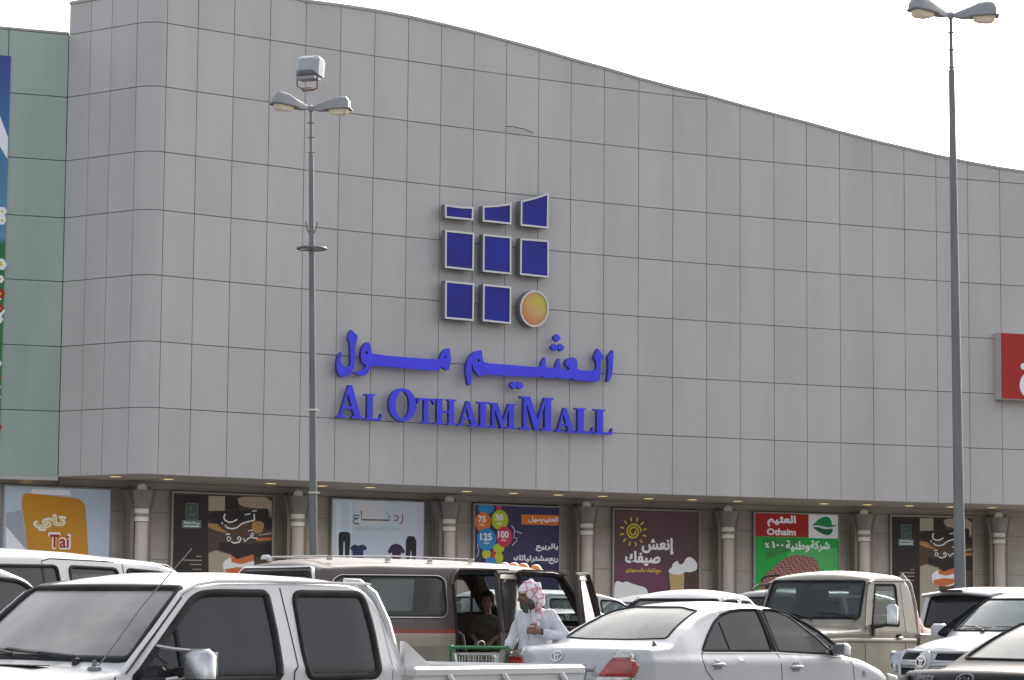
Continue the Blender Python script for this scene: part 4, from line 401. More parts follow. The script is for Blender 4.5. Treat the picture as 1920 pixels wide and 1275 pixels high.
def panel_strip(path, zb0, ztops, m, parent, depth=0.05, tilt=None):
    """one cladding cassette: path = plan points, bottom z, list of top z (one per plan point)"""
    P = [Vector((x, y)) for x, y in path]; n = len(P)
    d0 = (P[1] - P[0]).normalized(); d1 = (P[-1] - P[-2]).normalized()
    P[0] = P[0] + d0 * G2; P[-1] = P[-1] - d1 * G2
    nr = []
    for i in range(n):
        d = (P[min(i + 1, n - 1)] - P[max(i - 1, 0)]).normalized(); nr.append(Vector((d.y, -d.x)))
    jit = random.uniform(-.002, .002) if tilt is None else 0; cj = [random.uniform(-.0035, .0035) for _ in range(2 * n)] if n == 2 else [0] * (2 * n)
    V = []
    for dep, ins in ((-depth, 0), (-0.008, 0), (0.0 + jit, 0.005)):
        for i in range(n):
            q = P[i] + nr[i] * dep
            if ins and i == 0: q = q + d0 * ins
            if ins and i == n - 1: q = q - d1 * ins
            c0, c1 = (cj[2 * i], cj[2 * i + 1]) if dep > -.001 else (0, 0)
            V.append((q.x + nr[i].x * c0, q.y + nr[i].y * c0, zb0 + G2 + ins)); V.append((q.x + nr[i].x * c1, q.y + nr[i].y * c1, ztops[i] - G2 - ins))
    F = []
    R3 = [0, 2 * n, 4 * n]
    for i in range(n - 1): F.append((R3[2] + 2 * i, R3[2] + 2 * i + 2, R3[2] + 2 * i + 3, R3[2] + 2 * i + 1))
    for a, b in ((0, 1), (1, 2)):
        for i in range(n - 1):
            F.append((R3[a] + 2 * i, R3[a] + 2 * i + 2, R3[b] + 2 * i + 2, R3[b] + 2 * i)); F.append((R3[a] + 2 * i + 1, R3[b] + 2 * i + 1, R3[b] + 2 * i + 3, R3[a] + 2 * i + 3))
        F.append((R3[a], R3[b], R3[b] + 1, R3[a] + 1)); e = 2 * (n - 1); F.append((R3[a] + e, R3[a] + e + 1, R3[b] + e + 1, R3[b] + e))
    return wpart('panel', V, F, m, parent, smooth=n > 2)
for bi, path in enumerate(bays):
    zt = [roof_z(p[0]) - 0.075 for p in path]
    for k in range(len(ZR) - 1):
        z0, z1 = ZR[k], ZR[k + 1]
        if max(zt) - z0 < 0.12: break
        tops = [max(z0 + 0.03, min(z1, q)) for q in zt]
        if max(zt) - z1 < 0.12: tops = [max(z0 + .03, q) for q in zt]      # the last row follows the coping
        panel_strip(path, z0, tops, 'cladding', mall)
# dark backing behind the joints and closed body of the volume
outline = left_j[:-1] + curve_j[:-1] + list(FACADE)
back = [(x, y) for x, y in outline]
def inset(path, d):
    out = []
    for i, p in enumerate(path):
        a = path[max(i - 1, 0)]; b = path[min(i + 1, len(path) - 1)]; dx, dy = b[0] - a[0], b[1] - a[1]; l = math.hypot(dx, dy)
        out.append((p[0] - dy / l * d, p[1] + dx / l * d))
    return out
bk = inset(back, 0.035); far = [(x * 1.0 - 4, y + 26) for x, y in back]
V = [(x, y, 5.02) for x, y in bk] + [(x, y, roof_z(x) - 0.06) for x, y in bk] + [(x, y, roof_z(back[i][0]) - 0.06) for i, (x, y) in enumerate(far)] + [(x, y, 0) for x, y in far]
n = len(bk); F = []
for i in range(n - 1):
    F += [(i, i + 1, n + i + 1, n + i), (n + i, n + i + 1, 2 * n + i + 1, 2 * n + i), (2 * n + i, 2 * n + i + 1, 3 * n + i + 1, 3 * n + i)]
F += [(n - 1, n, 2 * n, 3 * n)[:0] or (0, n, 2 * n, 3 * n), (n - 1, 4 * n - 1, 3 * n - 1, 2 * n - 1)]
wpart('backing_wall', V, F, 'joint_dark', mall)
# coping strip following the wave
cop_o = inset(back, -0.03); cop_i = inset(back, 0.35); V = []
for (a, b), (c, d_), (e, _) in zip(cop_o, cop_i, back):
    z = roof_z(e); V += [(a, b, z - 0.085), (a, b, z - 0.005), (a * .999 + c * .001, b * .999 + d_ * .001, z), (c, d_, z + 0.01), (c, d_, z - 0.08)]
F = []
for i in range(len(back) - 1):
    for k in range(4): F.append((5 * i + k, 5 * i + 5 + k, 5 * i + 6 + k, 5 * i + 1 + k))
    F.append((5 * i, 5 * i + 4, 5 * i + 9, 5 * i + 5))
wpart('roof_coping', V, F, 'cladding_edge', mall)
# soffit of the overhang
wl = off_wall(0.0)
def wall_at_x(x): return float(np.interp(x, [p[0] for p in WALL], [p[1] for p in WALL]))
G_R = (-12.3, 72.42); G_L = (-18.2, 70.06)
fl = [G_L, G_R] + left_j[1:-1] + curve_j[::3] + list(FACADE)
V = []; F = []
for p in fl:
    nx, ny = 0.6, -0.8
    V.append((p[0], p[1], 5.0)); wy = wall_at_x(p[0] - 1.5) if p[0] - 1.5 > WALL[0][0] else WALL[0][1]
    V.append((p[0] - 1.5, max(wy + 0.4, p[1] + .5), 5.0))
for i in range(len(fl) - 1):
    F.append((2 * i, 2 * i + 1, 2 * i + 3, 2 * i + 2))
n0 = len(V); V += [(x, y, z + 0.018) for x, y, z in V]; F += [tuple(q + n0 for q in reversed(f)) for f in F]
for i in range(len(fl) - 1): F.append((2 * i, 2 * i + 2, n0 + 2 * i + 2, n0 + 2 * i))
wpart('soffit', V, F, 'soffit', mall)
# storefront wall: dark core with stone panels, jointed
core = off_wall(-0.06); V = []; F = []
for x, y in core: V += [(x, y, 0), (x, y, 5.0)]
for i in range(len(core) - 1): F.append((2 * i, 2 * i + 2, 2 * i + 3, 2 * i + 1))
wpart('wall_core', V, F, 'joint_dark', mall)
WL = [0.0]
for a, b in zip(WALL, WALL[1:]): WL.append(WL[-1] + math.hypot(b[0] - a[0], b[1] - a[1]))
def wall_pt(s, d=0.0):
    i = min(max(int(np.searchsorted(WL, s)) - 1, 0), len(WALL) - 2); t = (s - WL[i]) / (WL[i + 1] - WL[i])
    a, b = WALL[i], WALL[i + 1]; dx, dy = b[0] - a[0], b[1] - a[1]; l = math.hypot(dx, dy)
    return (a[0] + dx * t + dy / l * d, a[1] + dy * t - dx / l * d), (dx / l, dy / l)
def wall_s(x, y):
    best = (1e9, 0)
    for i in range(len(WALL) - 1):
        a, b = WALL[i], WALL[i + 1]; dx, dy = b[0] - a[0], b[1] - a[1]; l2 = dx * dx + dy * dy; t = min(max(((x - a[0]) * dx + (y - a[1]) * dy) / l2, 0), 1)
        q = math.hypot(a[0] + dx * t - x, a[1] + dy * t - y)
        if q < best[0]: best = (q, WL[i] + t * math.sqrt(l2))
    return best[1]
spans = []
for (o, d, u0, u1, zt) in POSTERS: spans.append((wall_s(o[0] + d[0] * u0, o[1] + d[1] * u0), wall_s(o[0] + d[0] * u1, o[1] + d[1] * u1)))
def flatbox(s0, s1, z0, z1, d0, d1, name, m, parent):
    (ax, ay), _ = wall_pt(s0, d1); (bx, by), _ = wall_pt(s1, d1); (cx, cy), _ = wall_pt(s1, d0); (ex, ey), _ = wall_pt(s0, d0)
    V = [(ax, ay, z0), (bx, by, z0), (cx, cy, z0), (ex, ey, z0), (ax, ay, z1), (bx, by, z1), (cx, cy, z1), (ex, ey, z1)]
    return wpart(name, V, [(0, 1, 5, 4), (1, 2, 6, 5), (2, 3, 7, 6), (3, 0, 4, 7), (4, 5, 6, 7), (3, 2, 1, 0)], m, parent)
edges = [0.4]
for a, b in spans: edges += [a, b]
edges.append(WL[-1])
for i in range(0, len(edges), 2):
    s0, s1 = edges[i], edges[i + 1]; nseg = max(1, round((s1 - s0) / 1.05)); st = (s1 - s0) / nseg
    for k in range(nseg):
        for z0, z1 in ((0.14, 1.5), (1.5, 2.83), (2.83, 4.15), (4.15, 4.80)):
            flatbox(s0 + k * st + .006, s0 + (k + 1) * st - .006, z0 + .006, z1 - .006, -0.05, 0.0 + random.uniform(-.003, .003), 'stone_panel', 'stone', mall)
for (a, b), z in [((a, b), z) for a, b in spans for z in (0,)]:
    flatbox(a + .006, b - .006, 0.15, 0.98, -0.05, 0.0, 'stone_panel', 'stone', mall)
s = 0.4
while s < WL[-1] - 2.6:                                           # fascia band above the panels
    flatbox(s + .006, s + 2.6 - .006, 4.806, 4.994, -0.05, 0.05, 'fascia_panel', 'soffit', mall); s += 2.6

# ------------------------------------------------------------------ green wing on the left
wing = empty('green_wing', (-12.3, 72.42, 0), label='pale green panelled wing of the mall at the left edge, lower than the grey volume', cat='building')
gd = Vector((G_L[0] - G_R[0], G_L[1] - G_R[1])); gl = gd.length; gd.normalize()
gj = [0.0, 1.66, 3.3, 4.94, gl]
for a, b in zip(gj, gj[1:]):
    p1 = (G_R[0] + gd.x * a, G_R[1] + gd.y * a); p0 = (G_R[0] + gd.x * b, G_R[1] + gd.y * b)
    for k in range(7):
        panel_strip([p0, p1], ROWS[k], [ROWS[k + 1]] * 2, 'green_cladding', wing)
    panel_strip([p0, p1], ROWS[7], [ROWS[7] + .09] * 2, 'cladding_edge', wing, depth=.2)
q0 = (G_R[0] - gd.y * -0.04 * 0 + 0.02, G_R[1] + 0.05); gx = [(G_L[0], G_L[1] + .05), (G_R[0], G_R[1] + .05)]
V = [(*gx[0], 5.02), (*gx[1], 5.02), (*gx[1], ROWS[7] + .06), (*gx[0], ROWS[7] + .06), (gx[0][0] - 4, gx[0][1] + 24, 5.02), (gx[1][0] - 4, gx[1][1] + 24, 5.02), (gx[1][0] - 4, gx[1][1] + 24, ROWS[7] + .06), (gx[0][0] - 4, gx[0][1] + 24, ROWS[7] + .06)]
wpart('backing_wall', V, [(0, 1, 2, 3), (3, 2, 6, 7), (4, 7, 6, 5), (0, 3, 7, 4), (1, 5, 6, 2), (0, 4, 5, 1)], 'joint_dark', wing)
nn = Vector((-gd.y, gd.x)); nn = nn if nn.y < 0 else -nn
tr0 = Vector(G_L) + nn * .03; tr1 = Vector(G_R) + nn * .03
V = [(tr0.x, tr0.y, 4.89), (tr1.x, tr1.y, 4.89), (tr1.x, tr1.y, 4.995), (tr0.x, tr0.y, 4.995), (tr0.x - nn.x * .1, tr0.y - nn.y * .1, 4.89), (tr1.x - nn.x * .1, tr1.y - nn.y * .1, 4.89), (tr1.x - nn.x * .1, tr1.y - nn.y * .1, 4.995), (tr0.x - nn.x * .1, tr0.y - nn.y * .1, 4.995)]
wpart('bottom_trim', V, [(0, 1, 2, 3), (3, 2, 6, 7), (4, 7, 6, 5), (0, 3, 7, 4), (1, 5, 6, 2), (0, 4, 5, 1)], 'trim_pale', wing)
# banner on the green wing (sky, meadow and flowers)
ban = empty('wall_banner', (G_R[0], G_R[1], 0), label='tall advertising banner with blue sky, green meadow and flowers on the green wing', cat='banner')
def gp(u, z, off): p = Vector(G_R) + gd * u + nn * off; return (p.x, p.y, z)
bu = 1.60
bl0, bl1 = bu, bu + 3.9
wpart('printed_sheet', [gp(bl1, 5.9, .05), gp(bl0 + .02, 5.9, .05), gp(bl0, 16.45, .05), gp(bl1, 16.45, .05), gp(bl1, 5.9, .01), gp(bl0 + .02, 5.9, .01), gp(bl0, 16.45, .01), gp(bl1, 16.45, .01)], [(0, 1, 2, 3), (3, 2, 6, 7), (1, 5, 6, 2), (0, 4, 5, 1), (0, 3, 7, 4)], 'banner_print', ban)
fV = []; fF = []; fM = []
def flower(u, z, r, mi, lay):
    for k in range(6):
        a = k * math.pi / 3; cu, cz = u + r * .62 * math.cos(a), z + r * .62 * math.sin(a); n = len(fV)
        for j in range(8): b = j * math.pi / 4; fV.append(gp(cu + r * .42 * math.cos(b), cz + r * .42 * math.sin(b), .055 + lay * .002 + k * .0003))
        fF.append(tuple(range(n, n + 8))); fM.append(mi)
    n = len(fV)
    for j in range(8): b = j * math.pi / 4; fV.append(gp(u + r * .3 * math.cos(b), z + r * .3 * math.sin(b), .061 + lay * .002))
    fF.append(tuple(range(n, n + 8))); fM.append(2)
for k in range(70):
    u = bl0 + .10 + random.random() ** 1.6 * 3.5; z = 6.2 + 5.8 * random.random()
    flower(u, z, random.uniform(.07, .16), 0 if random.random() < .72 else 1, k % 6)
for z, r, c in ((12.15, .13, 0), (11.9, .12, 0), (10.75, .12, 0), (10.3, .11, 0), (9.9, .14, 1), (9.5, .12, 1), (9.2, .11, 0), (7.6, .1, 1), (7.1, .1, 0), (8.0, .1, 0)): flower(bl0 + .13, z, r, c, 7)
o = wpart('flower_print', fV, fF, ['print_white', 'print_red', 'print_yellow2'], ban); o.data.polygons.foreach_set('material_index', fM)
cl = [(bl0 + .02, 13.6), (bl0 + .02, 14.2), (bl0 + .35, 15.0), (bl0 + .9, 15.4), (bl0 + 1.4, 15.5), (bl0 + .8, 14.9), (bl0 + .4, 14.2)]
wpart('cloud_print', [gp(u, z, .056) for u, z in cl], [tuple(t) for t in tess([cl])], 'print_white', ban)

# ------------------------------------------------------------------ mall sign
so_, sd_ = SIGN_FRAME; sn_ = (sd_[1], -sd_[0])
def SP(u, z, off): return (so_[0] + sd_[0] * u + sn_[0] * off, so_[1] + sd_[1] * u + sn_[1] * off, z)
def SPl(base):
    return lambda u, z, off: tuple(a - b for a, b in zip(SP(u, z, off), base))
def wall_off(u):   # facade lies slightly behind the straight chord
    return -0.09 * math.sin(max(0, min(1, u / 9.1)) * math.pi)
def solid(name, loops, m_front, m_side, parent, f, d0, d1, bevel=0.0):
    V, F = prism(None, loops, f, d0, d1); nt_ = len(tess(loops)); o = mesh(name, V, F, [m_front, m_side], parent)
    o.data.polygons.foreach_set('material_index', [0] * nt_ + [1] * (len(F) - nt_)); fixn(o); return o
def smooth_loop(p, it=1):
    for _ in range(it):
        q = []
        for i in range(len(p)):
            a, b = p[i], p[(i + 1) % len(p)]; q += [(a[0] * .8 + b[0] * .2, a[1] * .8 + b[1] * .2), (a[0] * .2 + b[0] * .8, a[1] * .2 + b[1] * .8)]
        p = q
    return p
base = SP(4.6, 0, 0)
ar = empty('arabic_sign', base, label='raised blue Arabic lettering spelling the mall name, above the Latin letters', cat='sign'); f = SPl(base)
for loop, holes in ARABIC:
    solid('letter', [smooth_loop(loop)] + holes, 'sign_blue', 'sign_side', ar, f, .13, .25)
# Latin serif capitals, built from strokes in a unit box
def glyph(ch):
    s = .07   # serif thickness
    if ch == 'L': return [[(.0, 0), (.93, 0), (1.0, .26), (.93, .26), (.86, .10), (.70, .075), (.46, .075), (.46, .925), (.60, .95), (.60, 1), (.0, 1), (.0, .95), (.15, .925), (.15, .075), (.0, .05)]]
    if ch == 'I': return [[(.0, 0), (1, 0), (1, .05), (.74, .08), (.74, .92), (1, .95), (1, 1), (0, 1), (0, .95), (.26, .92), (.26, .08), (0, .05)]]
    if ch == 'T': return [[(.26, 0), (.74, 0), (.74, .05), (.62, .08), (.62, .925), (.80, .91), (.92, .76), (.99, .76), (.97, 1), (.03, 1), (.01, .76), (.08, .76), (.20, .91), (.38, .925), (.38, .08), (.26, .05)]]
    if ch == 'H': return [[(0, 0), (.42, 0), (.42, .05), (.34, .08), (.34, .47), (.66, .47), (.66, .08), (.58, .05), (.58, 0), (1, 0), (1, .05), (.90, .08), (.90, .92), (1, .95), (1, 1), (.58, 1), (.58, .95), (.66, .92), (.66, .54), (.34, .54), (.34, .92), (.42, .95), (.42, 1), (0, 1), (0, .95), (.10, .92), (.10, .08), (0, .05)]]
    if ch == 'A': return [[(0, 0), (.34, 0), (.34, .05), (.23, .08), (.28, .28), (.60, .28), (.68, .08), (.58, .05), (.58, 0), (1, 0), (1, .05), (.93, .08), (.58, 1), (.44, 1), (.11, .08), (0, .05)], [(.31, .35), (.42, .74), (.57, .35)]]
    if ch == 'M': return [[(0, 0), (.30, 0), (.30, .05), (.20, .08), (.20, .78), (.44, .0), (.52, .0), (.74, .80), (.74, .08), (.64, .05), (.64, 0), (1, 0), (1, .05), (.93, .08), (.93, .92), (1, .95), (1, 1), (.72, 1), (.52, .30), (.30, 1), (0, 1), (0, .95), (.10, .92), (.10, .08), (0, .05)]]
    if ch == 'O':
        a = [(.5 + .5 * math.cos(t), .5 + .5 * math.sin(t)) for t in np.linspace(0, 2 * math.pi, 41)[:-1]]
        b = [(.5 + .25 * math.cos(t), .5 + .40 * math.sin(t)) for t in np.linspace(0, 2 * math.pi, 33)[:-1]]
        return [a, b]
la = empty('latin_sign', base, label='raised blue serif letters reading AL OTHAIM MALL under the Arabic lettering', cat='sign')
for ch, u0, u1, z0, z1 in LETTERS:
    g = [[(u0 + p[0] * (u1 - u0), z0 + p[1] * (z1 - z0)) for p in l] for l in glyph(ch)]
    solid('letter', g, 'sign_blue', 'sign_side', la, f, .13, .25)
SUNC = (0, 0, 0)
lg = empty('logo_sign', base, label='mall logo of eight blue window panes and one orange disc, above the lettering', cat='sign')
def inset_poly(p, d):
    n = len(p); a = sum(p[i][0] * p[(i + 1) % n][1] - p[(i + 1) % n][0] * p[i][1] for i in range(n)); sg = 1 if a > 0 else -1; out = []
    for i in range(n):
        p0, p1, p2 = p[i - 1], p[i], p[(i + 1) % n]; e1 = Vector((p1[0] - p0[0], p1[1] - p0[1])).normalized(); e2 = Vector((p2[0] - p1[0], p2[1] - p1[1])).normalized()
        n1 = Vector((-e1.y, e1.x)) * sg; n2 = Vector((-e2.y, e2.x)) * sg; b = (n1 + n2); l = b.length or 1; b = b / l; k = d / max(.3, b.dot(n1)); out.append((p1[0] + b.x * k, p1[1] + b.y * k))
    return out
for sq in SQUARES:
    fr_ = solid('pane_box', [sq, inset_poly(sq, .055)], 'logo_rim', 'logo_box', lg, f, .03, .26)
    inn = inset_poly(sq, .05); solid('pane', [inn], 'logo_blue', 'logo_blue', fr_, f, .10, .235)
fr_ = solid('disc_box', [SUN_DISC, inset_poly(SUN_DISC, .055)], 'logo_rim', 'logo_box', lg, f, .03, .26)
scx = sum(p[0] for p in SUN_DISC) / 32; scz = sum(p[1] for p in SUN_DISC) / 32
c3 = f(scx + .18, scz + .22, .235); SUNC = tuple(c3); sun_print()
solid('disc', [inset_poly(SUN_DISC, .05)], 'logo_sun', 'logo_sun', fr_, f, .10, .235)
b = MB(); b.tube([SP(5.55, 15.62, .03), SP(5.8, 15.63, .05), SP(6.2, 15.60, .05), SP(6.5, 15.52, .05)], .014, 6); o = b.build('loose_cable', 'joint_dark'); tag(o, 'short loose dark cable on the facade panels high above the blue logo', 'cable')
# red shop sign at the right edge
ro, rdr, r00, r01, rb0, rdot, rbot = REDSIGN
rn = (rdr[1], -rdr[0]); rs = empty('red_shop_sign', (ro[0], ro[1], 0), label='red lightbox shop sign with grey sides cut by the right edge', cat='sign')
rf = lambda u, z, off: (rdr[0] * u + rn[0] * off, rdr[1] * u + rn[1] * off, z)
ru0 = r00[0]; zt_, zb_ = r00[1], r01[1]
solid('sign_box', [[(ru0, zb_), (ru0 + 4.2, zb_), (ru0 + 4.2, zt_), (ru0, zt_)]], 'trim_pale', 'trim_pale', rs, rf, .02, .40)
solid('sign_face', [[(ru0 + .02, zb_ + .02), (ru0 + 4.18, zb_ + .02), (ru0 + 4.18, zt_ - .02), (ru0 + .02, zt_ - .02)]], 'print_red', 'print_red', rs, rf, .402, .412)
lt_ = [(rdot[0] + .35 + .42 * math.cos(t), rbot[1] + .22 + .44 * math.sin(t)) for t in np.linspace(0, 2 * math.pi, 25)[:-1]]
lh_ = [(rdot[0] + .36 + .2 * math.cos(t), rbot[1] + .2 + .2 * math.sin(t)) for t in np.linspace(0, 2 * math.pi, 17)[:-1]]
solid('letter', [lt_, lh_], 'print_white', 'print_white', rs, rf, .414, .43)
for dx in (.08, .5): solid('letter_dot', [[(rdot[0] + dx + .11 * math.cos(t), rdot[1] + .11 * math.sin(t)) for t in np.linspace(0, 2 * math.pi, 17)[:-1]]], 'print_white', 'print_white', rs, rf, .414, .43)

# ------------------------------------------------------------------ posters
PINFO = [('orange snack poster on pale blue, leftmost of the storefront posters', 'print_blue_bg'), ('dark coffee poster with white calligraphy, beside the second column, left of the near lamp post', 'print_brown'),
    ('pale clothing poster with trousers, blouses and red and black Arabic letters', 'print_redtag_bg'), ('navy poster with coloured balloons numbered 75, 50, 125 and 100', 'print_navy_bg'),
    ('plum poster with a yellow spiral sun and ice cream cups', 'print_plum_bg'), ('green poster with a red and white header and a checked headscarf', 'print_green'), ('dark coffee poster with white calligraphy, partly hidden by the tall right lamp post', 'print_brown')]
for k, (o_, d_, u0, u1, zt) in enumerate(POSTERS):
    p = empty('poster', (o_[0], o_[1], 0), label=PINFO[k][0], cat='poster', group='posters along the storefront')
    n_ = (d_[1], -d_[0]); zb = 1.0
    fp = lambda u, z, off, d_=d_, n_=n_: (d_[0] * u + n_[0] * off, d_[1] * u + n_[1] * off, z)
    solid('board', [[(u0, zb), (u1, zb), (u1, zt), (u0, zt)]], PINFO[k][1], 'joint_dark', p, fp, -.22, 0)
    rim = [[(u0 - .05, zb - .05), (u1 + .05, zb - .05), (u1 + .05, zt + .05), (u0 - .05, zt + .05)], [(u0, zb), (u1, zb), (u1, zt), (u0, zt)]]
    solid('frame', rim, 'trim_pale' if k in (1, 3, 4, 5, 6) else 'column_metal', 'column_metal', p, fp, -.2, .03)
    groups = {}
    for ei, e in enumerate(ART[k]):
        kind, m, lay = e[0], e[1], e[2]; lay_off = .004 * lay; nm = 'lettering' if kind == 'text' else ('artwork_line' if kind == 'stroke' else 'artwork')
        V, F = groups.setdefault((nm, m, lay, ei), ([], []))
        if kind == 'poly':
            pts = e[3]; n0 = len(V)
            if len(pts) > 6: pts = smooth_loop(pts) if m not in ('print_black',) or len(pts) > 7 else pts
            j = len(V) * 1e-6
            V += [fp(a, b, lay_off + j) for a, b in pts]; F += [tuple(i + n0 for i in t) for t in tess([pts])]
        elif kind == 'stroke':
            l, r = stroke_poly(e[3], max(e[4], .02)); n0 = len(V); mm = len(l); V += [fp(a, b, lay_off) for a, b in l + r]; F += [(n0 + i, n0 + i + 1, n0 + mm + i + 1, n0 + mm + i) for i in range(mm - 1)]
        else:
            P, FF = text_geo(e[3], e[4], e[5]); n0 = len(V); V += [fp(a, b, lay_off + c) for a, b, c in P]; F += [tuple(i + n0 for i in t) for t in FF]
    for (nm, m, lay, ei), (V, F) in groups.items(): mesh(nm, V, F, m, p)

# ------------------------------------------------------------------ columns along the storefront
def make_column(x, y, label):
    k = 1 - .85 / math.hypot(x, y); cx, cy = x * k, y * k; s = wall_s(cx, cy); (_, (dx, dy)) = wall_pt(s); rz = math.atan2(dy, dx)
    c = empty('column', (cx, cy, 0), rz, label, 'column', 'columns along the storefront')
    b = MB(); b.lathe((0, 0, 0), [(.24, .14), (.24, .3), (.195, .34), (.19, 3.84)], 28); b.build('shaft', 'column_stone', c, True)
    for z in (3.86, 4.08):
        b = MB(); b.lathe((0, 0, 0), [(.19, z), (.205, z + .005), (.205, z + .13), (.19, z + .135)], 28); b.build('band', 'lamp_band_glow', c, True)  # white band given the same faint glow as the lamp above
    b = MB(); b.lathe((0, 0, 0), [(.19, 3.995), (.235, 4.0), (.235, 4.075), (.19, 4.08)], 28); b.build('collar', 'column_metal', c, True)
    b = MB(); b.lathe((0, 0, 0), [(.20, 4.215), (.23, 4.23), (.345, 4.70), (.345, 4.735), (.30, 4.74), (.18, 4.3)], 32); b.build('capital', 'column_metal', c, True, 40)
    b = MB(); b.lathe((0, 0, 0), [(.13, 4.70), (.145, 4.74), (.14, 4.80), (.11, 4.87), (.05, 4.905), (.005, 4.91)], 20); b.build('lamp', 'lamp_band_glow', c, True)
    for sx in (-1, 1):
        b = MB(); V = []
        pts = [(.22, .14), (.335, .14), (.335, 4.15), (.46, 4.74), (.36, 4.74), (.22, 4.2)]
        for yy in (.02, .30): V += [(sx * a, yy, z) for a, z in pts]
        b.add(V, [(0, 1, 2, 3, 4, 5), (11, 10, 9, 8, 7, 6)] + [(i, (i + 1) % 6, 6 + (i + 1) % 6, 6 + i) for i in range(6)]); o = b.build('bracket', 'bracket_dark', c); fixn(o)
    b = MB(); b.box((0, .33, 2.44), (.76, .05, 4.6)); b.box((0, .2, 4.79), (.62, .3, .09)); b.build('pilaster', 'bracket_dark', c)
    return c
CL = ['column between the orange snack poster and the dark coffee poster', 'column half hidden behind the near lamp post', 'column between the clothing poster and the balloon poster', 'column between the balloon poster and the plum sun poster',
      'column between the plum sun poster and the green poster', 'column between the green poster and the right coffee poster', 'column at the far right, beyond the tall lamp post']
for (x, y), l in zip(COLUMNS, CL): make_column(x, y, l)
dl0 = None
DL = ['above the left part of the orange snack poster, under the green wing', 'above the right edge of the orange snack poster', 'just right of the first column', 'above the right end of the left coffee poster', 'just right of the near lamp post', 'above the middle of the pale clothing poster',
      'above the left edge of the balloon poster', 'above the middle of the balloon poster', 'above the right edge of the balloon poster', 'between the balloon poster and the plum sun poster', 'above the yellow sun of the plum poster', 'above the right edge of the plum sun poster',
      'just left of the green poster', 'above the white leaf header of the green poster', 'above the column right of the green poster', 'above the dark band of the right coffee poster', 'just left of the tall lamp post', 'just right of the tall lamp post']
for i, (x, y) in enumerate(DOWNLIGHTS):
    if dl0 is None:
        dl0 = empty('downlight', (x, y, 5.0), 0, 'round soffit downlight ' + DL[0], 'downlight', 'downlights in the soffit')
        b = MB(); b.lathe((0, 0, 0), [(.17, -.03), (.18, -.015), (.18, -.002)], 20); b.build('ring', 'trim_pale', dl0)
        b = MB(); b.lathe((0, 0, 0), [(.02, -.052), (.13, -.045), (.15, -.031)], 20); b.build('lens', 'lamp_glow', dl0)
        ld = bpy.data.lights.new('downlight_lamp', 'SPOT'); ld.energy = 22; ld.spot_size = R(150); ld.spot_blend = 0.6; ld.color = (1.0, 0.9, 0.78); ld.shadow_soft_size = 0.12; lo_ = bpy.data.objects.new('downlight_lamp', ld); COL.objects.link(lo_); lo_.parent = dl0; lo_.location = (0, 0, -.07)
        chd = [c for c in bpy.data.objects if c.parent == dl0]
    else:
        d = dl0.copy(); COL.objects.link(d); d.location = (x, y, 5.0); d['label'] = 'round soffit downlight ' + DL[i]
        for c in chd: e = c.copy(); COL.objects.link(e); e.parent = d

for c in [c for c in chd if c.type == 'LIGHT' and c.parent == dl0]: bpy.data.objects.remove(c)      # this one is only dimly lit

# ------------------------------------------------------------------ lamp posts
def lamp_head(parent, ang, k=1.0, tilt=.12):
    """street lantern pointing in direction ang (radians in plan), housing above, bowl lens below"""
    def P(s, w, z): s *= k; w *= k; z = z * k + s * tilt; return (s * math.cos(ang) - w * math.sin(ang), s * math.sin(ang) + w * math.cos(ang), z)
    sec = [(.06, .045, -.02, .06), (.20, .085, -.05, .11), (.38, .145, -.045, .17), (.55, .18, -.035, .24), (.72, .195, -.035, .265), (.84, .19, -.035, .25), (.90, .17, -.035, .15)]
    n = 10; V = []; F = []
    for s_, w_, zb_, zt_ in sec:
        for i in range(n): t = math.pi * i / (n - 1); V.append(P(s_, w_ * math.cos(t) * (1 - .15 * math.sin(t)), zb_ + (zt_ - zb_) * min(1, 1.25 * math.sin(t))))
    for a in range(len(sec) - 1):
        for i in range(n - 1): F.append((a * n + i, a * n + i + 1, (a + 1) * n + i + 1, (a + 1) * n + i))
        F.append((a * n, (a + 1) * n, (a + 1) * n + n - 1, a * n + n - 1))
    F += [tuple(range(n)), tuple(range((len(sec) - 1) * n, len(sec) * n))]
    h = mesh('lamp_head', V, F, 'lamp_housing', parent, True, 50); fixn(h)
    V = []; rim = [(.36, .16), (.55, .20), (.72, .215), (.87, .20), (.95, .15)]
    for s_, w_ in rim: V += [P(s_, w_, -.02), P(s_, -w_, -.02), P(s_, w_, -.045), P(s_, -w_, -.045)]
    F = []
    for a in range(4): b = 4 * a; F += [(b, b + 4, b + 5, b + 1), (b + 2, b + 3, b + 7, b + 6), (b, b + 2, b + 6, b + 4), (b + 1, b + 5, b + 7, b + 3)]
    F += [(0, 1, 3, 2), (16, 18, 19, 17)]
    o = mesh('rim', V, F, 'pole_metal', h); fixn(o)
    V = []; F = []
    for s_, w_, dz in [(.43, .10, 0), (.56, .145, 0), (.72, .155, 0), (.84, .14, 0), (.88, .10, 0), (.45, .085, .07), (.56, .13, .10), (.72, .14, .115), (.83, .12, .10), (.86, .08, .07)]: V += [P(s_, w_, -.045 - dz), P(s_, -w_, -.045 - dz)]
    for a in range(4):
        b = 2 * a; F += [(b, b + 2, b + 12, b + 10), (b + 1, b + 11, b + 13, b + 3), (b + 10, b + 12, b + 13, b + 11)]
    F += [(0, 10, 11, 1), (8, 9, 19, 18)]
    o = mesh('lens', V, F, 'lamp_lens', h, True, 45); fixn(o)
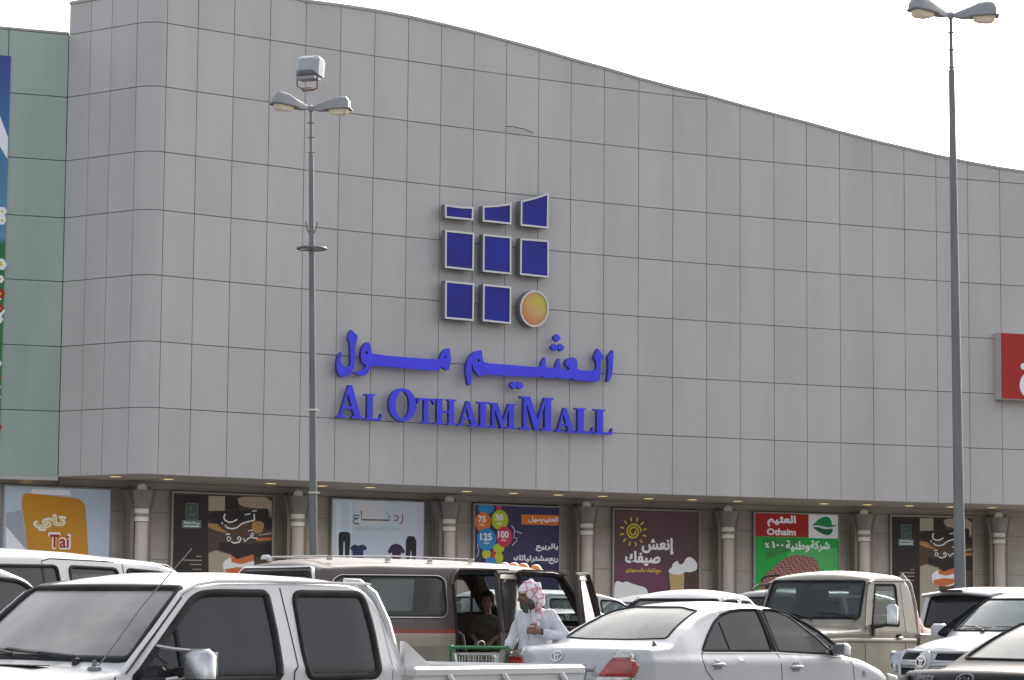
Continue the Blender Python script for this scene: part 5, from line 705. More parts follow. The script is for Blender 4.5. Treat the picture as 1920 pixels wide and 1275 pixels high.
def lamp_post(base, top, rb, rt, label, extras):
    dx, dy = top[0] - base[0], top[1] - base[1]; H_ = top[2]
    p = empty('lamp_post', (base[0], base[1], 0), 0, label, 'lamp post', 'double headed lamp posts')
    sx = dx / (top[2] - 1.45)
    ln = lambda z: ((z - 1.45) * sx, 0, z)
    b = MB(); b.tube([ln(z) for z in (0, .5, 3, 6, 9, H_ - 1.0)] + [ln(H_ - .99), ln(H_)], [rb * (1 - z / H_) + rt * z / H_ for z in (0, .5, 3, 6, 9, H_ - 1.0)] + [rt * .72, rt * .62], 20); b.build('pole', 'pole_metal', p, True)
    b = MB(); b.box((0, 0, .16), (.5, .5, .04)); b.build('base_plate', 'pole_metal', p)
    for z in (H_ - .30, H_ - .62, H_ - .95):
        b = MB(); t_ = ln(z); b.lathe((t_[0], 0, z), [(rt * .9, -.012), (rt * 1.02, 0), (rt * .9, .012)], 14); b.tube([(t_[0] - rt * 1.6, 0, z), (t_[0] + rt * 1.6, 0, z)], .012, 6); b.build('clamp', 'pole_metal', p)
    q = empty('lamp_head_mount', ln(H_)); q.parent = p
    b = MB(); b.lathe((0, 0, 0), [(.05, -.04), (.06, 0), (.055, .07), (.02, .09)], 14); o = b.build('mount', 'lamp_housing', p, True); o.location = ln(H_)
    return p, ln
(pb, pt) = POLES[0]
lp1, ln1 = lamp_post(pb, pt, .100, .046, 'slimmer grey lamp post carrying a floodlight and a hoop, left of the mall sign', 1)
(pb2, pt2) = POLES[1]
lp2, ln2 = lamp_post(pb2, pt2, .114, .052, 'tall thick grey lamp post with two lanterns rising against the sky at right', 2)
for lp, ln, H_, kk in ((lp1, ln1, POLES[0][1][2], .95), (lp2, ln2, POLES[1][1][2], .92)):
    for o in [c for c in bpy.data.objects if c.parent == lp and c.name.startswith('lamp_head_mount')]: bpy.data.objects.remove(o)
    n_before = set(bpy.data.objects)
    lamp_head(lp, R(180 + 24), kk, .10); lamp_head(lp, R(-9), kk, .02)
    for o in set(bpy.data.objects) - n_before:
        if o.parent == lp: o.location = ln(H_)
# ring, spikes, bracket bands on the left post
zr = 9.19
b = MB(); b.tube([(ln1(zr)[0] + .31 * math.cos(t), .31 * math.sin(t), zr) for t in np.linspace(0, 2 * math.pi, 25)], .026, 6, False)
for k in range(4): a = k * math.pi / 2; b.tube([ln1(zr), (ln1(zr)[0] + .31 * math.cos(a), .31 * math.sin(a), zr)], .018, 6)
b.lathe(ln1(zr), [(.09, -.05), (.10, 0), (.09, .05)], 16); b.build('hoop', 'pole_metal', lp1)
for sx in (-1, 1):
    b = MB(); z = 9.6; x0 = ln1(z)[0]; b.tube([(x0 + sx * .05, -.03, z - .08), (x0 + sx * .09, -.04, z), (x0 + sx * .13, -.04, z + .17)], .014, 6); b.build('spike', 'pole_metal', lp1)
for z in (5.7, 3.93):
    b = MB(); b.lathe(ln1(z), [(.092, -.02), (.105, -.015), (.105, .015), (.092, .02)], 18); b.box((ln1(z)[0] + .12, -.02, z), (.05, .03, .03)); b.build('clamp', 'bright_metal', lp1)
# floodlight carried above the left post
fx, fz = ln1(POLES[0][1][2])[0], POLES[0][1][2]
fl_ = empty('floodlight', (pb[0] + fx - .09, pb[1], fz + .02), R(-22), 'pale grey floodlight on a rusty yoke above the left lamp post', 'floodlight')
b = MB(); b.tube([(0, 0, -.02), (0, 0, .42)], .016, 8); b.build('stem', 'flood_housing', fl_)
b = MB(); b.box((0.02, 0, .40), (.26, .07, .035)); b.box((-.02, 0, .45), (.25, .05, .012)); b.build('mounting_bar', 'rust', fl_)
b = MB(); b.tube([(-.10, 0, .43), (-.24, 0, .50), (-.25, 0, .75), (-.25, .0, .86)], .016, 6); b.tube([(.10, 0, .40), (.24, 0, .42), (.25, 0, .72)], .02, 6); b.build('yoke', 'rust', fl_)
V = []
for (yy, sc_) in ((-.22, .62), (-.10, .98), (.12, 1.0), (.20, .94)):
    for sx, sz in ((-1, -.75), (-.98, .8), (-.7, 1.0), (.78, .96), (1.0, .7), (1.0, -.8)): V.append((sx * .27 * sc_, yy, .93 + sz * .25 * sc_))
F = [(0, 1, 2, 3, 4, 5), (23, 22, 21, 20, 19, 18)]
for a in range(3): F += [(6 * a + i, 6 * a + (i + 1) % 6, 6 * a + 6 + (i + 1) % 6, 6 * a + 6 + i) for i in range(6)]
o = mesh('housing', V, F, 'flood_housing', fl_); fixn(o); o.rotation_euler = (R(-8), 0, 0)
b = MB(); b.box((0.02, .02, .66), (.44, .30, .07)); b.build('control_gear', 'lamp_housing', fl_)
# ------------------------------------------------------------------ vehicles: a shell lofted along the side profile
def tb(t, x):
    if not isinstance(t, (list, tuple)): return np.full_like(np.asarray(x, float), t)
    return np.interp(x, [p[0] for p in t], [p[1] for p in t])
def inpoly(P, poly):
    x, y = P[:, 0], P[:, 1]; c = np.zeros(len(P), bool); n = len(poly)
    for i in range(n):
        (x1, y1), (x2, y2) = poly[i], poly[(i + 1) % n]
        if y1 == y2: continue
        k = ((y1 > y) != (y2 > y)) & (x < (x2 - x1) * (y - y1) / (y2 - y1) + x1); c ^= k
    return c
def nearest(P, poly):
    best = np.full(len(P), 1e9); Q = P.copy(); n = len(poly)
    for i in range(n):
        a = np.array(poly[i]); b = np.array(poly[(i + 1) % n]); d = b - a; l2 = max(d @ d, 1e-12)
        t = np.clip(((P - a) @ d) / l2, 0, 1); q = a + t[:, None] * d; e = ((P - q) ** 2).sum(1); m = e < best; Q[m] = q[m]; best[m] = e[m]
    return Q
def rounded(poly, r, n=4):
    out = []; N = len(poly)
    for i in range(N):
        p0, p1, p2 = (np.array(poly[(i + k) % N], float) for k in (-1, 0, 1)); a = p0 - p1; b = p2 - p1; la, lb = np.hypot(*a), np.hypot(*b)
        rr = min(r if not isinstance(r, (list, tuple)) else r[i], la * .45, lb * .45); s, e = p1 + a / la * rr, p1 + b / lb * rr
        for k in range(n + 1): t = k / n; q = (1 - t) ** 2 * s + 2 * t * (1 - t) * p1 + t * t * e; out.append((float(q[0]), float(q[1])))
    return out
def densify(poly, step, closed=True):
    out = []; N = len(poly)
    for i in range(N if closed else N - 1):
        a = np.array(poly[i], float); b = np.array(poly[(i + 1) % N], float); k = max(1, int(np.hypot(*(b - a)) / step))
        for j in range(k): q = a + (b - a) * j / k; out.append((float(q[0]), float(q[1])))
    if not closed: out.append(tuple(poly[-1]))
    return out
class Car:
    def __init__(s, name, label, cat, pose, spec, group=None):
        s.sp = spec; s.root = empty(name, (pose[0], pose[1], 0), R(pose[2]), label, cat, group)
        s.prof = spec['prof']; P = densify(s.prof, .035, False)
        # light smoothing of the side profile
        A = np.array(P); k = spec.get('smooth', 2)
        for _ in range(k): A[1:-1] = (A[:-2] + 2 * A[1:-1] + A[2:]) / 4
        s.A = A; s.zs = spec.get('zs', .30); s.xp = float(A[np.argmax(A[:, 1]), 0])
        s.W = spec['W']; s.zb = spec['zb']; s.tum = spec['tum']; s.r = spec.get('r', .05); s.cr = spec.get('crown', .04); s.bow = spec.get('bow', 0.0)
        s.paint = spec['paint']
        s.fx = A[A[:, 0] > s.xp]; s.rx = A[A[:, 0] <= s.xp]
    def wside(s, x, z):
        W = tb(s.W, x); zb = tb(s.zb, x); w = W - tb(s.tum, x) * np.maximum(0, z - zb) - np.where(z > zb, np.minimum((z - zb) / .06, 1) * s.sp.get('shoulder', 0), 0)
        lo = np.maximum(0, .62 - z); return w - .35 * lo ** 2 - np.maximum(0, z - .62) * (z < zb) * .02
    def zt(s, x): return np.interp(x, s.A[:, 0], s.A[:, 1])
    def warp(s, x, y): return x + tb(s.bow, x) * (np.abs(y) / np.maximum(tb(s.W, x), .01)) ** 2.2
    # domains -> 3D
    def side(s, sg):
        def f(X, z, off=0.0):
            X = float(X); x = X
            for _ in range(5): y = float(s.wside(x, z)); x = X - float(tb(s.bow, x)) * (abs(y) / float(tb(s.W, x))) ** 2.2
            y = float(s.wside(x, z)); return (X, sg * (y + off), z + off * .1)
        return f
    def face(s, tab, sx):
        """front or rear facing surfaces addressed by (y, z)"""
        T = tab[np.argsort(tab[:, 1])]
        def f(y, z, off=0.0):
            r = .02; c = float(tb(s.cr, np.interp(z, T[:, 1], T[:, 0]))); x = float(np.interp(z, T[:, 1], T[:, 0])); w = max(float(s.wside(x, z)), .3)
            zc = z + c * (y / w) ** 2; x = float(np.interp(zc, T[:, 1], T[:, 0]))
            x2 = float(np.interp(zc + .02, T[:, 1], T[:, 0])); x1 = float(np.interp(zc - .02, T[:, 1], T[:, 0])); nz = -(x2 - x1) / .04 * sx; l = math.hypot(1, nz)
            return (float(s.warp(x, y)) + sx * off / l, y, z + off * nz / l)
        return f
    def front(s): return s.face(s.fx, 1)
    def rear(s): return s.face(s.rx, -1)
    def top(s):
        def f(x, y, off=0.0):
            w = max(float(s.wside(x, float(s.zt(x)) - .05)), .3); return (float(s.warp(x, y)), y, float(s.zt(x)) - float(tb(s.cr, x)) * (y / w) ** 2 + off)
        return f
    def shell(s, cuts=(), splits=(), roofsplit=None):
        """cuts: [(domain, polygon)], splits: [(part name, domain, polygon, paint)]; domains 'L','R','F','B','T'"""
        A = s.A; n = len(A); NS, NA, NT = 34, 5, 12; half = NS + NA + NT; X = np.zeros((n, half)); Y = X.copy(); Z = X.copy(); D = np.zeros((n, half), int)
        for i, (x, zt) in enumerate(A):
            c = float(tb(s.cr, x)); r = min(float(tb(s.r, x)), max(.005, (zt - s.zs) * .3)); ze = max(zt - c - r, s.zs + .01); zl = np.linspace(s.zs, ze, NS)
            w = s.wside(np.full(NS, x), zl); Y[i, :NS] = w; Z[i, :NS] = zl; ye = w[-1]
            for k in range(NA): a = math.pi / 2 * (k + 1) / NA; Y[i, NS + k] = ye - r * (1 - math.cos(a)); Z[i, NS + k] = ze + r * math.sin(a)
            yi = ye - r
            for k in range(NT): y = yi * (1 - (k + 1) / NT); Y[i, NS + NA + k] = y; Z[i, NS + NA + k] = (ze + r) + (zt - ze - r) * (1 - (y / max(yi, .01)) ** 2)
            X[i] = x
        XW = X + tb(s.bow, X) * (np.abs(Y) / np.maximum(tb(s.W, X), .01)) ** 2.2
        # full section: left side (+y) bottom .. centre .. right side bottom
        cols = 2 * half - 1
        def full(M, neg=False):
            o = np.zeros((n, cols)); o[:, :half] = M; o[:, half:] = (-1 if neg else 1) * M[:, :half - 1][:, ::-1]; return o
        VX, VY, VZ, VX0 = full(XW), full(Y, True), full(Z), full(X)
        V = np.stack([VX, VY, VZ], 2)
        ci = np.arange(cols - 1); side_cells = np.where(ci < NS + 1, 1, np.where(ci >= cols - 1 - NS - 1, 2, 0))   # 1 left, 2 right, 0 top
        lab = np.zeros((n - 1, cols - 1), int)
        cx = (V[:-1, :-1] + V[1:, :-1] + V[1:, 1:] + V[:-1, 1:]) / 4; cx0 = (VX0[:-1, :-1] + VX0[1:, 1:]) / 2
        front = s.front(); rear = s.rear(); topf = s.top(); fl, frr = s.side(1), s.side(-1)
        regs = [(-1, d, p) for d, p in cuts] + [(k + 1, d, p) for k, (nm, d, p, m) in enumerate(splits)]
        for val, d, poly in regs[::-1]:
            if d in 'LR':
                ok = (side_cells[None, :] == (1 if d == 'L' else 2)) & np.ones((n - 1, 1), bool); P = np.stack([cx[..., 0], cx[..., 2]], 2)
            elif d in 'FB':
                ok = (side_cells[None, :] == 0) & ((cx0 > s.xp) if d == 'F' else (cx0 <= s.xp)); P = np.stack([cx[..., 1], cx[..., 2]], 2)
            else: ok = (side_cells[None, :] == 0) & np.ones((n - 1, 1), bool); P = np.stack([cx0, cx[..., 1]], 2)
            ins = inpoly(P.reshape(-1, 2), poly).reshape(P.shape[:2]) & ok; lab[ins] = val
            # snap the vertices on the border of this region onto the outline
            pad = np.zeros((n + 1, cols + 1), int); pad[1:-1, 1:-1] = ins
            corners = pad[:-1, :-1] + pad[1:, :-1] + pad[:-1, 1:] + pad[1:, 1:]
            okp = np.zeros((n + 1, cols + 1), int); okp[1:-1, 1:-1] = ok; oc = okp[:-1, :-1] + okp[1:, :-1] + okp[:-1, 1:] + okp[1:, 1:]
            I, Jx = np.where((corners > 0) & (corners < 4) & (oc == 4))
            if len(I):
                if d in 'LR':
                    Q = nearest(np.stack([V[I, Jx, 0], V[I, Jx, 2]], 1), poly); ff = fl if d == 'L' else frr
                    for a, b, q in zip(I, Jx, Q): V[a, b] = ff(q[0], q[1])
                elif d in 'FB':
                    Q = nearest(np.stack([V[I, Jx, 1], V[I, Jx, 2]], 1), poly); ff = front if d == 'F' else rear
                    for a, b, q in zip(I, Jx, Q): V[a, b] = ff(q[0], q[1])
        names = ['body'] + [x[0] for x in splits]; paints = [s.paint] + [x[3] for x in splits]; out = []
        Vf = V.reshape(-1, 3)
        for k, nm in enumerate(names):
            I, Jx = np.where(lab == k)
            if not len(I): continue
            q = np.stack([I * cols + Jx, I * cols + Jx + 1, (I + 1) * cols + Jx + 1, (I + 1) * cols + Jx], 1); u, inv = np.unique(q, return_inverse=True); F = inv.reshape(-1, 4)
            FF = [tuple(f) for f in F.tolist()]; VV = Vf[u].tolist()
            mi = None; mt = paints[k]
            two = s.sp.get('two_tone')
            if two and nm in ('body', 'door'):
                zc = Vf[q].mean(1)[:, 2]; mt = [m for _, m in two]; mi = [next(j for j, (zz, _) in enumerate(two) if z < zz) for z in zc]
            if nm == 'body':
                for st in (0, (n - 1)):   # close the ends
                    pass
            o = mesh(nm, VV, FF, mt, s.root, True, 38, mi); out.append(o)
            if nm == 'body':
                s.body = o
        # closing plates below the bumpers
        for st in (0, n - 1):
            ring = [tuple(V[st, c]) for c in range(0, cols, 3)] + [tuple(V[st, cols - 1])]
            o = mesh('bumper_plate', ring, [tuple(range(len(ring)))], 'black_plastic', s.body)
        return out
    def ribbon(s, pts, f, prof, m, name, parent=None, closed=True, step=.05):
        P2 = densify(pts, step, closed); n = len(P2); P = [Vector(f(a, b, 0)) for a, b in P2]; Nn = [(Vector(f(a, b, .02)) - Vector(f(a, b, 0))).normalized() for a, b in P2]; V = []
        for i in range(n):
            a = P[(i - 1) % n] if closed else P[max(i - 1, 0)]; b = P[(i + 1) % n] if closed else P[min(i + 1, n - 1)]; t = (b - a).normalized(); B = Nn[i].cross(t).normalized()
            for (u, h) in prof: V.append(P[i] + B * u + Nn[i] * h)
        k = len(prof); F = []
        for i in range(n if closed else n - 1):
            j = (i + 1) % n
            for q in range(k - 1): F.append((i * k + q, i * k + q + 1, j * k + q + 1, j * k + q))
        return mesh(name, V, F, m, parent or s.root, True, 60)
    def pane(s, poly, f, m, name, parent=None, off=-.007, step=.045):
        a = np.array(poly); x0, z0 = a.min(0) - .001; x1, z1 = a.max(0) + .001; nx = max(3, int((x1 - x0) / step)); nz = max(3, int((z1 - z0) / step))
        gx, gz = np.meshgrid(np.linspace(x0, x1, nx + 1), np.linspace(z0, z1, nz + 1), indexing='ij'); G = np.stack([gx, gz], 2)
        C = (G[:-1, :-1] + G[1:, 1:]) / 2; ins = inpoly(C.reshape(-1, 2), poly).reshape(C.shape[:2]); pad = np.zeros((nx + 2, nz + 2), int); pad[1:-1, 1:-1] = ins
        co = pad[:-1, :-1] + pad[1:, :-1] + pad[:-1, 1:] + pad[1:, 1:]; I, J = np.where((co > 0) & (co < 4)); G[I, J] = nearest(G[I, J], poly)
        idx = -np.ones((nx + 1, nz + 1), int); V = []; F = []
        for i, j in zip(*np.where(ins)):
            q = []
            for di, dj in ((0, 0), (1, 0), (1, 1), (0, 1)):
                if idx[i + di, j + dj] < 0: idx[i + di, j + dj] = len(V); V.append(f(G[i + di, j + dj, 0], G[i + di, j + dj, 1], off))
                q.append(int(idx[i + di, j + dj]))
            F.append(tuple(q))
        if F:
            a, b, c_, _ = (Vector(V[i]) for i in F[len(F) // 2]); nrm = (b - a).cross(c_ - a); g = np.array(poly).mean(0); outw = Vector(f(g[0], g[1], .05)) - Vector(f(g[0], g[1], 0))
            if nrm.dot(outw) < 0: F = [t[::-1] for t in F]
        return mesh(name, V, F, m, parent or s.root, True, 60)
    def window(s, poly, f, glass, name='side_window', seal=.022, sealm='rubber', r=.04, trim=None):
        p = rounded(poly, r); w = s.pane(p, f, glass, name)
        c = np.array(p).mean(0); sg = 1
        # which side of the ribbon is outward is irrelevant: profile is symmetric
        s.ribbon(p, f, [(-seal, -.004), (-seal * .8, .006), (0, .009), (seal * .8, .006), (seal, -.004)], sealm, 'seal', w)
        if trim: s.ribbon([(c[0] + (a - c[0]) * (1 + trim), c[1] + (b - c[1]) * (1 + trim)) for a, b in p], f, [(-.008, .0), (-.004, .012), (.004, .012), (.008, .0)], 'chrome_trim', 'trim', w)
        return w, p
    def plate(s, poly, f, m, name, parent=None, h=.012, r=None, inset_=.12, base=-.004):
        p = densify(rounded(poly, r) if r else poly, .05); c = np.array(p).mean(0); V = []; n = len(p); lv = [(1, base), (1, h * .6), (1 - inset_ * .5, h), (1 - inset_ * 1.6, h * 1.15), (.5, h * 1.25)]
        for k, h_ in lv: V += [f(c[0] + (a - c[0]) * k, c[1] + (b - c[1]) * k, h_) for a, b in p]
        V.append(f(c[0], c[1], h * 1.3)); F = []
        for l in range(len(lv) - 1):
            for i in range(n): j = (i + 1) % n; F.append((l * n + i, l * n + j, (l + 1) * n + j, (l + 1) * n + i))
        for i in range(n): F.append(((len(lv) - 1) * n + i, (len(lv) - 1) * n + (i + 1) % n, len(V) - 1))
        o = mesh(name, V, F, m, parent or s.root, True, 40); fixn(o); return o
    def seam(s, pts, f, parent=None, w=.007, name='seam', m='gap_dark', closed=False): return s.ribbon(pts, f, [(-w, .0012), (w, .0012)], m, name, parent or s.body, closed)
    def handle(s, f, x, z, m, l=.19, h=.028):
        pts = [(x - l / 2, z), (x - l / 2 + .03, z + h * .6), (x + l / 2 - .03, z + h * .6), (x + l / 2, z), (x + l / 2 - .03, z - h * .5), (x - l / 2 + .03, z - h * .5)]
        o = s.plate([(x - .06, z - .045), (x + .06, z - .045), (x + .07, z + .02), (x + .05, z + .05), (x - .05, z + .05), (x - .07, z + .02)], f, 'gap_dark' if m != 'white_paint_clean' else 'silver_paint', 'handle_recess', None, .0015)
        q = s.plate(pts, f, m, 'handle', None, .04, None, .2); return q
    def wheel(s, x, sg, rad=.34, w=.21):
        y = sg * (float(tb(s.W, x)) - .12); t = MB()
        t.lathe((x, y, rad), [(rad * .62, -w / 2), (rad * .93, -w / 2), (rad, -w / 2 + .03), (rad, w / 2 - .03), (rad * .93, w / 2), (rad * .62, w / 2)], 28, 'y'); o = t.build('wheel', 'tyre', s.root, True, 40)
        b = MB(); b.lathe((x, y, rad), [(rad * .64, sg * w * .5), (rad * .60, sg * w * .30), (rad * .3, sg * w * .42), (.03, sg * w * .46)], 20, 'y'); b.build('rim', 'rim_metal', o, True)
    def base(s, x0, x1, xr, xf, rad=.34, wheels=True):
        b = MB(); ww = float(tb(s.W, (x0 + x1) / 2)) - .14; b.box(((x0 + x1) / 2, 0, .36), (x1 - x0 - .2, 2 * ww, .22)); b.build('underbody', 'black_plastic', s.root)
        if wheels:
            for x in (xr, xf):
                for sg in (1, -1): s.wheel(x, sg, rad)
    def arches(s, xs, rad=.34):
        """wheel arch cut outlines"""
        out = []
        for x in xs:
            p = [(x + (rad + .07) * math.cos(t), max(.2, rad + (rad + .07) * math.sin(t))) for t in np.linspace(-.3, math.pi + .3, 19)]
            out.append(p)
        return out
    def arch_lips(s, arches, m):
        for p in arches:
            for sg in (1, -1): s.ribbon([q for q in p if q[1] > .3], s.side(sg), [(-.02, -.03), (-.018, .012), (.018, .014), (.03, -.001)], m, 'arch_lip', s.body, False)
    def seat(s, x, y, w, m, h=.62, z=.55, hr=True, face=1):
        b = MB(); b.rbox((x, y, z), (.5, w, .16), .05); b.build('seat_cushion', m, s.root, True, 50)
        b = MB(); V0 = len(b.V); b.rbox((0, 0, h / 2), (.14, w, h), .05); b.V = [(x - face * (.24 + (zz) * .22) + xx, y + yy, z + .04 + zz) for xx, yy, zz in b.V]; o = b.build('seat_back', m, s.root, True, 50)
        if hr: b = MB(); b.rbox((x - face * (.24 + h * .22 + .03), y, z + h + .14), (.10, min(.28, w * .6), .19), .04); b.build('headrest', m, o, True, 50)
    def interior(s, xd, xf, xr, y=.36, m='seat_grey', z=.55, h=.60, wheel_y=.36, dash_z=.98, bench=True, face=1):
        wd = float(tb(s.W, xd)) - .12; b = MB(); b.rbox((xd, 0, dash_z - .14), (.42, 2 * wd, .26), .06); b.build('dashboard', 'interior_dark', s.root, True, 50)
        for sg in (1, -1): s.seat(xf, sg * y, .5, m, h, z)
        if bench: s.seat(xr, 0, 1.25, m, h, z, False)
        b = MB(); c = (xd - .35, wheel_y, dash_z - .02); P = [(c[0] + .06 * math.cos(t), c[1] + .18 * math.sin(t), c[2] + .17 * math.cos(t)) for t in np.linspace(0, 2 * math.pi, 21)]; b.tube(P, .014, 6, False); b.tube([(c[0], c[1], c[2]), (c[0] + .25, c[1], c[2] - .08)], .02, 6)
        for t in (0, 2.1, 4.2): b.tube([c, (c[0] + .06 * math.cos(t), c[1] + .18 * math.sin(t), c[2] + .17 * math.cos(t))], .012, 5)
        b.build('steering_wheel', 'black_plastic', s.root, True)
    def mirror(s, x, y, z, m='white_paint_clean', sx=.10, sy=.18, sz=.15, arm=True, glassside=-1):
        sg = 1 if y > 0 else -1; b = MB(); b.rbox((0, 0, 0), (sx, sy, sz), .035, 0, 4); o = b.build('wing_mirror', m, s.root, True, 50); o.location = (x, y + sg * sy / 2, z)
        b = MB(); b.box((glassside * (sx / 2 + .002), 0, 0), (.004, sy * .86, sz * .8)); b.build('mirror_glass', 'chrome', o)
        if arm: b = MB(); b.box((-.0, -sg * sy * .55, -sz * .3), (.05, .12, .05)); b.build('mirror_arm', 'black_plastic', o)
        return o
    def wiper(s, f, a, b, c=None):
        """blade from a to b (face coordinates), pivot at c"""
        A_, B_ = Vector(f(*a, .02)), Vector(f(*b, .02)); m_ = (A_ + B_) / 2; k = MB(); k.tube([A_, m_ + Vector((0, 0, .008)), B_], .008, 5); k.tube([Vector(f(*c, .01)), Vector(f(*c, .04)), m_ + Vector((0, 0, .012))], .009, 5); k.lathe(Vector(f(*c, 0)), [(.022, -.01), (.022, .025), (.01, .03)], 10)
        k.build('wiper', 'black_plastic', s.root, True)

def oval_badge(car, f, cy, cz, w, h, m='chrome_trim', kind='ellipses', par=None, off=.014):
    """maker's badge: three interlocked ovals, raised metal"""
    def ring(cx, cz_, a, b, t):
        out = [(cx + a * math.cos(q), cz_ + b * math.sin(q)) for q in np.linspace(0, 2 * math.pi, 33)[:-1]]; inn = [(cx + (a - t) * math.cos(q), cz_ + (b - t) * math.sin(q)) for q in np.linspace(0, 2 * math.pi, 33)[:-1]]
        T = tess([out, inn]); P = out + inn; return [f(p[0], p[1], off) for p in P] + [f(p[0], p[1], 0) for p in P], [tuple(t) for t in T] + [(i, (i + 1) % 32, 64 + (i + 1) % 32, 64 + i) for i in range(32)] + [(32 + i, 32 + (i + 1) % 32, 96 + (i + 1) % 32, 96 + i) for i in range(32)]
    b = MB(); t = h * .11
    for c in ([(0, 0, w / 2, h / 2), (0, .02 * h, w * .15, h * .46), (0, .22 * h, w * .33, h * .20)] if kind == 'ellipses' else [(0, 0, w / 2, h / 2)]): b.add(*ring(cy + c[0], cz + c[1], c[2], c[3], t))
    o = b.build('badge', m, par or car.root); fixn(o); return o
# ------------------------------------------------------------------ near white double cab pickup
def pickup_bed(c, x0, x1, W, zr, paint, hooks=True, gusset=True, bars=(), floor=.62):
    """open cargo bed behind the cab, x0 (rear) < x1 (front); hollow, with rolled rails"""
    b = MB(); t = .045
    for sg in (1, -1):
        b.box(((x0 + x1) / 2, sg * (W - t / 2), (floor - .1 + zr - .05) / 2), (x1 - x0, t, zr - .05 - floor + .1))
    b.box((x0 + t / 2, 0, (floor + zr - .05) / 2), (t, 2 * W - 2 * t, zr - .05 - floor)); b.box((x1 - t / 2, 0, (floor + zr - .05) / 2), (t, 2 * W - 2 * t, zr - .05 - floor)); b.box(((x0 + x1) / 2, 0, floor), (x1 - x0, 2 * W - 2 * t, .03))
    bed = b.build('cargo_bed', paint, c.root)
    b = MB()
    for sg in (1, -1): b.rbox(((x0 + x1) / 2, sg * (W - .03), zr - .022), (x1 - x0 + .02, .085, .05), .018)
    b.rbox((x0 + .02, 0, zr - .024), (.07, 2 * W - .1, .046), .018); b.rbox((x1 - .03, 0, zr - .026), (.07, 2 * W - .1, .042), .018); b.build('bed_rail', paint, bed, True, 40)
    for x in bars:
        for sg in (1, -1): b = MB(); b.tube([(x, sg * (W + .004), zr - .05), (x - .01, sg * (W + .03), zr - .09), (x - .03, sg * (W + .012), zr - .17)], [.022, .02, .012], 8); b.build('rope_hook', paint, bed, True)
    return bed
spA = dict(paint='white_paint', zs=.34, W=[(-.05, .775), (.3, .79), (1.6, .79), (2.2, .775), (3.0, .74), (3.35, .66)], zb=1.06, tum=.32, r=[(-.05, .05), (.1, .06), (1.4, .055), (1.7, .035), (2.1, .05), (3.3, .08)], crown=[(-.05, .02), (.2, .045), (1.45, .05), (1.75, .03), (2.1, .03), (3.3, .05)],
    bow=[(-.05, .03), (.2, .02), (.5, 0), (1.3, 0), (1.6, -.06), (2.1, -.12), (3.3, -.22)],
    prof=[(-.045, .5), (-.04, 1.0), (.0, 1.2), (.085, 1.45), (.12, 1.53), (.19, 1.585), (.30, 1.605), (.8, 1.62), (1.3, 1.61), (1.52, 1.585), (1.62, 1.555), (2.16, 1.135), (2.19, 1.115), (2.7, 1.08), (3.15, 1.0), (3.25, .93), (3.3, .75), (3.32, .5)], smooth=1)
A_ = Car('pickup_truck', 'dusty white double cab pickup in the foreground with a chrome mirror and a long antenna', 'pickup truck', (-1.199, 15.999, 229.25), spA)
fwA = [(2.055, 1.03), (1.94, 1.13), (1.80, 1.245), (1.66, 1.365), (1.545, 1.46), (1.48, 1.488), (1.38, 1.498), (1.0, 1.50), (.98, 1.48), (.975, 1.3), (.985, 1.10), (1.005, 1.03)]
rwA = [(.775, 1.50), (.215, 1.502), (.19, 1.32), (.20, 1.04), (.775, 1.035), (.79, 1.16)]
wsA = [(-.70, 1.145), (.70, 1.145), (.615, 1.525), (-.615, 1.525)]; bwA = [(-.55, 1.13), (.55, 1.13), (.47, 1.46), (-.47, 1.46)]
arc = A_.arches([2.72], .34)
dF = [(.885, 1.525), (.868, 1.3), (.862, 1.10), (.895, 1.08), (.905, .45), (2.18, .45), (2.18, 1.05), (1.65, 1.50), (1.5, 1.525)]
dR = [(.868, 1.525), (.85, 1.3), (.845, 1.09), (.88, 1.06), (.885, .45), (.10, .45), (.09, 1.1), (.12, 1.525)]
cuts = []
for d in 'LR': cuts += [(d, rounded(fwA, .04)), (d, rounded(rwA, .05))] + [(d, a) for a in arc]
cuts += [('F', rounded(wsA, .05)), ('B', rounded(bwA, .05))]
A_.shell(cuts, [('door', d, p, 'white_paint') for d in 'LR' for p in (dF, dR)] + [('bonnet', 'T', [(2.235, -.66), (2.235, .66), (3.2, .60), (3.2, -.60)], 'white_paint')])
for sg in (1, -1):
    f = A_.side(sg); w1, p1 = A_.window(fwA, f, 'glass_dark', seal=.022, r=.05); A_.window(rwA, f, 'glass_privacy', seal=.022, r=.06)
    A_.ribbon([(1.70, 1.335), (1.708, 1.05)], f, [(-.014, -.004), (-.01, .004), (.01, .004), (.014, -.004)], 'rubber', 'quarter_bar', w1, False)
    A_.seam([(.872, 1.53), (.86, 1.3), (.853, 1.10), (.887, 1.07), (.893, .5)], f, w=.0042); A_.seam([(2.17, 1.06), (2.16, .5)], f, w=.005); A_.seam([(.11, 1.53), (.085, 1.1), (.09, .5)], f, w=.0035, m='silver_paint')
    A_.ribbon([(.13, 1.56), (.95, 1.566), (1.35, 1.56), (1.5, 1.54), (1.62, 1.495), (1.85, 1.30), (2.13, 1.075)], f, [(-.010, -.01), (-.006, .012), (.004, .013), (.008, .0)], 'white_paint', 'drip_rail', A_.body, False)
    A_.ribbon([(1.62, 1.47), (1.83, 1.295), (2.1, 1.07)], f, [(-.004, -.0), (-.003, .004), (.003, .004), (.004, .0)], 'gap_dark', 'pillar_gap', A_.body, False)
    A_.handle(f, 1.08, .94, 'chrome_trim'); A_.handle(f, .30, .95, 'chrome_trim')
A_.window(wsA, A_.front(), 'glass_screen_dust_sky', 'windscreen', .028, 'rubber', .05); A_.window(bwA, A_.rear(), 'glass_dark', 'rear_window', .02)
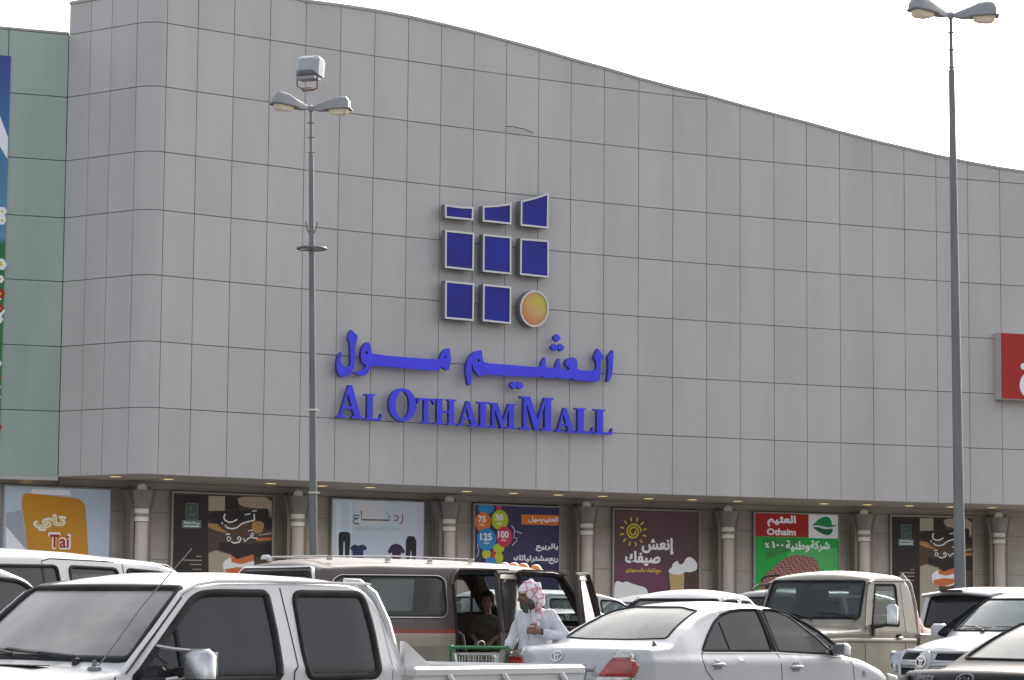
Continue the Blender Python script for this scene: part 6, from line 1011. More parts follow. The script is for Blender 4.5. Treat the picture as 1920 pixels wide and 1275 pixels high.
A_.arch_lips(arc, 'white_paint'); A_.interior(1.95, 1.25, .40, .36, 'seat_grey', .55, .6, .36, 1.0)
A_.base(.0, 3.25, -.9, 2.72, .34)
bedA = pickup_bed(A_, -1.60, -.06, .81, 1.085, 'white_paint', bars=(-.35, -.84, -1.38))
for sg in (1, -1):
    b = MB(); V = [(-.05, sg * .74, 1.06), (-.05, sg * .70, 1.06), (-.05, sg * .70, 1.235), (-.05, sg * .74, 1.235), (-.285, sg * .74, 1.085), (-.285, sg * .70, 1.085)]; b.add(V, [(0, 3, 4), (1, 5, 2), (3, 2, 5, 4), (0, 4, 5, 1), (0, 1, 2, 3)]); o = b.build('corner_gusset', 'white_paint', bedA); fixn(o)
    b = MB(); b.tube([(-.02, sg * .70, 1.10), (.04, sg * .665, 1.34), (.10, sg * .62, 1.50), (.16, sg * .56, 1.568), (.2, sg * .48, 1.585)], [.035, .033, .03, .026, .01], 8); b.build('rear_pillar_moulding', 'white_paint', A_.root, True)
b = MB(); b.box((-1.62, 0, .5), (.1, 1.6, .16)); b.build('rear_bumper', 'chrome_trim', A_.root)
mr = A_.mirror(1.755, .86, 1.125, 'chrome', .085, .20, .155, True, -1); A_.mirror(1.66, -.86, 1.125, 'chrome', .085, .20, .155)
for y in (.86 - .02, -.86 + .02):
    b = MB(); sg = 1 if y > 0 else -1; b.tube([(1.86, sg * .735, 1.215), (1.80, sg * .80, 1.20), (1.70, sg * .86, 1.19)], .010, 6); b.tube([(1.84, sg * .76, 1.035), (1.76, sg * .82, 1.05), (1.70, sg * .86, 1.07)], .012, 6); b.build('mirror_bracket', 'chrome_trim', A_.root, True)
fA = A_.front()
A_.wiper(fA, (.12, 1.155), (-.50, 1.165), (.42, 1.12)); A_.wiper(fA, (-.10, 1.15), (-.64, 1.175), (-.52, 1.12))
b = MB(); q = Vector(A_.top()(2.32, .10, .004)); b.box((q.x, q.y, q.z), (.11, .52, .004)); b.build('cowl_vent', 'interior_dark', A_.root)
b = MB(); b0 = Vector(A_.top()(2.24, .60, .0)); b.tube([b0, b0 + Vector((-.05, -.0, .04)), Vector((1.85, .60, 1.42)), Vector((1.50, .60, 1.735))], [.0042, .004, .0034, .0024], 6); b.lathe(b0, [(.04, -.01), (.035, .012), (.014, .02), (.01, .05)], 10); b.build('antenna', 'pole_metal', A_.root, True)
b = MB(); b.box((3.38, 0, .52), (.16, 1.5, .2)); b.build('front_bumper', 'chrome_trim', A_.root)
for sg in (1, -1): A_.plate([(sg * .40, .72), (sg * .66, .72), (sg * .66, .90), (sg * .40, .90)], fA, 'headlamp', 'headlamp', None, .015)
A_.plate([(-.36, .74), (.36, .74), (.36, .89), (-.36, .89)], fA, 'black_plastic', 'grille', None, .01)

# ------------------------------------------------------------------ white sedan
spC = dict(paint='white_paint_clean', zs=.22, W=[(0, .80), (.25, .87), (.9, .895), (2.4, .90), (3.7, .89), (4.4, .87), (4.86, .80)], zb=.94, tum=[(0, .1), (.6, .35), (1.2, .47), (3.2, .50), (3.7, .35), (4.2, .1)], shoulder=.02, r=[(0, .05), (.2, .05), (.7, .05), (1.4, .05), (2.4, .045), (3.3, .04), (3.8, .09), (4.8, .1)],
    crown=[(0, .02), (.5, .025), (.8, .03), (1.5, .05), (2.4, .055), (3.0, .045), (3.6, .03), (4.8, .06)], bow=[(0, .30), (.3, .22), (.75, .13), (1.5, .09), (1.9, .03), (2.3, 0), (2.7, -.05), (3.5, -.16), (4.0, -.10), (4.86, -.20)],
    prof=[(-.06, .30), (-.05, .56), (-.02, .66), (.0, .90), (.03, 1.03), (.07, 1.075), (.13, 1.088), (.40, 1.10), (.66, 1.115), (.74, 1.135), (1.05, 1.30), (1.35, 1.43), (1.55, 1.488), (1.9, 1.53), (2.35, 1.543), (2.7, 1.525), (2.95, 1.46), (3.3, 1.26), (3.60, 1.06), (3.66, 1.03), (4.1, .97), (4.5, .87), (4.72, .77), (4.83, .66), (4.88, .5), (4.89, .3)], smooth=2)
H_ = Car('sedan', 'white four door sedan seen from behind, beside the man in the white robe', 'car', (.452, 26.322, 47.1), spC)
rg = [(1.26, 1.042), (1.43, 1.19), (1.60, 1.315), (1.77, 1.40), (1.95, 1.438), (2.15, 1.455), (2.395, 1.458), (2.415, 1.30), (2.40, 1.04)]
fg = [(2.50, 1.458), (2.66, 1.456), (2.86, 1.432), (3.15, 1.325), (3.36, 1.205), (3.52, 1.09), (3.53, .995), (2.50, 1.032)]
rgl = [(-.66, 1.165), (-.3, 1.15), (.3, 1.15), (.66, 1.165), (.55, 1.44), (.3, 1.478), (-.3, 1.478), (-.55, 1.44)]; wsl = [(-.72, 1.06), (.72, 1.06), (.60, 1.44), (-.60, 1.44)]
ar1 = H_.arches([.98, 3.78], .32)
d1 = [(1.24, 1.03), (1.19, .95), (1.24, .85), (1.36, .75), (1.36, .40), (2.44, .35), (2.47, .8), (2.45, 1.03), (2.44, 1.49), (2.0, 1.485), (1.75, 1.43), (1.5, 1.26)]
d2 = [(2.46, 1.49), (2.465, 1.03), (2.485, .8), (2.46, .35), (3.60, .38), (3.76, .6), (3.72, .9), (3.66, .99), (3.30, 1.28), (2.95, 1.43), (2.7, 1.48)]
cuts = []
for d in 'LR': cuts += [(d, rg), (d, fg)] + [(d, a) for a in ar1]
cuts += [('B', rounded(rgl, .03)), ('F', rounded(wsl, .05))]
H_.shell(cuts, [('door', d, p, 'white_paint_clean') for d in 'LR' for p in (d1, d2)] + [('boot_lid', 'T', [(-.005, -.66), (.66, -.64), (.66, .64), (-.005, .66)], 'white_paint_clean'), ('bonnet', 'T', [(3.72, -.70), (4.6, -.6), (4.6, .6), (3.72, .70)], 'white_paint_clean')])
for sg in (1, -1):
    f = H_.side(sg); a, _ = H_.window(rg, f, 'glass_privacy', seal=.016, sealm='gap_dark', r=.03); b_, _ = H_.window(fg, f, 'glass_dark', seal=.016, sealm='gap_dark', r=.03)
    H_.ribbon([(1.70, 1.33), (1.71, 1.05)], f, [(-.009, -.004), (0, .003), (.009, -.004)], 'gap_dark', 'quarter_bar', a, False)
    H_.ribbon([(2.43, 1.46), (2.452, 1.25), (2.45, 1.03)], f, [(-.045, .0), (-.04, .007), (.04, .007), (.045, .0)], 'gap_dark', 'door_pillar_cover', H_.body, False)
    H_.ribbon([(1.25, 1.026), (2.45, 1.018), (3.55, .972)], f, [(-.009, 0), (-.006, .010), (.006, .010), (.009, 0)], 'chrome_trim', 'belt_moulding', H_.body, False)
    H_.seam([(1.25, 1.035), (1.195, .95), (1.245, .85), (1.37, .74), (1.375, .42)], f, w=.005); H_.seam([(2.455, 1.02), (2.478, .8), (2.45, .40)], f, w=.005); H_.seam([(3.66, .99), (3.74, .88), (3.77, .62), (3.65, .42)], f, w=.005); H_.seam([(2.44, 1.465), (2.45, 1.04)], f, w=.004)
    H_.handle(f, 1.43, .905, 'white_paint_clean', .20, .03); H_.handle(f, 2.72, .872, 'white_paint_clean', .20, .03)
    H_.mirror(3.43, sg * .875, 1.055, 'white_paint_clean', .12, .17, .125, True, -1)
    H_.plate([(3.42, 1.09), (3.54, .985), (3.42, .985)], f, 'black_plastic', 'mirror_base', None, .006)
    H_.plate([(4.36, .80), (4.66, .76), (4.70, .68), (4.45, .68)], f, 'headlamp', 'headlamp', None, .012)
    # tail lamp wraps the corner: drawn on the rear quarter
    t_r = H_.rear()
    def corner(u, z, off=0.0, sg=sg):
        """u runs from the boot edge (0) outward round the corner to the flank (.5)"""
        y = .60 + min(u, .27); y0 = t_r(sg * y, z, off)
        if u <= .16: return t_r(sg * (.60 + u), z, off)
        k = min(1, (u - .16) / .11); k = k * k * (3 - 2 * k); P1 = Vector(t_r(sg * min(.60 + u, .80), z, off)); P2 = Vector(H_.side(sg)(.20 + (u - .27) * 1.0, z, off)) if u > .16 else P1
        return tuple(P1.lerp(P2, k))
    red = [(-.015, .968), (.16, .968), (.33, .958), (.385, .905), (.37, .85), (.31, .79), (.14, .80), (-.12, .80)]
    clr = [(.03, 1.046), (.12, 1.038), (.23, 1.01), (.335, .965), (.17, .976), (-.01, .976)]
    lo = [(-.125, .794), (.14, .794), (.305, .784), (.25, .74), (-.15, .73)]
    o = H_.plate(red, corner, 'lamp_red', 'tail_lamp', None, .013, .02, .10); H_.plate(clr, corner, 'lamp_clear', 'clear_lens', o, .012, .01, .10); H_.plate(lo, corner, 'lamp_clear', 'reversing_lens', o, .018, .01, .10)
w_, _ = H_.window(rgl, H_.rear(), 'glass_rear_dust_sky', 'rear_window', .012, 'gap_dark', .03); H_.window(wsl, H_.front(), 'glass_clear', 'windscreen', .018, 'gap_dark', .05)
hr = H_.rear()
oval_badge(H_, hr, 0, .985, .155, .105, 'chrome_trim')
H_.plate([(-.44, .865), (.44, .865), (.45, .895), (.40, .915), (-.40, .915), (-.45, .895)], hr, 'white_paint_clean', 'plate_garnish', None, .03)
H_.plate([(-.27, .72), (.27, .72), (.27, .835), (-.27, .835)], hr, 'number_plate', 'number_plate', None, .006)
H_.seam([(-.44, .85), (-.36, .845), (-.34, .70), (.34, .70), (.36, .845), (.44, .85)], hr, w=.005)
for sg in (1, -1): H_.seam([(sg * .60, 1.06), (sg * .60, .96), (sg * .56, .80), (sg * .52, .68)], hr, w=.005)
H_.plate([(.0 - .012, .888), (.012, .888), (.012, .903), (-.012, .903)], hr, 'gap_dark', 'boot_lock', None, .035)
P, F = text_geo('GLI', ((0, 0), (.12, .035)))
mesh('script_badge', [hr(-.42 - a, .80 + b, .016) for a, b, _ in P], F, 'dark_script', H_.root)
H_.plate([(-.40 + .036 * math.cos(t), .735 + .036 * math.sin(t)) for t in np.linspace(0, 2 * math.pi, 17)[:-1]], hr, 'badge_bronze', 'round_sticker', None, .004)
b = MB(); q = Vector(H_.top()(.62, -.68, 0)); b.add([q + Vector(v) for v in ((-.06, 0, -.01), (.05, 0, -.01), (.05, .03, -.01), (-.02, .01, .05))], [(0, 1, 3), (1, 2, 3), (0, 3, 2), (0, 2, 1)]); b.build('antenna_fin', 'black_plastic', H_.root)
P, F = text_geo('CVT', ((0, 0), (.09, .025)))
fR = H_.side(-1); mesh('script_badge', [fR(3.90 + a, .745 + b, .004) for a, b, _ in P], F, 'dark_script', H_.root)
H_.plate([(3.94 + .03 * math.cos(t), .80 + .03 * math.sin(t)) for t in np.linspace(0, 2 * math.pi, 17)[:-1]], fR, 'dark_script', 'round_badge', None, .004)
H_.arch_lips(ar1, 'white_paint_clean'); H_.interior(3.35, 2.75, 1.75, .37, 'seat_grey', .46, .58, .37, .93); H_.base(.05, 4.8, .98, 3.78, .32)

# ------------------------------------------------------------------ brown station wagon with both right doors open
spS = dict(paint='brown_paint', two_tone=[(1.055, 'beige_paint'), (1.185, 'tan_paint'), (1.215, 'red_stripe'), (1.868, 'brown_paint'), (9, 'roof_champagne')], zs=.40, W=[(.03, .93), (.3, .97), (4, .98), (5.2, .95), (5.5, .90)], zb=1.10, tum=[(0, .14), (3.7, .14), (4.2, 0)], r=[(.03, .06), (.3, .07), (3.3, .07), (3.6, .04), (4.0, .08), (5.5, .08)],
    crown=[(0.03, .02), (.3, .075), (1.5, .085), (3.1, .07), (3.6, .03), (4.0, .03), (5.5, .03)], bow=[(.03, .05), (.3, .02), (.6, 0), (3.0, 0), (3.5, -.05), (4.0, -.06), (5.5, -.06)],
    prof=[(.0, .5), (.015, 1.1), (.05, 1.3), (.13, 1.75), (.165, 1.87), (.22, 1.925), (.35, 1.955), (.9, 1.985), (2.2, 1.985), (3.0, 1.955), (3.3, 1.915), (3.42, 1.87), (3.78, 1.29), (3.84, 1.255), (4.4, 1.235), (5.3, 1.18), (5.42, 1.12), (5.46, .9), (5.48, .5)], smooth=1)
S_ = Car('station_wagon', 'old brown and beige station wagon with its right side doors standing open', 'station wagon', (-2.637, 28.459, 36.67), spS)
qw = [(.32, 1.36), (.32, 1.72), (.42, 1.785), (1.665, 1.793), (1.745, 1.745), (1.745, 1.40), (1.68, 1.354), (.40, 1.352)]
o1 = [(1.855, 1.06), (1.85, 1.74), (1.93, 1.838), (2.53, 1.848), (2.62, 1.83), (2.66, 1.72), (2.66, .62), (1.95, .62), (1.87, .85)]
o2 = [(2.74, .62), (2.74, 1.81), (2.80, 1.846), (3.24, 1.842), (3.37, 1.81), (3.54, 1.60), (3.70, 1.30), (3.86, 1.16), (3.86, .62)]
brk = [(-.74, 1.36), (.74, 1.36), (.70, 1.72), (.64, 1.80), (-.64, 1.80), (-.70, 1.72)]; wsS = [(-.76, 1.31), (.76, 1.31), (.70, 1.84), (-.70, 1.84)]
arS = S_.arches([1.12, 4.55], .38)
lw = [(1.95, 1.40), (1.95, 1.79), (2.60, 1.80), (2.60, 1.40)]; lw2 = [(2.80, 1.40), (2.80, 1.80), (3.28, 1.80), (3.60, 1.40)]
cuts = [('R', rounded(qw, .04)), ('L', rounded(qw, .04)), ('R', o1), ('R', o2), ('L', lw), ('L', lw2), ('B', brk), ('F', rounded(wsS, .05))] + [(d, a) for d in 'LR' for a in arS]
S_.shell(cuts, [('tailgate', 'B', [(-.80, .62), (.80, .62), (.80, 1.30), (-.80, 1.30)], 'brown_paint')])
for sg in (1, -1): S_.window(qw, S_.side(sg), 'glass_smoke', seal=.018, r=.05, trim=.02)
for p in (lw, lw2): S_.window(p, S_.side(1), 'glass_clear', seal=.018, r=.05)
w_, p_ = S_.window(brk, S_.rear(), 'glass_rear_dust_sky', 'rear_window', .035, 'rubber', .03)
S_.ribbon(rounded([(-.82, 1.31), (.82, 1.31), (.79, 1.74), (.70, 1.862), (-.70, 1.862), (-.79, 1.74)], .06), S_.rear(), [(-.014, 0), (-.01, .022), (.01, .022), (.014, 0)], 'chrome_trim', 'rear_trim', w_)
S_.window(wsS, S_.front(), 'glass_clear', 'windscreen', .025, 'rubber', .05)
fR = S_.side(-1)
for p in (o1, o2):
    S_.ribbon(p, fR, [(-.035, -.05), (-.03, .004), (.0, .010), (.012, .0)], 'rubber', 'door_seal', S_.body)
S_.ribbon([(1.825, 1.70), (1.86, 1.80), (1.94, 1.868), (2.60, 1.872)], fR, [(-.012, 0), (-.008, .03), (.008, .034), (.012, 0)], 'roof_champagne', 'drip_moulding', S_.body, False)
S_.ribbon([(2.68, 1.84), (2.78, 1.872), (3.26, 1.868), (3.42, 1.82)], fR, [(-.012, 0), (-.008, .03), (.008, .034), (.012, 0)], 'roof_champagne', 'drip_moulding', S_.body, False)
b = MB()
for sg in (1, -1):
    b.tube([(.42, sg * .60, 1.985), (1.3, sg * .60, 2.0), (2.35, sg * .60, 1.985)], .009, 6)
    for x in (.46, 1.2, 1.75, 2.3): b.box((x, sg * .60, 1.97), (.05, .03, .05))
b.tube([(.44, -.60, 1.99), (.44, .60, 1.99)], .009, 6); b.build('roof_rack', 'chrome_trim', S_.root, True)
b = MB(); b.rbox((.30, .42, 1.985), (.07, .12, .05), .02); b.build('rag', 'cloth_white', S_.root)
for y in (-.62, -.38, -.20, -.02, .34):
    b = MB(); q = Vector(S_.top()(3.22, y, 0)); V0 = len(b.V); b.lathe_s((0, 0, 0), .062, 12, 8, (1.2, .62, .85)); b.V = [(q.x + v[0] - (.03 if v[2] > 0 else 0), q.y + v[1], max(q.z + v[2] * .95, q.z - .012)) for v in b.V]; b.build('marker_lamp', 'amber', S_.root, True)
# interior: brown benches, pillar bars and grey lining
b = MB(); b.rbox((1.72, 0, .95), (.16, 1.5, .50), .05); b.build('seat_back', 'seat_brown', S_.root, True, 50)
b = MB(); b.rbox((2.05, 0, .74), (.55, 1.5, .2), .05); b.build('seat_cushion', 'seat_brown', S_.root, True, 50)
b = MB(); b.box((2.8, .90, 1.0), (2.1, .03, .80)); b.build('side_lining', 'seat_brown', S_.root)
b = MB(); b.box((3.05, .86, 1.415), (.42, .06, .025)); b.rbox((3.10, .80, 1.47), (.14, .08, .12), .02); b.build('white_armrest', 'seat_pale', S_.root)
b = MB(); b.tube([(3.42, .93, 1.40), (3.40, .895, 1.80)], .018, 6); b.build('quarter_bar', 'interior_dark', S_.root)
S_.seat(3.05, .42, .56, 'seat_brown', .50, .66)
b = MB(); b.rbox((2.85, -.25, .82), (.55, .75, .18), .05); b.build('seat_cushion', 'seat_brown', S_.root, True, 50)
b = MB(); b.rbox((3.62, 0, 1.12), (.36, 1.7, .28), .08); b.build('dashboard', 'seat_brown', S_.root, True, 50)
b = MB(); c = (3.25, .42, 1.12); b.tube([(c[0] + .07 * math.cos(t), c[1] + .19 * math.sin(t), c[2] + .18 * math.cos(t)) for t in np.linspace(0, 2 * math.pi, 21)], .014, 6, False); b.tube([c, (3.5, .42, 1.02)], .02, 6); b.build('steering_wheel', 'black_plastic', S_.root, True)
b = MB(); b.box((2.70, -.86, 1.2), (.07, .07, 1.3)); b.box((2.70, .86, 1.2), (.07, .07, 1.3)); b.box((2.75, 0, .58), (2.2, 1.7, .05)); b.build('pillar_bar', 'interior_dark', S_.root)
S_.arch_lips(arS, 'beige_paint'); S_.base(.1, 5.4, 1.12, 4.55, .38)
b = MB(); b.box((-.08, 0, .55), (.14, 1.85, .18)); b.build('rear_bumper', 'chrome_trim', S_.root)
for sg in (1, -1): S_.plate([(sg * .84, .75), (sg * .92, .75), (sg * .92, 1.22), (sg * .84, 1.22)], S_.rear(), 'lamp_red', 'tail_lamp', None, .02)
def wagon_door(hx, ang, L_, slant, name_label):
    """door swung out about its front hinge: hinge line at (hx, -.97)"""
    hinge = empty('open_door', (hx, -.965, 0), ang); hinge.parent = S_.root; hinge['label'] = name_label
    # profile in door plane: u = distance from the hinge (0) towards the free edge (L_)
    outer = [(0, .62), (L_, .62), (L_, 1.72), (L_ - .07, 1.82), (slant, 1.84), (slant * .35 + .0, 1.58), (0, 1.26)] if slant > .2 else [(0, .62), (L_, .62), (L_, 1.72), (L_ - .08, 1.83), (.08, 1.84), (0, 1.76)]
    o_in = [(.07, 1.22), (L_ - .07, 1.22), (L_ - .07, 1.70), (L_ - .12, 1.765), (slant + .12, 1.765), (slant * .4 + .17, 1.50), (.18, 1.28)] if slant > .2 else [(.07, 1.22), (L_ - .07, 1.22), (L_ - .07, 1.70), (L_ - .12, 1.77), (.12, 1.77), (.07, 1.72)]
    f = lambda u, z, off: (-u, off - .14 * max(0, z - 1.1) * -1.0, z)
    for nm, lp, m, d0, d1 in (('door_skin', [outer, o_in], 'brown_paint', -.035, .0), ('door_lining', [[(.03, .65), (L_ - .03, .65), (L_ - .03, 1.20), (.03, 1.20)]], 'seat_brown', .002, .05)):
        V, F = prism(None, lp, f, d0, d1); o = mesh(nm, V, F, m, hinge); fixn(o)
    V, F = prism(None, [o_in], f, -.02, -.015); o = mesh('door_glass', V, F, 'glass_dark', hinge); fixn(o)
    P = outer[2:] if slant > .2 else outer[2:]
    b = MB(); b.tube([f(u, z, .012) for u, z in ([(L_, 1.2)] + outer[2:])], .024, 6); b.build('door_edge', 'interior_dark', hinge, True)
    return hinge
wagon_door(2.80, R(37), .86, .0, 'rear side door swung wide open')
wagon_door(3.86, R(41), 1.08, .42, 'front passenger door swung wide open')

# ------------------------------------------------------------------ beige utility pickup
spL = dict(paint='beige_paint', zs=.42, W=[(-.05, .79), (.3, .80), (1.25, .80), (2.0, .78), (2.75, .74)], zb=1.16, tum=[(-.05, .13), (1.2, .13), (1.4, .05)], r=[(-.05, .05), (.1, .07), (.9, .07), (1.1, .03), (1.3, .05), (2.8, .06)],
    crown=[(-.05, .02), (.1, .04), (.5, .055), (.9, .05), (1.1, .02), (1.35, .03), (2.8, .03)], bow=[(-.05, .0), (.7, 0), (1.0, -.03), (1.3, -.05), (2.8, -.06)],
    prof=[(-.045, .5), (-.04, 1.2), (-.03, 1.5), (.0, 1.72), (.06, 1.86), (.14, 1.92), (.3, 1.955), (.6, 1.965), (.85, 1.95), (.97, 1.915), (1.03, 1.865), (1.29, 1.32), (1.36, 1.275), (2.0, 1.25), (2.6, 1.20), (2.72, 1.12), (2.75, .9), (2.77, .5)], smooth=1)
L_ = Car('utility_pickup', 'beige single cab pickup with a boxy cab and tall upright windscreen', 'pickup truck', (4.476, 34.121, 231.4), spL)
dw = [(1.04, 1.295), (.87, 1.755), (.86, 1.785), (.40, 1.79), (.375, 1.75), (.40, 1.285)]
wsL = [(-.70, 1.375), (.70, 1.375), (.665, 1.83), (-.665, 1.83)]; bwL = [(-.55, 1.35), (.55, 1.35), (.50, 1.74), (-.50, 1.74)]
dL = [(1.22, .5), (1.22, 1.26), (1.04, 1.80), (.30, 1.83), (.26, 1.2), (.28, .5)]
arL = L_.arches([2.15], .38)
L_.shell([(d, rounded(dw, .03)) for d in 'LR'] + [('F', rounded(wsL, .04)), ('B', rounded(bwL, .04))] + [(d, a) for d in 'LR' for a in arL], [('door', d, dL, 'beige_paint') for d in 'LR'] + [('bonnet', 'T', [(1.42, -.62), (1.42, .62), (2.66, .58), (2.66, -.58)], 'beige_paint')])
for sg in (1, -1):
    f = L_.side(sg); w_, _ = L_.window(dw, f, 'glass_clear', seal=.017, r=.03)
    L_.ribbon([(.965, 1.60), (.985, 1.29)], f, [(-.012, -.004), (0, .006), (.012, -.004)], 'beige_paint', 'quarter_bar', w_, False)
    L_.seam([(1.225, .5), (1.225, 1.26), (1.05, 1.79)], f, w=.006); L_.seam([(.26, 1.80), (.255, 1.2), (.28, .5)], f, w=.006)
    L_.ribbon([(.05, 1.845), (.9, 1.835), (1.02, 1.80)], f, [(-.02, -.005), (-.016, .03), (.004, .034), (.014, .0)], 'beige_paint', 'rain_gutter', L_.body, False)
    L_.ribbon([(-.02, 1.10), (1.5, 1.11), (2.65, 1.09)], f, [(-.03, 0), (-.02, .016), (.02, .016), (.03, 0)], 'beige_paint', 'belt_ridge', L_.body, False)
    L_.handle(f, .43, 1.13, 'chrome_trim', .13, .03)
    L_.mirror(.99, sg * .95, 1.43, 'chrome', .07, .16, .24, False, -1)
    b = MB(); b.tube([(1.06, sg * .80, 1.27), (1.04, sg * .90, 1.28), (1.0, sg * .98, 1.31), (1.0, sg * 1.0, 1.36)], .022, 8); b.box((1.06, sg * .80, 1.23), (.05, .05, .14)); b.build('mirror_bracket', 'black_plastic', L_.root)
L_.window(wsL, L_.front(), 'glass_tinted_green', 'windscreen', .020, 'rubber', .04, None); L_.window(bwL, L_.rear(), 'glass_clear', 'rear_window', .022, 'rubber', .04)
L_.wiper(L_.front(), (.62, 1.40), (.12, 1.44), (.66, 1.36)); L_.wiper(L_.front(), (-.05, 1.40), (-.5, 1.44), (.05, 1.36))
L_.interior(1.12, .50, 0, .38, 'seat_grey', .75, .62, .38, 1.26, False); L_.arch_lips(arL, 'beige_paint'); L_.base(0, 2.7, -1.1, 2.15, .38)
b = MB(); b.rbox((.98, .0, 1.76), (.03, .22, .06), .01); b.box((1.02, .55, 1.72), (.01, .22, .12)); b.build('visor_mirror', 'seat_pale', L_.root)
bedL = pickup_bed(L_, -2.1, -.09, .80, 1.19, 'beige_paint', bars=(), floor=.85)
b = MB()
for sg in (1, -1): b.tube([(-.13, sg * .72, 1.18), (-.13, sg * .69, 1.55), (-.10, sg * .64, 1.80), (-.04, sg * .55, 1.92)], .035, 8)
b.build('cab_guard', 'bracket_dark', L_.root, True)
b = MB()
for x, y, r, h in ((-.34, .42, .22, .60), (-.50, .35, .26, .36), (-.42, .0, .24, .34), (-.78, .25, .28, .20), (-1.15, .1, .3, .16), (-1.5, .3, .28, .12)): b.lathe_s((x, y, 1.12), r, 12, 8, (1, 1, h / r))
tg = mesh('folded_tarpaulin', [(4.476 + v[0] * math.cos(R(231.4)) - v[1] * math.sin(R(231.4)), 34.121 + v[0] * math.sin(R(231.4)) + v[1] * math.cos(R(231.4)), v[2]) for v in b.V], b.F, 'tarp_pink', None, True)
tag(tg, 'pale pink bundle heaped in the bed of the beige pickup', 'tarpaulin')

# ------------------------------------------------------------------ generic wagon and sedan builders for the cars behind
def suv(name, label, pose, paint, H=1.88, L=4.8, glass='glass_privacy', rack=False, group=None, k=1.0, cat='car', spoiler=False, rear_z=(1.24, 1.66), rf=0.0):
    W = .93 * k; sp = dict(paint=paint, zs=.38, W=[(0, W * .93), (.3, W * .985), (L * .8, W), (L - .4, W * .95), (L, W * .82)], zb=1.12, tum=[(0, .22), (L * .62, .26), (L * .8, .1)], r=[(0, .08), (.3, .07), (L * .55, .06), (L * .65, .04), (L * .78, .1), (L, .1)],
        crown=[(0, .02), (.3, .05), (L * .5, .06), (L * .62, .03), (L, .05)], bow=[(0, .13), (.3, .06), (1, .0), (L * .5, 0), (L * .62, -.10), (L, -.28)],
        prof=[(0, .45), (.0, .95), (.03, 1.15), (.14, H - .28), (.20, H - .10), (.28, H - .045), (.55, H - .01), (1.4, H), (2.2, H - .015), (L * (.53 + rf), H - .06), (L * (.585 + rf), H - .14), (L * (.72 + rf * .6), 1.17), (L * (.735 + rf * .6), 1.14), (L * .85, 1.08), (L - .2, .96), (L - .06, .86), (L, .6), (L + .01, .45)], smooth=2)
    c = Car(name, label, cat, pose, sp, group); t = H - .17; x0 = .45
    q1 = [(x0, 1.20), (x0 + .06, t - .03), (x0 + .12, t), (L * (.265 + rf), t + .01), (L * (.27 + rf), 1.18)]; q2 = [(L * (.295 + rf), 1.18), (L * (.295 + rf), t + .01), (L * .465, t), (L * .475, 1.16)]; q3 = [(L * .50, 1.16), (L * .49, t), (L * (.555 + rf * .5), t - .02), (L * (.60 + rf), t - .12), (L * (.705 + rf * .6), 1.20), (L * .70, 1.15)]
    bw = [(-.70 * k, rear_z[0]), (.70 * k, rear_z[0]), (.64 * k, rear_z[1] - .06), (.58 * k, rear_z[1]), (-.58 * k, rear_z[1]), (-.64 * k, rear_z[1] - .06)]; ws = [(-.72 * k, 1.21), (.72 * k, 1.21), (.60 * k, H - .18), (-.60 * k, H - .18)]
    ar = c.arches([.95, L - .95], .38)
    c.shell([(d, rounded(p, .05)) for d in 'LR' for p in (q1, q2, q3)] + [('B', rounded(bw, .04)), ('F', rounded(ws, .05))] + [(d, a) for d in 'LR' for a in ar], [('door', d, p, paint) for d in 'LR' for p in ([(L * .283, .5), (L * .28, t + .06), (L * .478, t + .055), (L * .485, .5)], [(L * .488, .5), (L * .482, t + .055), (L * .56, t + .03), (L * .61, t - .08), (L * .72, 1.14), (L * .73, .5)])])
    for sg in (1, -1):
        f = c.side(sg); [c.window(p, f, g, seal=.016, r=.05) for p, g in ((q1, 'glass_privacy'), (q2, glass), (q3, glass))]
        c.seam([(L * .283, .55), (L * .28, t + .05), (L * .30, t + .07), (L * .46, t + .06)], f, w=.005); c.seam([(L * .487, .55), (L * .48, t + .05)], f, w=.005); c.seam([(L * .725, .55), (L * .715, 1.14)], f, w=.005)
        c.ribbon([(L * .285, 1.14), (L * .47, 1.12), (L * .70, 1.11)], f, [(-.01, 0), (0, .012), (.01, 0)], 'chrome_trim', 'belt_moulding', c.body, False)
        c.handle(f, L * .31, 1.02, paint); c.handle(f, L * .52, 1.0, paint); c.mirror(L * .665, sg * (W - .01), 1.20, paint, .13, .19, .17)
        c.plate([(sg * .70 * k, .78), (sg * .84 * k, .80), (sg * .84 * k, 1.18), (sg * .74 * k, 1.18)], c.rear(), 'lamp_red', 'tail_lamp', None, .02)
    c.window(bw, c.rear(), 'glass_privacy', 'rear_window', .016, 'gap_dark', .05); c.window(ws, c.front(), 'glass_clear', 'windscreen', .018, 'gap_dark', .05)
    c.wiper(c.rear(), (.05, rear_z[0] + .03), (.42, rear_z[0] + .07), (-.02, rear_z[0] - .04))
    if rack:
        for sg in (1, -1):
            b = MB(); b.tube([(.55, sg * .62 * k, H - .03), (.72, sg * .62 * k, H + .06), (1.4, sg * .62 * k, H + .085), (2.0, sg * .62 * k, H + .06), (2.25, sg * .62 * k, H - .06)], .022, 6)
            b.build('roof_rail', 'black_plastic', c.root, True)
        b = MB()
        for x in (.95, 1.75): b.tube([(x, -.62 * k, H + .07), (x, .62 * k, H + .07)], .016, 6); b.box((x, -.62 * k, H + .02), (.09, .05, .09)); b.box((x, .62 * k, H + .02), (.09, .05, .09))
        b.build('cross_bar', 'black_plastic', c.root)
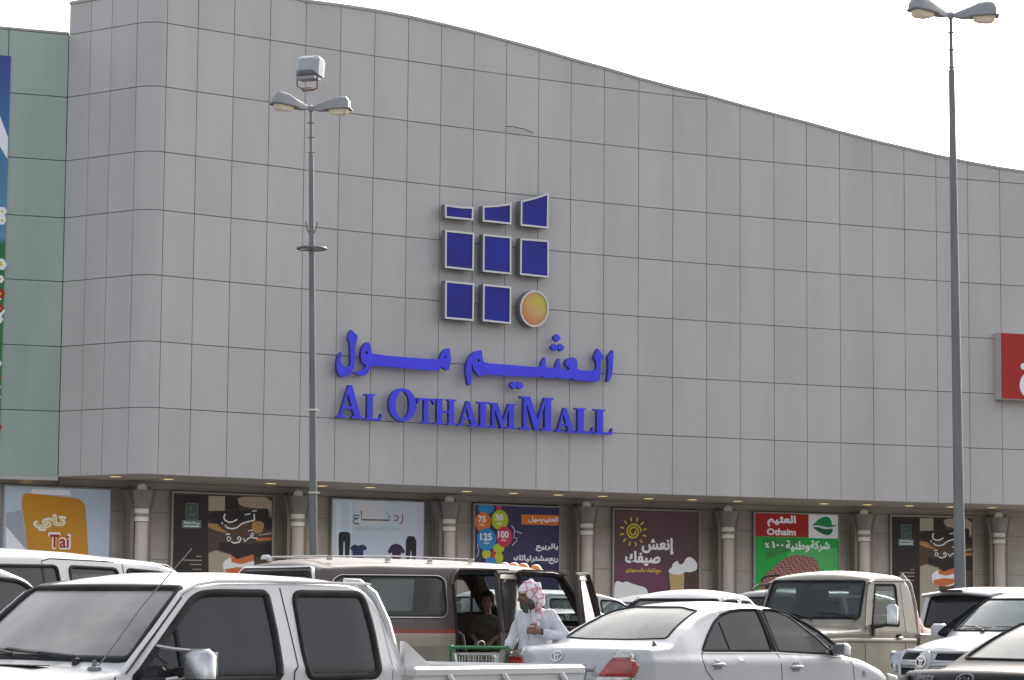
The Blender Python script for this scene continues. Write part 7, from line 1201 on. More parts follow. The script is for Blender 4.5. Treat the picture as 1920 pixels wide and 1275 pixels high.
    if spoiler:
        b = MB(); n = 9; V = []
        for i in range(n):
            y = (i / (n - 1) - .5) * 1.36 * k; q = abs(y) / .68; dx = .10 * q ** 2
            for dxx, z in ((.30, H - .035 - .045 * q), (-.02, H - .055 - .06 * q), (-.05, H - .085 - .06 * q), (.0, H - .115 - .06 * q), (.22, H - .10 - .06 * q)): V.append((dxx + dx, y, z))
        F = []
        for i in range(n - 1):
            for j in range(5): F.append((5 * i + j, 5 * i + (j + 1) % 5, 5 * i + 5 + (j + 1) % 5, 5 * i + 5 + j))
        F += [tuple(range(5)), tuple(range(5 * n - 5, 5 * n))]; o = mesh('roof_spoiler', V, F, paint, c.root, True, 50); fixn(o)
        b = MB(); b.box((-.045, 0, H - .075), (.02, .42, .035)); b.build('high_brake_lamp', 'interior_dark', o)
    c.arch_lips(ar, paint); c.interior(L * .64, L * .50, L * .31, .38, 'seat_grey', .62, .62, .38, 1.12); c.base(.05, L - .1, .95, L - .95, .38)
    return c
def sedan(name, label, pose, paint, H=1.43, L=4.5, group=None, glass='glass_dark', rearglass='glass_rear_dust_sky', cat='car', dz=0, lamp='lamp_red'):
    sp = dict(paint=paint, zs=.22, W=[(0, .70), (.2, .80), (.8, .85), (3.4, .85), (4.1, .80), (L, .68)], zb=.93, tum=[(0, .1), (.6, .35), (1.2, .50), (3.0, .5), (3.4, .3), (4, .1)], r=[(0, .05), (.6, .05), (2.2, .05), (3.2, .04), (3.6, .09), (L, .1)],
        crown=[(0, .02), (.5, .03), (1.4, .05), (2.2, .055), (3.2, .03), (L, .05)], bow=[(0, .17), (.3, .14), (.75, .10), (1.5, .06), (2.0, 0), (2.6, -.05), (3.3, -.15), (L, -.35)],
        prof=[(-.03, .30), (-.02, .55), (.0, .85), (.025, 1.0 + dz), (.05, 1.05 + dz), (.10, 1.060 + dz), (.4, 1.065 + dz), (.55, 1.075 + dz), (.62, 1.095 + dz), (1.0, H - .16), (1.25, H - .055), (1.6, H - .01), (2.1, H), (2.5, H - .02), (2.72, H - .08), (3.3, 1.03), (3.36, 1.0), (3.8, .95), (4.2, .85), (L - .1, .72), (L - .02, .55), (L, .3)], smooth=2)
    c = Car(name, label, cat, pose, sp, group); t = H - .09
    q1 = [(1.05, 1.02), (1.35, 1.22), (1.62, t - .03), (1.85, t), (2.12, t), (2.13, 1.01)]; q2 = [(2.21, 1.0), (2.21, t), (2.45, t - .01), (2.85, 1.2), (3.2, .99)]
    rgl_ = [(-.67, 1.115), (.67, 1.115), (.57, H - .06), (-.57, H - .06)]; wsl_ = [(-.66, 1.06), (.66, 1.06), (.54, H - .08), (-.54, H - .08)]; ar = c.arches([.9, L - .9], .31)
    c.shell([(d, p) for d in 'LR' for p in (q1, q2)] + [('B', rounded(rgl_, .04)), ('F', rounded(wsl_, .05))] + [(d, a) for d in 'LR' for a in ar], [('boot_lid', 'T', [(.0, -.60), (.58, -.60), (.58, .60), (.0, .60)], paint)] + [('door', d, p, paint) for d in 'LR' for p in ([(1.1, .4), (1.05, 1.0), (1.6, t + .03), (2.16, t + .04), (2.17, .4)], [(2.19, .4), (2.18, t + .04), (2.5, t + .02), (3.28, 1.0), (3.25, .4)])])
    for sg in (1, -1):
        f = c.side(sg); c.window(q1, f, glass, seal=.014, sealm='gap_dark', r=.03); c.window(q2, f, glass, seal=.014, sealm='gap_dark', r=.03); c.seam([(2.17, t), (2.175, .45)], f, w=.005); c.seam([(3.28, .98), (3.25, .45)], f, w=.005); c.seam([(1.04, 1.0), (1.02, .8), (1.1, .45)], f, w=.005)
        c.handle(f, 1.25, .90, paint); c.handle(f, 2.42, .88, paint); c.mirror(3.1, sg * .84, 1.04, paint, .11, .15, .11)
        c.plate([(sg * .60, .80), (sg * .68, .80), (sg * .70, .98), (sg * .60, 1.0)], c.rear(), lamp, 'tail_lamp', None, .02)
        c.plate([(sg * .42, .62), (sg * .66, .64), (sg * .64, .76), (sg * .42, .72)], c.front(), 'headlamp', 'headlamp', None, .012)
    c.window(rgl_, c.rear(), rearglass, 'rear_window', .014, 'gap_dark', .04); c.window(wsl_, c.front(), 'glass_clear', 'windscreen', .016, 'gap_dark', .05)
    c.arch_lips(ar, paint); c.interior(3.05, 2.45, 1.5, .35, 'seat_grey', .45, .55, .35, .92); c.base(.05, L - .1, .9, L - .9, .31)
    return c
G_ = 'cars parked in front of the mall'
suv('parked_car', 'white sport utility vehicle at far left, its roof under the orange snack poster', (-5.30, 21.3, 58), 'white_paint_clean', 1.92, 5.1, 'glass_dark', group=G_, k=1.04, rf=.05)
suv('parked_car', 'grey vehicle cut by the left edge, only curved roof and black side window showing', (-5.30, 16.3, 58), 'silver_paint', 1.78, 4.5, 'glass_privacy', group=G_)
suv('parked_car', 'white vehicle with black roof rails below the dark coffee poster', (-5.64, 29.8, 56), 'white_paint', 1.86, 4.6, 'glass_dark', rack=True, group=G_)
suv('parked_car', 'white vehicle with roof spoiler and wide black rear window, behind the beige pickup', (6.62, 40.0, 40), 'white_paint_clean', 1.86, 4.8, 'glass_privacy', group=G_, spoiler=True, rear_z=(1.25, 1.71))
suv('parked_car', 'vehicle with roof rails and black rear window squeezed in just left of the beige pickup', (4.15, 45.0, 42), 'silver_paint', 1.86, 4.7, 'glass_privacy', rack=True, group=G_, rear_z=(1.2, 1.7))
K_ = sedan('parked_car', 'black sedan in the lower right corner with an oval badge on its boot', (2.97, 17.6, 39), 'black_paint', 1.45, 4.5, group=G_, dz=-.005, lamp='black_plastic')
fK = K_.rear()
oval_badge(K_, fK, 0, .985, .15, .082, 'dark_script', 'plain')
P, F = text_geo('KIA', ((0, 0), (.10, .038))); mesh('badge_lettering', [fK(.05 - a, .966 + b, .013) for a, b, _ in P], F, 'dark_script', K_.root)
P, F = text_geo('Spectra', ((0, 0), (.20, .05)), .001); mesh('script_badge', [fK(.50 - a - b * .3, .965 + b, .013 + c_) for a, b, c_ in P], F, 'dark_script', K_.root)
sedan('parked_car', 'silver sedan seen through the open front doors of the brown wagon', (2.6, 43.6, 205), 'silver_paint', 1.48, 4.4, group=G_, glass='glass_clear')
suv('parked_car', 'white vehicle just beyond the brown wagon, below the plum sun poster', (4.3, 53, 222), 'white_paint', 1.80, 4.5, 'glass_clear', group=G_)
suv('parked_car', 'white vehicle seen through the open side door of the brown wagon', (-.9, 44, 22), 'white_paint', 1.80, 4.6, 'glass_clear', group=G_)

# ------------------------------------------------------------------ white pickup under the plum poster
spI = dict(paint='white_paint', zs=.38, W=[(-.05, .80), (.3, .82), (1.6, .82), (2.4, .78), (2.9, .70)], zb=1.10, tum=.36, r=[(-.05, .06), (.2, .09), (.9, .07), (1.4, .04), (1.9, .06), (2.9, .08)], crown=[(-.05, .02), (.2, .05), (.9, .05), (1.3, .03), (2.9, .04)], bow=[(-.05, .04), (.4, 0), (.8, 0), (1.1, -.10), (1.8, -.16), (2.9, -.22)],
    prof=[(-.04, .5), (-.03, 1.1), (.06, 1.5), (.13, 1.64), (.24, 1.70), (.6, 1.735), (.85, 1.725), (1.02, 1.68), (1.10, 1.63), (1.76, 1.15), (1.82, 1.12), (2.4, 1.05), (2.75, .98), (2.85, .85), (2.88, .5)], smooth=1)
I_ = Car('pickup_truck', 'white cab pickup facing left behind the white sedan roof, below the plum sun poster', 'pickup truck', (2.76, 36.0, 238), spI)
wi1 = [(1.55, 1.16), (1.12, 1.54), (.95, 1.585), (.62, 1.59), (.60, 1.14)]; wi2 = [(.50, 1.20), (.50, 1.58), (.24, 1.57), (.20, 1.45), (.20, 1.2)]; wsI = [(-.70, 1.18), (.70, 1.18), (.60, 1.60), (-.60, 1.60)]; bwI = [(-.5, 1.2), (.5, 1.2), (.45, 1.55), (-.45, 1.55)]
arI = I_.arches([2.3], .36)
I_.shell([(d, rounded(p, .05)) for d in 'LR' for p in (wi1, wi2)] + [('F', rounded(wsI, .05)), ('B', rounded(bwI, .04))] + [(d, a) for d in 'LR' for a in arI], [('door', d, [(.55, .5), (.55, 1.62), (1.0, 1.61), (1.68, 1.1), (1.68, .5)], 'white_paint') for d in 'LR'])
for sg in (1, -1):
    f = I_.side(sg); I_.window(wi1, f, 'glass_dark', seal=.02, r=.05); I_.window(wi2, f, 'glass_tinted_green', seal=.02, r=.05); I_.seam([(.55, .5), (.55, 1.6), (.7, 1.63), (1.0, 1.62), (1.68, 1.12), (1.68, .5)], f, w=.006); I_.handle(f, .68, 1.0, 'white_paint'); I_.mirror(1.5, sg * .83, 1.2, 'white_paint', .1, .18, .16)
I_.window(wsI, I_.front(), 'glass_dark', 'windscreen', .022, 'rubber', .05); I_.window(bwI, I_.rear(), 'glass_dark', 'rear_window', .02, 'rubber', .04); I_.arch_lips(arI, 'white_paint'); I_.interior(1.55, .9, 0, .36, 'seat_grey', .6, .6, .36, 1.08, False); I_.base(0, 2.8, -1.2, 2.3, .36)
pickup_bed(I_, -2.2, -.07, .82, 1.12, 'white_paint')

# ------------------------------------------------------------------ white pickup facing the camera at right
spN = dict(paint='white_paint_clean', zs=.36, W=[(-5, .80), (-2.6, .87), (-1.2, .87), (-.4, .84), (.0, .72)], zb=1.10, tum=[(-3, .33), (-1.4, .33), (-1.0, .1)], r=[(-3, .08), (-2, .07), (-1.4, .04), (-1.0, .12), (-.1, .12)], crown=[(-3, .04), (-2, .05), (-1.4, .03), (-1.05, .05), (-.3, .09), (0, .07)], bow=[(-3.3, .03), (-2.4, 0), (-1.9, -.08), (-1.2, -.18), (-.4, -.26), (.05, -.36)],
    prof=[(-3.3, .5), (-3.28, 1.1), (-3.2, 1.5), (-3.1, 1.64), (-2.9, 1.70), (-2.4, 1.735), (-2.0, 1.715), (-1.80, 1.66), (-1.70, 1.61), (-1.10, 1.22), (-1.04, 1.195), (-.7, 1.165), (-.35, 1.105), (-.14, 1.04), (-.05, .985), (.0, .90), (.03, .75), (.05, .62), (.10, .58), (.11, .42)], smooth=1)
N_ = Car('pickup_truck', 'white pickup facing the camera at right with an oval badge on its grille', 'pickup truck', (4.79, 30.92, 219), spN)
wn1 = [(-1.16, 1.19), (-1.62, 1.50), (-1.78, 1.58), (-2.10, 1.59), (-2.12, 1.16)]; wn2 = [(-2.22, 1.16), (-2.2, 1.59), (-2.9, 1.58), (-3.0, 1.4), (-3.0, 1.17)]; wsN = [(-.75, 1.24), (.75, 1.24), (.64, 1.62), (-.64, 1.62)]; bwN = [(-.5, 1.2), (.5, 1.2), (.45, 1.55), (-.45, 1.55)]
arN = N_.arches([-.75], .37)
N_.shell([(d, rounded(p, .05)) for d in 'LR' for p in (wn1, wn2)] + [('F', rounded(wsN, .05)), ('B', rounded(bwN, .04))] + [(d, a) for d in 'LR' for a in arN], [('door', d, p, 'white_paint_clean') for d in 'LR' for p in ([(-1.2, .5), (-1.15, 1.12), (-1.7, 1.56), (-2.16, 1.61), (-2.17, .5)], [(-2.19, .5), (-2.18, 1.61), (-3.0, 1.6), (-3.05, .5)])] + [('bonnet', 'T', [(-1.0, -.68), (-1.0, .68), (-.08, .52), (-.08, -.52)], 'white_paint_clean')])
for sg in (1, -1):
    f = N_.side(sg); N_.window(wn1, f, 'glass_dark', seal=.02, r=.05); N_.window(wn2, f, 'glass_dark', seal=.02, r=.05); N_.seam([(-2.175, .5), (-2.17, 1.6)], f, w=.005); N_.seam([(-1.18, .5), (-1.14, 1.12)], f, w=.005); N_.handle(f, -1.95, 1.0, 'white_paint_clean'); N_.mirror(-1.36, sg * .90, 1.235, 'white_paint_clean', .13, .20, .165)
fN = N_.front()
N_.window(wsN, fN, 'glass_pale', 'windscreen', .016, 'gap_dark', .05); N_.window(bwN, N_.rear(), 'glass_clear', 'rear_window', .02, 'rubber', .04)
N_.wiper(fN, (.60, 1.262), (.05, 1.275), (.55, 1.225)); N_.wiper(fN, (-.02, 1.262), (-.62, 1.275), (-.1, 1.225))
gr = N_.ribbon(rounded([(-.50, .70), (.50, .70), (.56, .82), (.60, 1.0), (-.60, 1.0), (-.56, .82)], .05), fN, [(-.028, 0), (-.02, .022), (.02, .022), (.028, 0)], 'white_paint_clean', 'grille_surround')
for sg in (1, -1):
    N_.plate([(sg * .13, .905), (sg * .56, .905), (sg * .545, .955), (sg * .44, .978), (sg * .13, .978)], fN, 'gap_dark', 'grille_slot', None, .006, .015)
    N_.plate([(sg * .16, .725), (sg * .49, .725), (sg * .52, .81), (sg * .16, .81)], fN, 'gap_dark', 'grille_slot', None, .006, .015)
    def hc(u, z, off=0.0, sg=sg):
        P1 = Vector(fN(sg * min(.58 + u, .76), z, off))
        if u < .10: return tuple(P1)
        k = min(1, (u - .10) / .12); return tuple(P1.lerp(Vector(N_.side(sg)(-.12 - (u - .16) * 1.3, z, off)), k))
    N_.plate([(.01, .72), (.12, .74), (.23, .86), (.26, .97), (.18, .99), (.07, .985)], hc, 'headlamp', 'headlamp', None, .02, .02)
N_.plate([(-.55, .83), (.55, .83), (.57, .885), (-.57, .885)], fN, 'white_paint_clean', 'grille_bar', None, .03, .01)
N_.plate([(.105 * math.cos(t), .865 + .125 * math.sin(t)) for t in np.linspace(0, 2 * math.pi, 25)[:-1]], fN, 'white_paint_clean', 'badge_mount', None, .04)
N_.plate([(.068 * math.cos(t), .865 + .062 * math.sin(t)) for t in np.linspace(0, 2 * math.pi, 25)[:-1]], fN, 'black_plastic', 'badge_backing', None, .055)
oval_badge(N_, fN, 0, .865, .155, .12, 'bright_metal', off=.082)
N_.seam([(-.56, 1.02), (-.3, 1.035), (0, 1.04), (.3, 1.035), (.56, 1.02)], fN, w=.005)
N_.arch_lips(arN, 'white_paint_clean'); N_.interior(-1.4, -2.0, -2.75, .38, 'seat_grey', .62, .6, .38, 1.13); N_.base(-3.2, .0, -4.0, -.75, .37)
pickup_bed(N_, -4.85, -3.33, .86, 1.14, 'white_paint_clean')
# ------------------------------------------------------------------ people
def ell(mb, c, r, rot=None, n=16, m=12):
    k = len(mb.V); mb.lathe_s((0, 0, 0), 1.0, n, m, r)
    M = (rot or Matrix.Identity(3)); mb.V[k:] = [tuple(M @ Vector(v) + Vector(c)) for v in mb.V[k:]]
def limb(mb, pts, r, n=12):
    """tapered limb with round ends"""
    mb.tube(pts, r, n)
    ell(mb, pts[0], (r[0],) * 3, None, n, 8); ell(mb, pts[-1], (r[-1],) * 3, None, n, 8)
def esec(mb, secs, n=24):
    """closed body of elliptical sections: (cx, cy, z, rx, ry)"""
    V = []; F = []
    for cx, cy, z, rx, ry in secs:
        for k in range(n): t = 2 * math.pi * k / n; V.append((cx + rx * math.cos(t), cy + ry * math.sin(t), z))
    for i in range(len(secs) - 1):
        for k in range(n): F.append((i * n + k, i * n + (k + 1) % n, (i + 1) * n + (k + 1) % n, (i + 1) * n + k))
    F += [tuple(range(n - 1, -1, -1)), tuple(range((len(secs) - 1) * n, len(secs) * n))]; mb.add(V, F)
def skin_over(name, mb, voxel, m, parent, smooth=4, fn=None):
    """fuse overlapping closed shapes into one continuous surface"""
    o = mb.build(name, m, None, True); fixn(o)
    md = o.modifiers.new('r', 'REMESH'); md.mode = 'VOXEL'; md.voxel_size = voxel; md.use_smooth_shade = True
    if smooth: ms = o.modifiers.new('s', 'SMOOTH'); ms.factor = .5; ms.iterations = smooth
    dg = bpy.context.evaluated_depsgraph_get(); dg.update(); me = bpy.data.meshes.new_from_object(o.evaluated_get(dg)); o.modifiers.clear(); old = o.data; o.data = me; bpy.data.meshes.remove(old)
    if fn:
        for v in me.vertices: v.co = fn(v.co)
    me.shade_smooth(); o.parent = parent; return o
def hand(mb, wrist, dirn, palm_n, size=1.0, curl=1.0, side=1):
    """palm and five separate curled fingers; dirn = towards the fingertips, palm_n = out of the palm"""
    d = Vector(dirn).normalized(); pn = Vector(palm_n); pn = (pn - d * pn.dot(d)).normalized(); w = d.cross(pn) * side; W0 = Vector(wrist)
    c = W0 + d * .045 * size; rot = Matrix((w, d, pn)).transposed(); ell(mb, c, (.040 * size, .052 * size, .016 * size), rot, 14, 10)
    for i, (off, ln, r) in enumerate(((-.030, .068, .0080), (-.010, .078, .0086), (.010, .074, .0085), (.029, .060, .0076))):
        p0 = W0 + d * .078 * size + w * off * size; pts = [p0 - d * .02]; ang = 0; p = p0
        for k in range(3):
            pts.append(p.copy()); ang += curl * (.35 + .42 * k); p = p + (d * math.cos(ang) + pn * math.sin(ang)) * ln * (.42, .32, .26)[k] * size
        pts.append(p); limb(mb, pts, [r * size, r * size, r * .98 * size, r * .9 * size, r * .8 * size], 8)
    p0 = W0 + d * .02 * size - w * .034 * size; t1 = p0 + (d * .55 - w * .75 + pn * .25).normalized() * .034 * size; t2 = t1 + (d * .85 - w * .25 + pn * .45).normalized() * .030 * size; t3 = t2 + (d * .8 + w * .15 + pn * .6).normalized() * .022 * size
    limb(mb, [p0, t1, t2, t3], [.0115 * size, .0105 * size, .0095 * size, .008 * size], 8)
def head(mb, c, R3, s=1.0, nose=1.0):
    P = lambda v: tuple(Vector(c) + R3 @ (Vector(v) * s)); E_ = lambda v, r: ell(mb, P(v), tuple(q * s for q in r), R3)
    E_((-.012, 0, .022), (.098, .076, .092)); E_((.022, 0, -.02), (.066, .060, .085)); E_((.038, 0, -.068), (.045, .045, .036)); E_((.072, 0, .034), (.022, .052, .016))
    limb(mb, [P((.084, 0, .018)), P((.106 + .006 * nose, 0, -.018)), P((.094, 0, -.028))], [.009 * s, .0145 * s, .012 * s], 8)
    for y in (1, -1): E_((.062, y * .034, -.018), (.026, .022, .022)); E_((-.006, y * .078, -.004), (.018, .008, .030))
    E_((.080, 0, -.052), (.014, .024, .006)); E_((.078, 0, -.062), (.014, .020, .007))
man = empty('person', (.277, 27.72, 0), R(237), 'bearded man in a white robe and red checked headscarf standing at the cart', 'person')
Rh = (Matrix.Rotation(R(-36), 3, 'Z') @ Matrix.Rotation(R(16), 3, 'Y')); hc_ = (.118, -.032, 1.585)
b = MB()
head(b, hc_, Rh, 1.06)
limb(b, [(.03, 0, 1.40), (.07, -.01, 1.47), (.10, -.025, 1.54)], [.062, .056, .054])
esec(b, [(0, 0, .90, .10, .14), (0, 0, 1.05, .105, .14), (.01, 0, 1.25, .10, .15), (.02, 0, 1.36, .08, .13), (.03, 0, 1.42, .055, .08)])
for sg in (1, -1): limb(b, [(0, sg * .09, .92), (.02 * sg, sg * .11, .50), (.0, sg * .12, .09)], [.085, .055, .042]); limb(b, [(-.03, sg * .12, .05), (.17, sg * .14, .035)], [.042, .035])
limb(b, [(.01, .17, 1.375), (-.03, .325, 1.155), (.10, .26, 1.18), (.21, .17, 1.215)], [.040, .034, .030, .025]); limb(b, [(.01, -.18, 1.375), (.01, -.265, 1.13), (.24, -.20, 1.045)], [.040, .034, .025])
hand(b, (.215, .165, 1.218), (.55, -.80, .10), (-.60, -.45, -.15), 1.05, 1.05, 1); hand(b, (.245, -.20, 1.043), (.85, .12, -.25), (-.1, 0, -1), 1.05, .9, -1)
mb_ = skin_over('body', b, .0065, 'skin', man, 2)
for y in (1, -1):
    e = MB(); p = Vector(hc_) + Rh @ (Vector((.084, y * .032, .006)) * 1.06); e.lathe_s(tuple(p), .0115, 10, 8, (1, 1, .8)); e.build('eye', 'eye_white', mb_, True)
    e = MB(); p = Vector(hc_) + Rh @ (Vector((.0925, y * .032, .006)) * 1.06); e.lathe_s(tuple(p), .0055, 8, 6, (1, 1, 1)); e.build('iris', 'hair_black', mb_, True)
# beard
b = MB(); Q = lambda v: tuple(Vector(hc_) + Rh @ (Vector(v) * 1.06))
for v, r in (((.045, 0, -.095), (.060, .054, .050)), ((.046, 0, -.125), (.050, .044, .040)), ((.0, .052, -.065), (.036, .026, .046)), ((.0, -.052, -.065), (.036, .026, .046)), ((.012, 0, -.11), (.05, .052, .045)), ((.078, 0, -.080), (.022, .036, .022))): ell(b, Q(v), r, Rh)
for y in (1, -1): limb(b, [Q((.088, y * .004, -.040)), Q((.078, y * .030, -.050)), Q((.060, y * .044, -.072))], [.008, .009, .012], 8)
rb = random.Random(3)
skin_over('beard', b, .007, 'beard', man, 1, lambda co: co + Vector((math.sin(co.x * 210) * .002, math.sin(co.y * 190 + co.z * 60) * .002, 0)))
# robe: one cloth surface with sleeves, skirt and folds
b = MB()
esec(b, [(.0, .0, .10, .235, .255), (.0, 0, .13, .245, .265), (.005, 0, .50, .20, .225), (.01, 0, .85, .165, .195), (.015, 0, 1.0, .150, .185), (.02, 0, 1.15, .140, .185), (.018, 0, 1.28, .132, .195), (.018, 0, 1.36, .118, .188), (.022, 0, 1.415, .09, .15), (.035, 0, 1.45, .072, .095), (.05, -.005, 1.472, .062, .068)], 36)
limb(b, [(.01, .165, 1.385), (-.015, .25, 1.27), (-.035, .335, 1.16), (.02, .315, 1.155), (.12, .245, 1.185), (.175, .205, 1.20)], [.068, .064, .062, .058, .052, .046], 16)
limb(b, [(.01, -.165, 1.385), (.0, -.235, 1.26), (.02, -.27, 1.14), (.11, -.245, 1.09), (.215, -.205, 1.055)], [.068, .064, .060, .055, .048], 16)
def folds(co):
    x, y, z = co; a = math.atan2(y, x); d = Vector((x, y, 0)); l = d.length or 1; d /= l
    if abs(y) < .26 and l < .32:
        amp = .004 + .018 * max(0, (1.05 - z)) ** 1.1; co = co + d * amp * math.sin(a * 9 + 2.1 * math.sin(z * 4)); co = co + d * .009 * math.sin(z * 23 + a * 3.5 + 1.3 * math.sin(y * 30)) * (1 if z > 1.0 else .3)
    if l > .20 and z > 1.0: co = co + Vector((0, 0, 1)) * .010 * math.sin(x * 55 + y * 42 + z * 20)
    return co
rob = skin_over('robe', b, .011, 'cloth_white', man, 3, folds)
b = MB(); b.tube([(.165, .015, 1.44), (.176, .01, 1.30), (.172, .008, 1.12)], .006, 6); b.build('placket', 'cloth_white', rob, True)
b = MB()
for z in (1.42, 1.34, 1.26): b.lathe_s((.168, .012, z), .007, 8, 6, (1, 1, 1))
b = MB(); b.tube([(.196 + .030 * math.cos(t) * .55, .188 + .030 * math.cos(t) * .8, 1.213 + .031 * math.sin(t)) for t in np.linspace(0, 2 * math.pi, 15)], .008, 6, False); b.build('wristwatch', 'watch_dark', man, True)
# headscarf: a fitted cap band, a mass of folded cloth at the back and a tail hanging over the chest
b = MB()
for v, r in (((-.028, 0, .045), (.108, .093, .082)), ((-.075, 0, .00), (.072, .092, .105)), ((-.10, .02, -.06), (.050, .080, .085)), ((-.02, .075, .02), (.062, .030, .070)), ((-.02, -.075, .02), (.055, .026, .07)), ((-.055, .070, -.045), (.050, .036, .06)), ((-.04, .0, .105), (.065, .055, .040)), ((-.10, .05, .05), (.045, .04, .05))): ell(b, Q(v), tuple(q * 1.06 for q in r), Rh)
cut_n = Rh @ Vector((1, 0, 0)); c0 = Vector(hc_)
def drape(co):
    d = co - c0; q = Rh.transposed() @ d
    co = co + d.normalized() * (.006 * math.sin(q.x * 70 + q.z * 45) + .005 * math.sin(q.y * 95 - q.z * 40))
    return co
skin_over('headscarf', b, .008, 'shemagh', man, 1, drape)
b = MB(); b.tube([Q((.083 * math.cos(t) - .004, .080 * math.sin(t), .052 + .012 * math.cos(t))) for t in np.linspace(-1.9, 1.9, 17)], .013, 8); b.build('headscarf_edge', 'shemagh', man, True)
b = MB(); pts = [Q((-.035, .085, -.02)), Q((-.045, .10, -.10)), (.115, .095, 1.40), (.165, .10, 1.33), (.185, .115, 1.28), (.235, .125, 1.245)]
V = []; 
for i, p in enumerate(pts):
    w_ = (.045, .055, .042, .038, .048, .026)[i]
    for k in range(9): t = k / 8 - .5; V.append((p[0] + .35 * w_ * t * 2 + .010 * math.sin(t * 15 + i), p[1] + w_ * t * 2, p[2] + .006 * math.sin(t * 9 + i * 2)))
n0 = len(V); V += [(x - .008, y, z - .003) for x, y, z in V]; F = []
for i in range(len(pts) - 1):
    for k in range(8): a = i * 9 + k; F += [(a, a + 1, a + 10, a + 9), (n0 + a, n0 + a + 9, n0 + a + 10, n0 + a + 1)]
    for a in (i * 9, i * 9 + 8): F.append((a, a + 9, n0 + a + 9, n0 + a))
b.add(V, F); b.build('headscarf_tail', 'shemagh', man, True)
b = MB()
for sg in (1, -1): b.rbox((.06, sg * .13, .03), (.30, .10, .06), .03)
b.build('sandals', 'seat_brown', man, True)

# child sitting in the wagon, facing the camera
Lw = lambda s_, l_, z: (-2.637 + s_ * math.cos(R(36.67)) - l_ * math.sin(R(36.67)), 28.459 + s_ * math.sin(R(36.67)) + l_ * math.cos(R(36.67)), z)
cp_ = Lw(2.74, -.32, 0)
ch = empty('person', (cp_[0], cp_[1], 0), R(262), 'child with black hair in a khaki shirt sitting inside the open brown wagon', 'person')
b = MB(); Rc = Matrix.Rotation(R(4), 3, 'Z'); hc2 = (.03, 0, 1.525); head(b, hc2, Rc, .93, .4); limb(b, [(0, 0, 1.34), (.01, 0, 1.44)], [.04, .042])
esec(b, [(0, 0, .92, .09, .12), (0, 0, 1.1, .085, .12), (0, 0, 1.3, .075, .125), (0, 0, 1.36, .05, .08)])
for sg in (1, -1):
    limb(b, [(0, sg * .12, 1.32), (.10, sg * .17, 1.17), (.24, sg * .09, 1.10)], [.038, .030, .022]); hand(b, (.25, sg * .085, 1.095), (.8, -.2 * sg, -.5), (-.3, 0, -1), .8, .8, sg); limb(b, [(.02, sg * .08, .92), (.32, sg * .10, .90), (.34, sg * .1, .60)], [.065, .05, .04])
cb = skin_over('body', b, .007, 'skin_child', ch, 2)
b = MB(); Qc = lambda v: tuple(Vector(hc2) + Rc @ (Vector(v) * .93))
for v, r in (((-.03, 0, .045), (.095, .088, .085)), ((-.05, 0, -.02), (.065, .084, .08)), ((.035, 0, .088), (.055, .066, .030)), ((.0, .062, .03), (.05, .025, .05)), ((.0, -.062, .03), (.05, .025, .05))): ell(b, Qc(v), r, Rc)
skin_over('hair', b, .007, 'hair_black', ch, 1, lambda co: co + Vector((math.sin(co.z * 190) * .003, math.sin(co.z * 150 + co.x * 90) * .003, 0)))
for y in (1, -1): e = MB(); e.lathe_s(Qc((.080, y * .031, .004)), .010, 8, 6, (1, 1, .7)); e.build('eye', 'hair_black', cb, True)
b = MB(); esec(b, [(0, 0, .90, .115, .15), (0, 0, 1.1, .105, .145), (0, 0, 1.28, .095, .145), (0, 0, 1.345, .07, .12), (.005, 0, 1.385, .05, .06)], 24)
for sg in (1, -1): limb(b, [(0, sg * .11, 1.315), (.06, sg * .16, 1.22), (.12, sg * .155, 1.155)], [.055, .05, .044], 12)
skin_over('shirt', b, .010, 'shirt_khaki', ch, 2, lambda co: co + Vector((1, 0, 0)) * .006 * math.sin(co.z * 40 + co.y * 25))

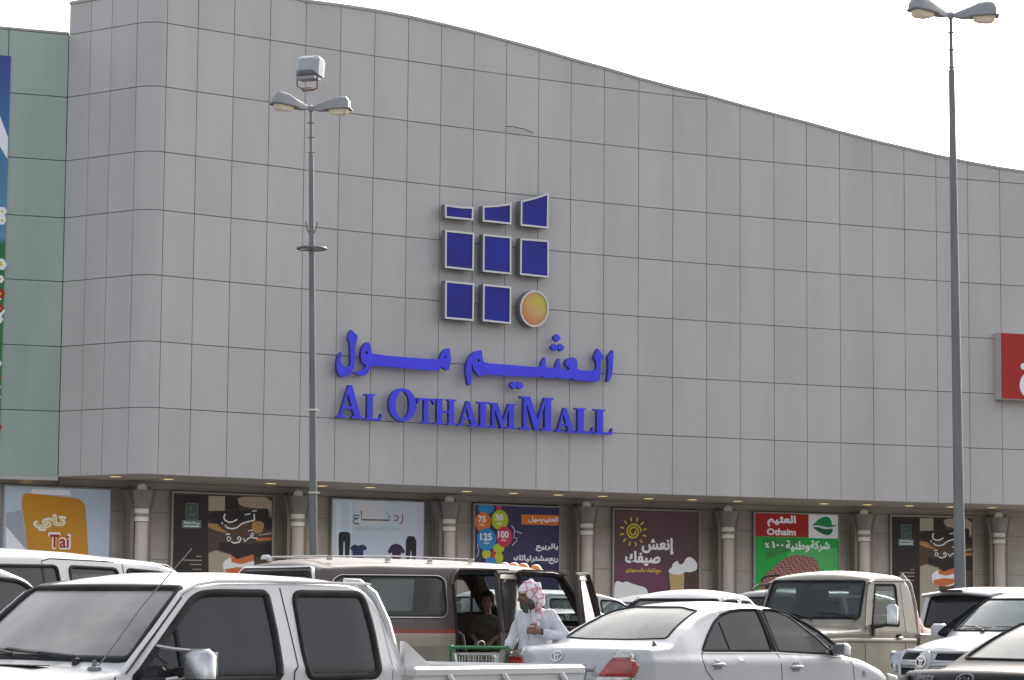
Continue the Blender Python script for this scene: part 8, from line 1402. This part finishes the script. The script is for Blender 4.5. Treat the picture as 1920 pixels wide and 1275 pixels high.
# ------------------------------------------------------------------ shopping cart
ct = empty('shopping_cart', (-.305, 27.02, 0), R(3), 'wire shopping cart with a green handle bar beside the open wagon', 'shopping cart')
b = MB(); b.tube([(-.285, .0, 1.055), (.285, .0, 1.055)], .018, 10); b.build('handle', 'cart_green', ct, True)
b = MB()
for x in (-.285, .285): b.rbox((x, .0, 1.05), (.05, .045, .06), .012); b.tube([(x, 0, 1.03), (x, .05, .94), (x * .97, .12, .60), (x * .95, .10, .30)], .012, 8)
b.build('handle_bracket', 'cart_green', ct, True)
b = MB()
for z, w_, y0, y1 in ((1.0, .265, .03, .86), (.86, .25, .06, .83), (.60, .22, .10, .74)):
    b.tube([(-w_, y0, z), (w_, y0, z), (w_ * .78, y1, z - .02), (-w_ * .78, y1, z - .02), (-w_, y0, z)], .0055, 6)
for k in range(15):
    t = k / 14; x = -.255 + .51 * t; b.tube([(x, .035, 1.0), (x * .86, .10, .60)], .0028, 5, False); b.tube([(x * .78, .855, .98), (x * .70, .74, .58)], .0028, 5, False)
for k in range(22):
    t = k / 21
    for sg in (1, -1): b.tube([(sg * (.265 - .058 * t), .03 + .83 * t, 1.0 - .02 * t), (sg * (.22 - .048 * t), .10 + .64 * t, .60 - .02 * t)], .0028, 5, False)
for k in range(9): y = .12 + .6 * k / 8; b.tube([(-.21, y, .595), (.21, y, .595)], .0028, 5, False)
for z in (.93, .79, .72): b.tube([(-.255, .05, z), (.255, .05, z)], .0028, 5, False)
b.build('basket', 'steel_wire', ct)
b = MB(); b.tube([(-.20, .02, .985), (-.20, .02, .90), (.20, .02, .90), (.20, .02, .985), (-.20, .02, .985)], .006, 6)
for k in range(9): x = -.2 + .4 * k / 8; b.tube([(x, .02, .985), (x, .02, .90)], .0028, 5, False)
b.tube([(.02 + .035 * math.cos(t), -.005, 1.085 + .035 * math.sin(t)) for t in np.linspace(-.4, math.pi + .4, 12)], .006, 6); b.build('child_seat', 'steel_wire', ct)
b = MB()
for sg in (1, -1): b.tube([(sg * .27, .10, .30), (sg * .25, .10, .16), (sg * .17, .85, .16)], .012, 8); b.tube([(sg * .17, .80, .17), (sg * .18, .62, .58)], .010, 8)
b.tube([(-.25, .12, .16), (.25, .12, .16)], .01, 8); b.build('chassis', 'steel_wire', ct, True)
for x, y in ((-.25, .12), (.25, .12), (-.17, .82), (.17, .82)):
    b = MB(); V0 = MB(); V0.lathe((0, 0, 0), [(.03, -.014), (.062, -.012), (.062, .012), (.03, .014)], 16, 'y'); b.add([(v[1] + x, v[0] + y, v[2] + .063) for v in V0.V], V0.F); b.box((x, y, .12), (.03, .03, .07)); b.build('caster', 'black_plastic', ct, True)
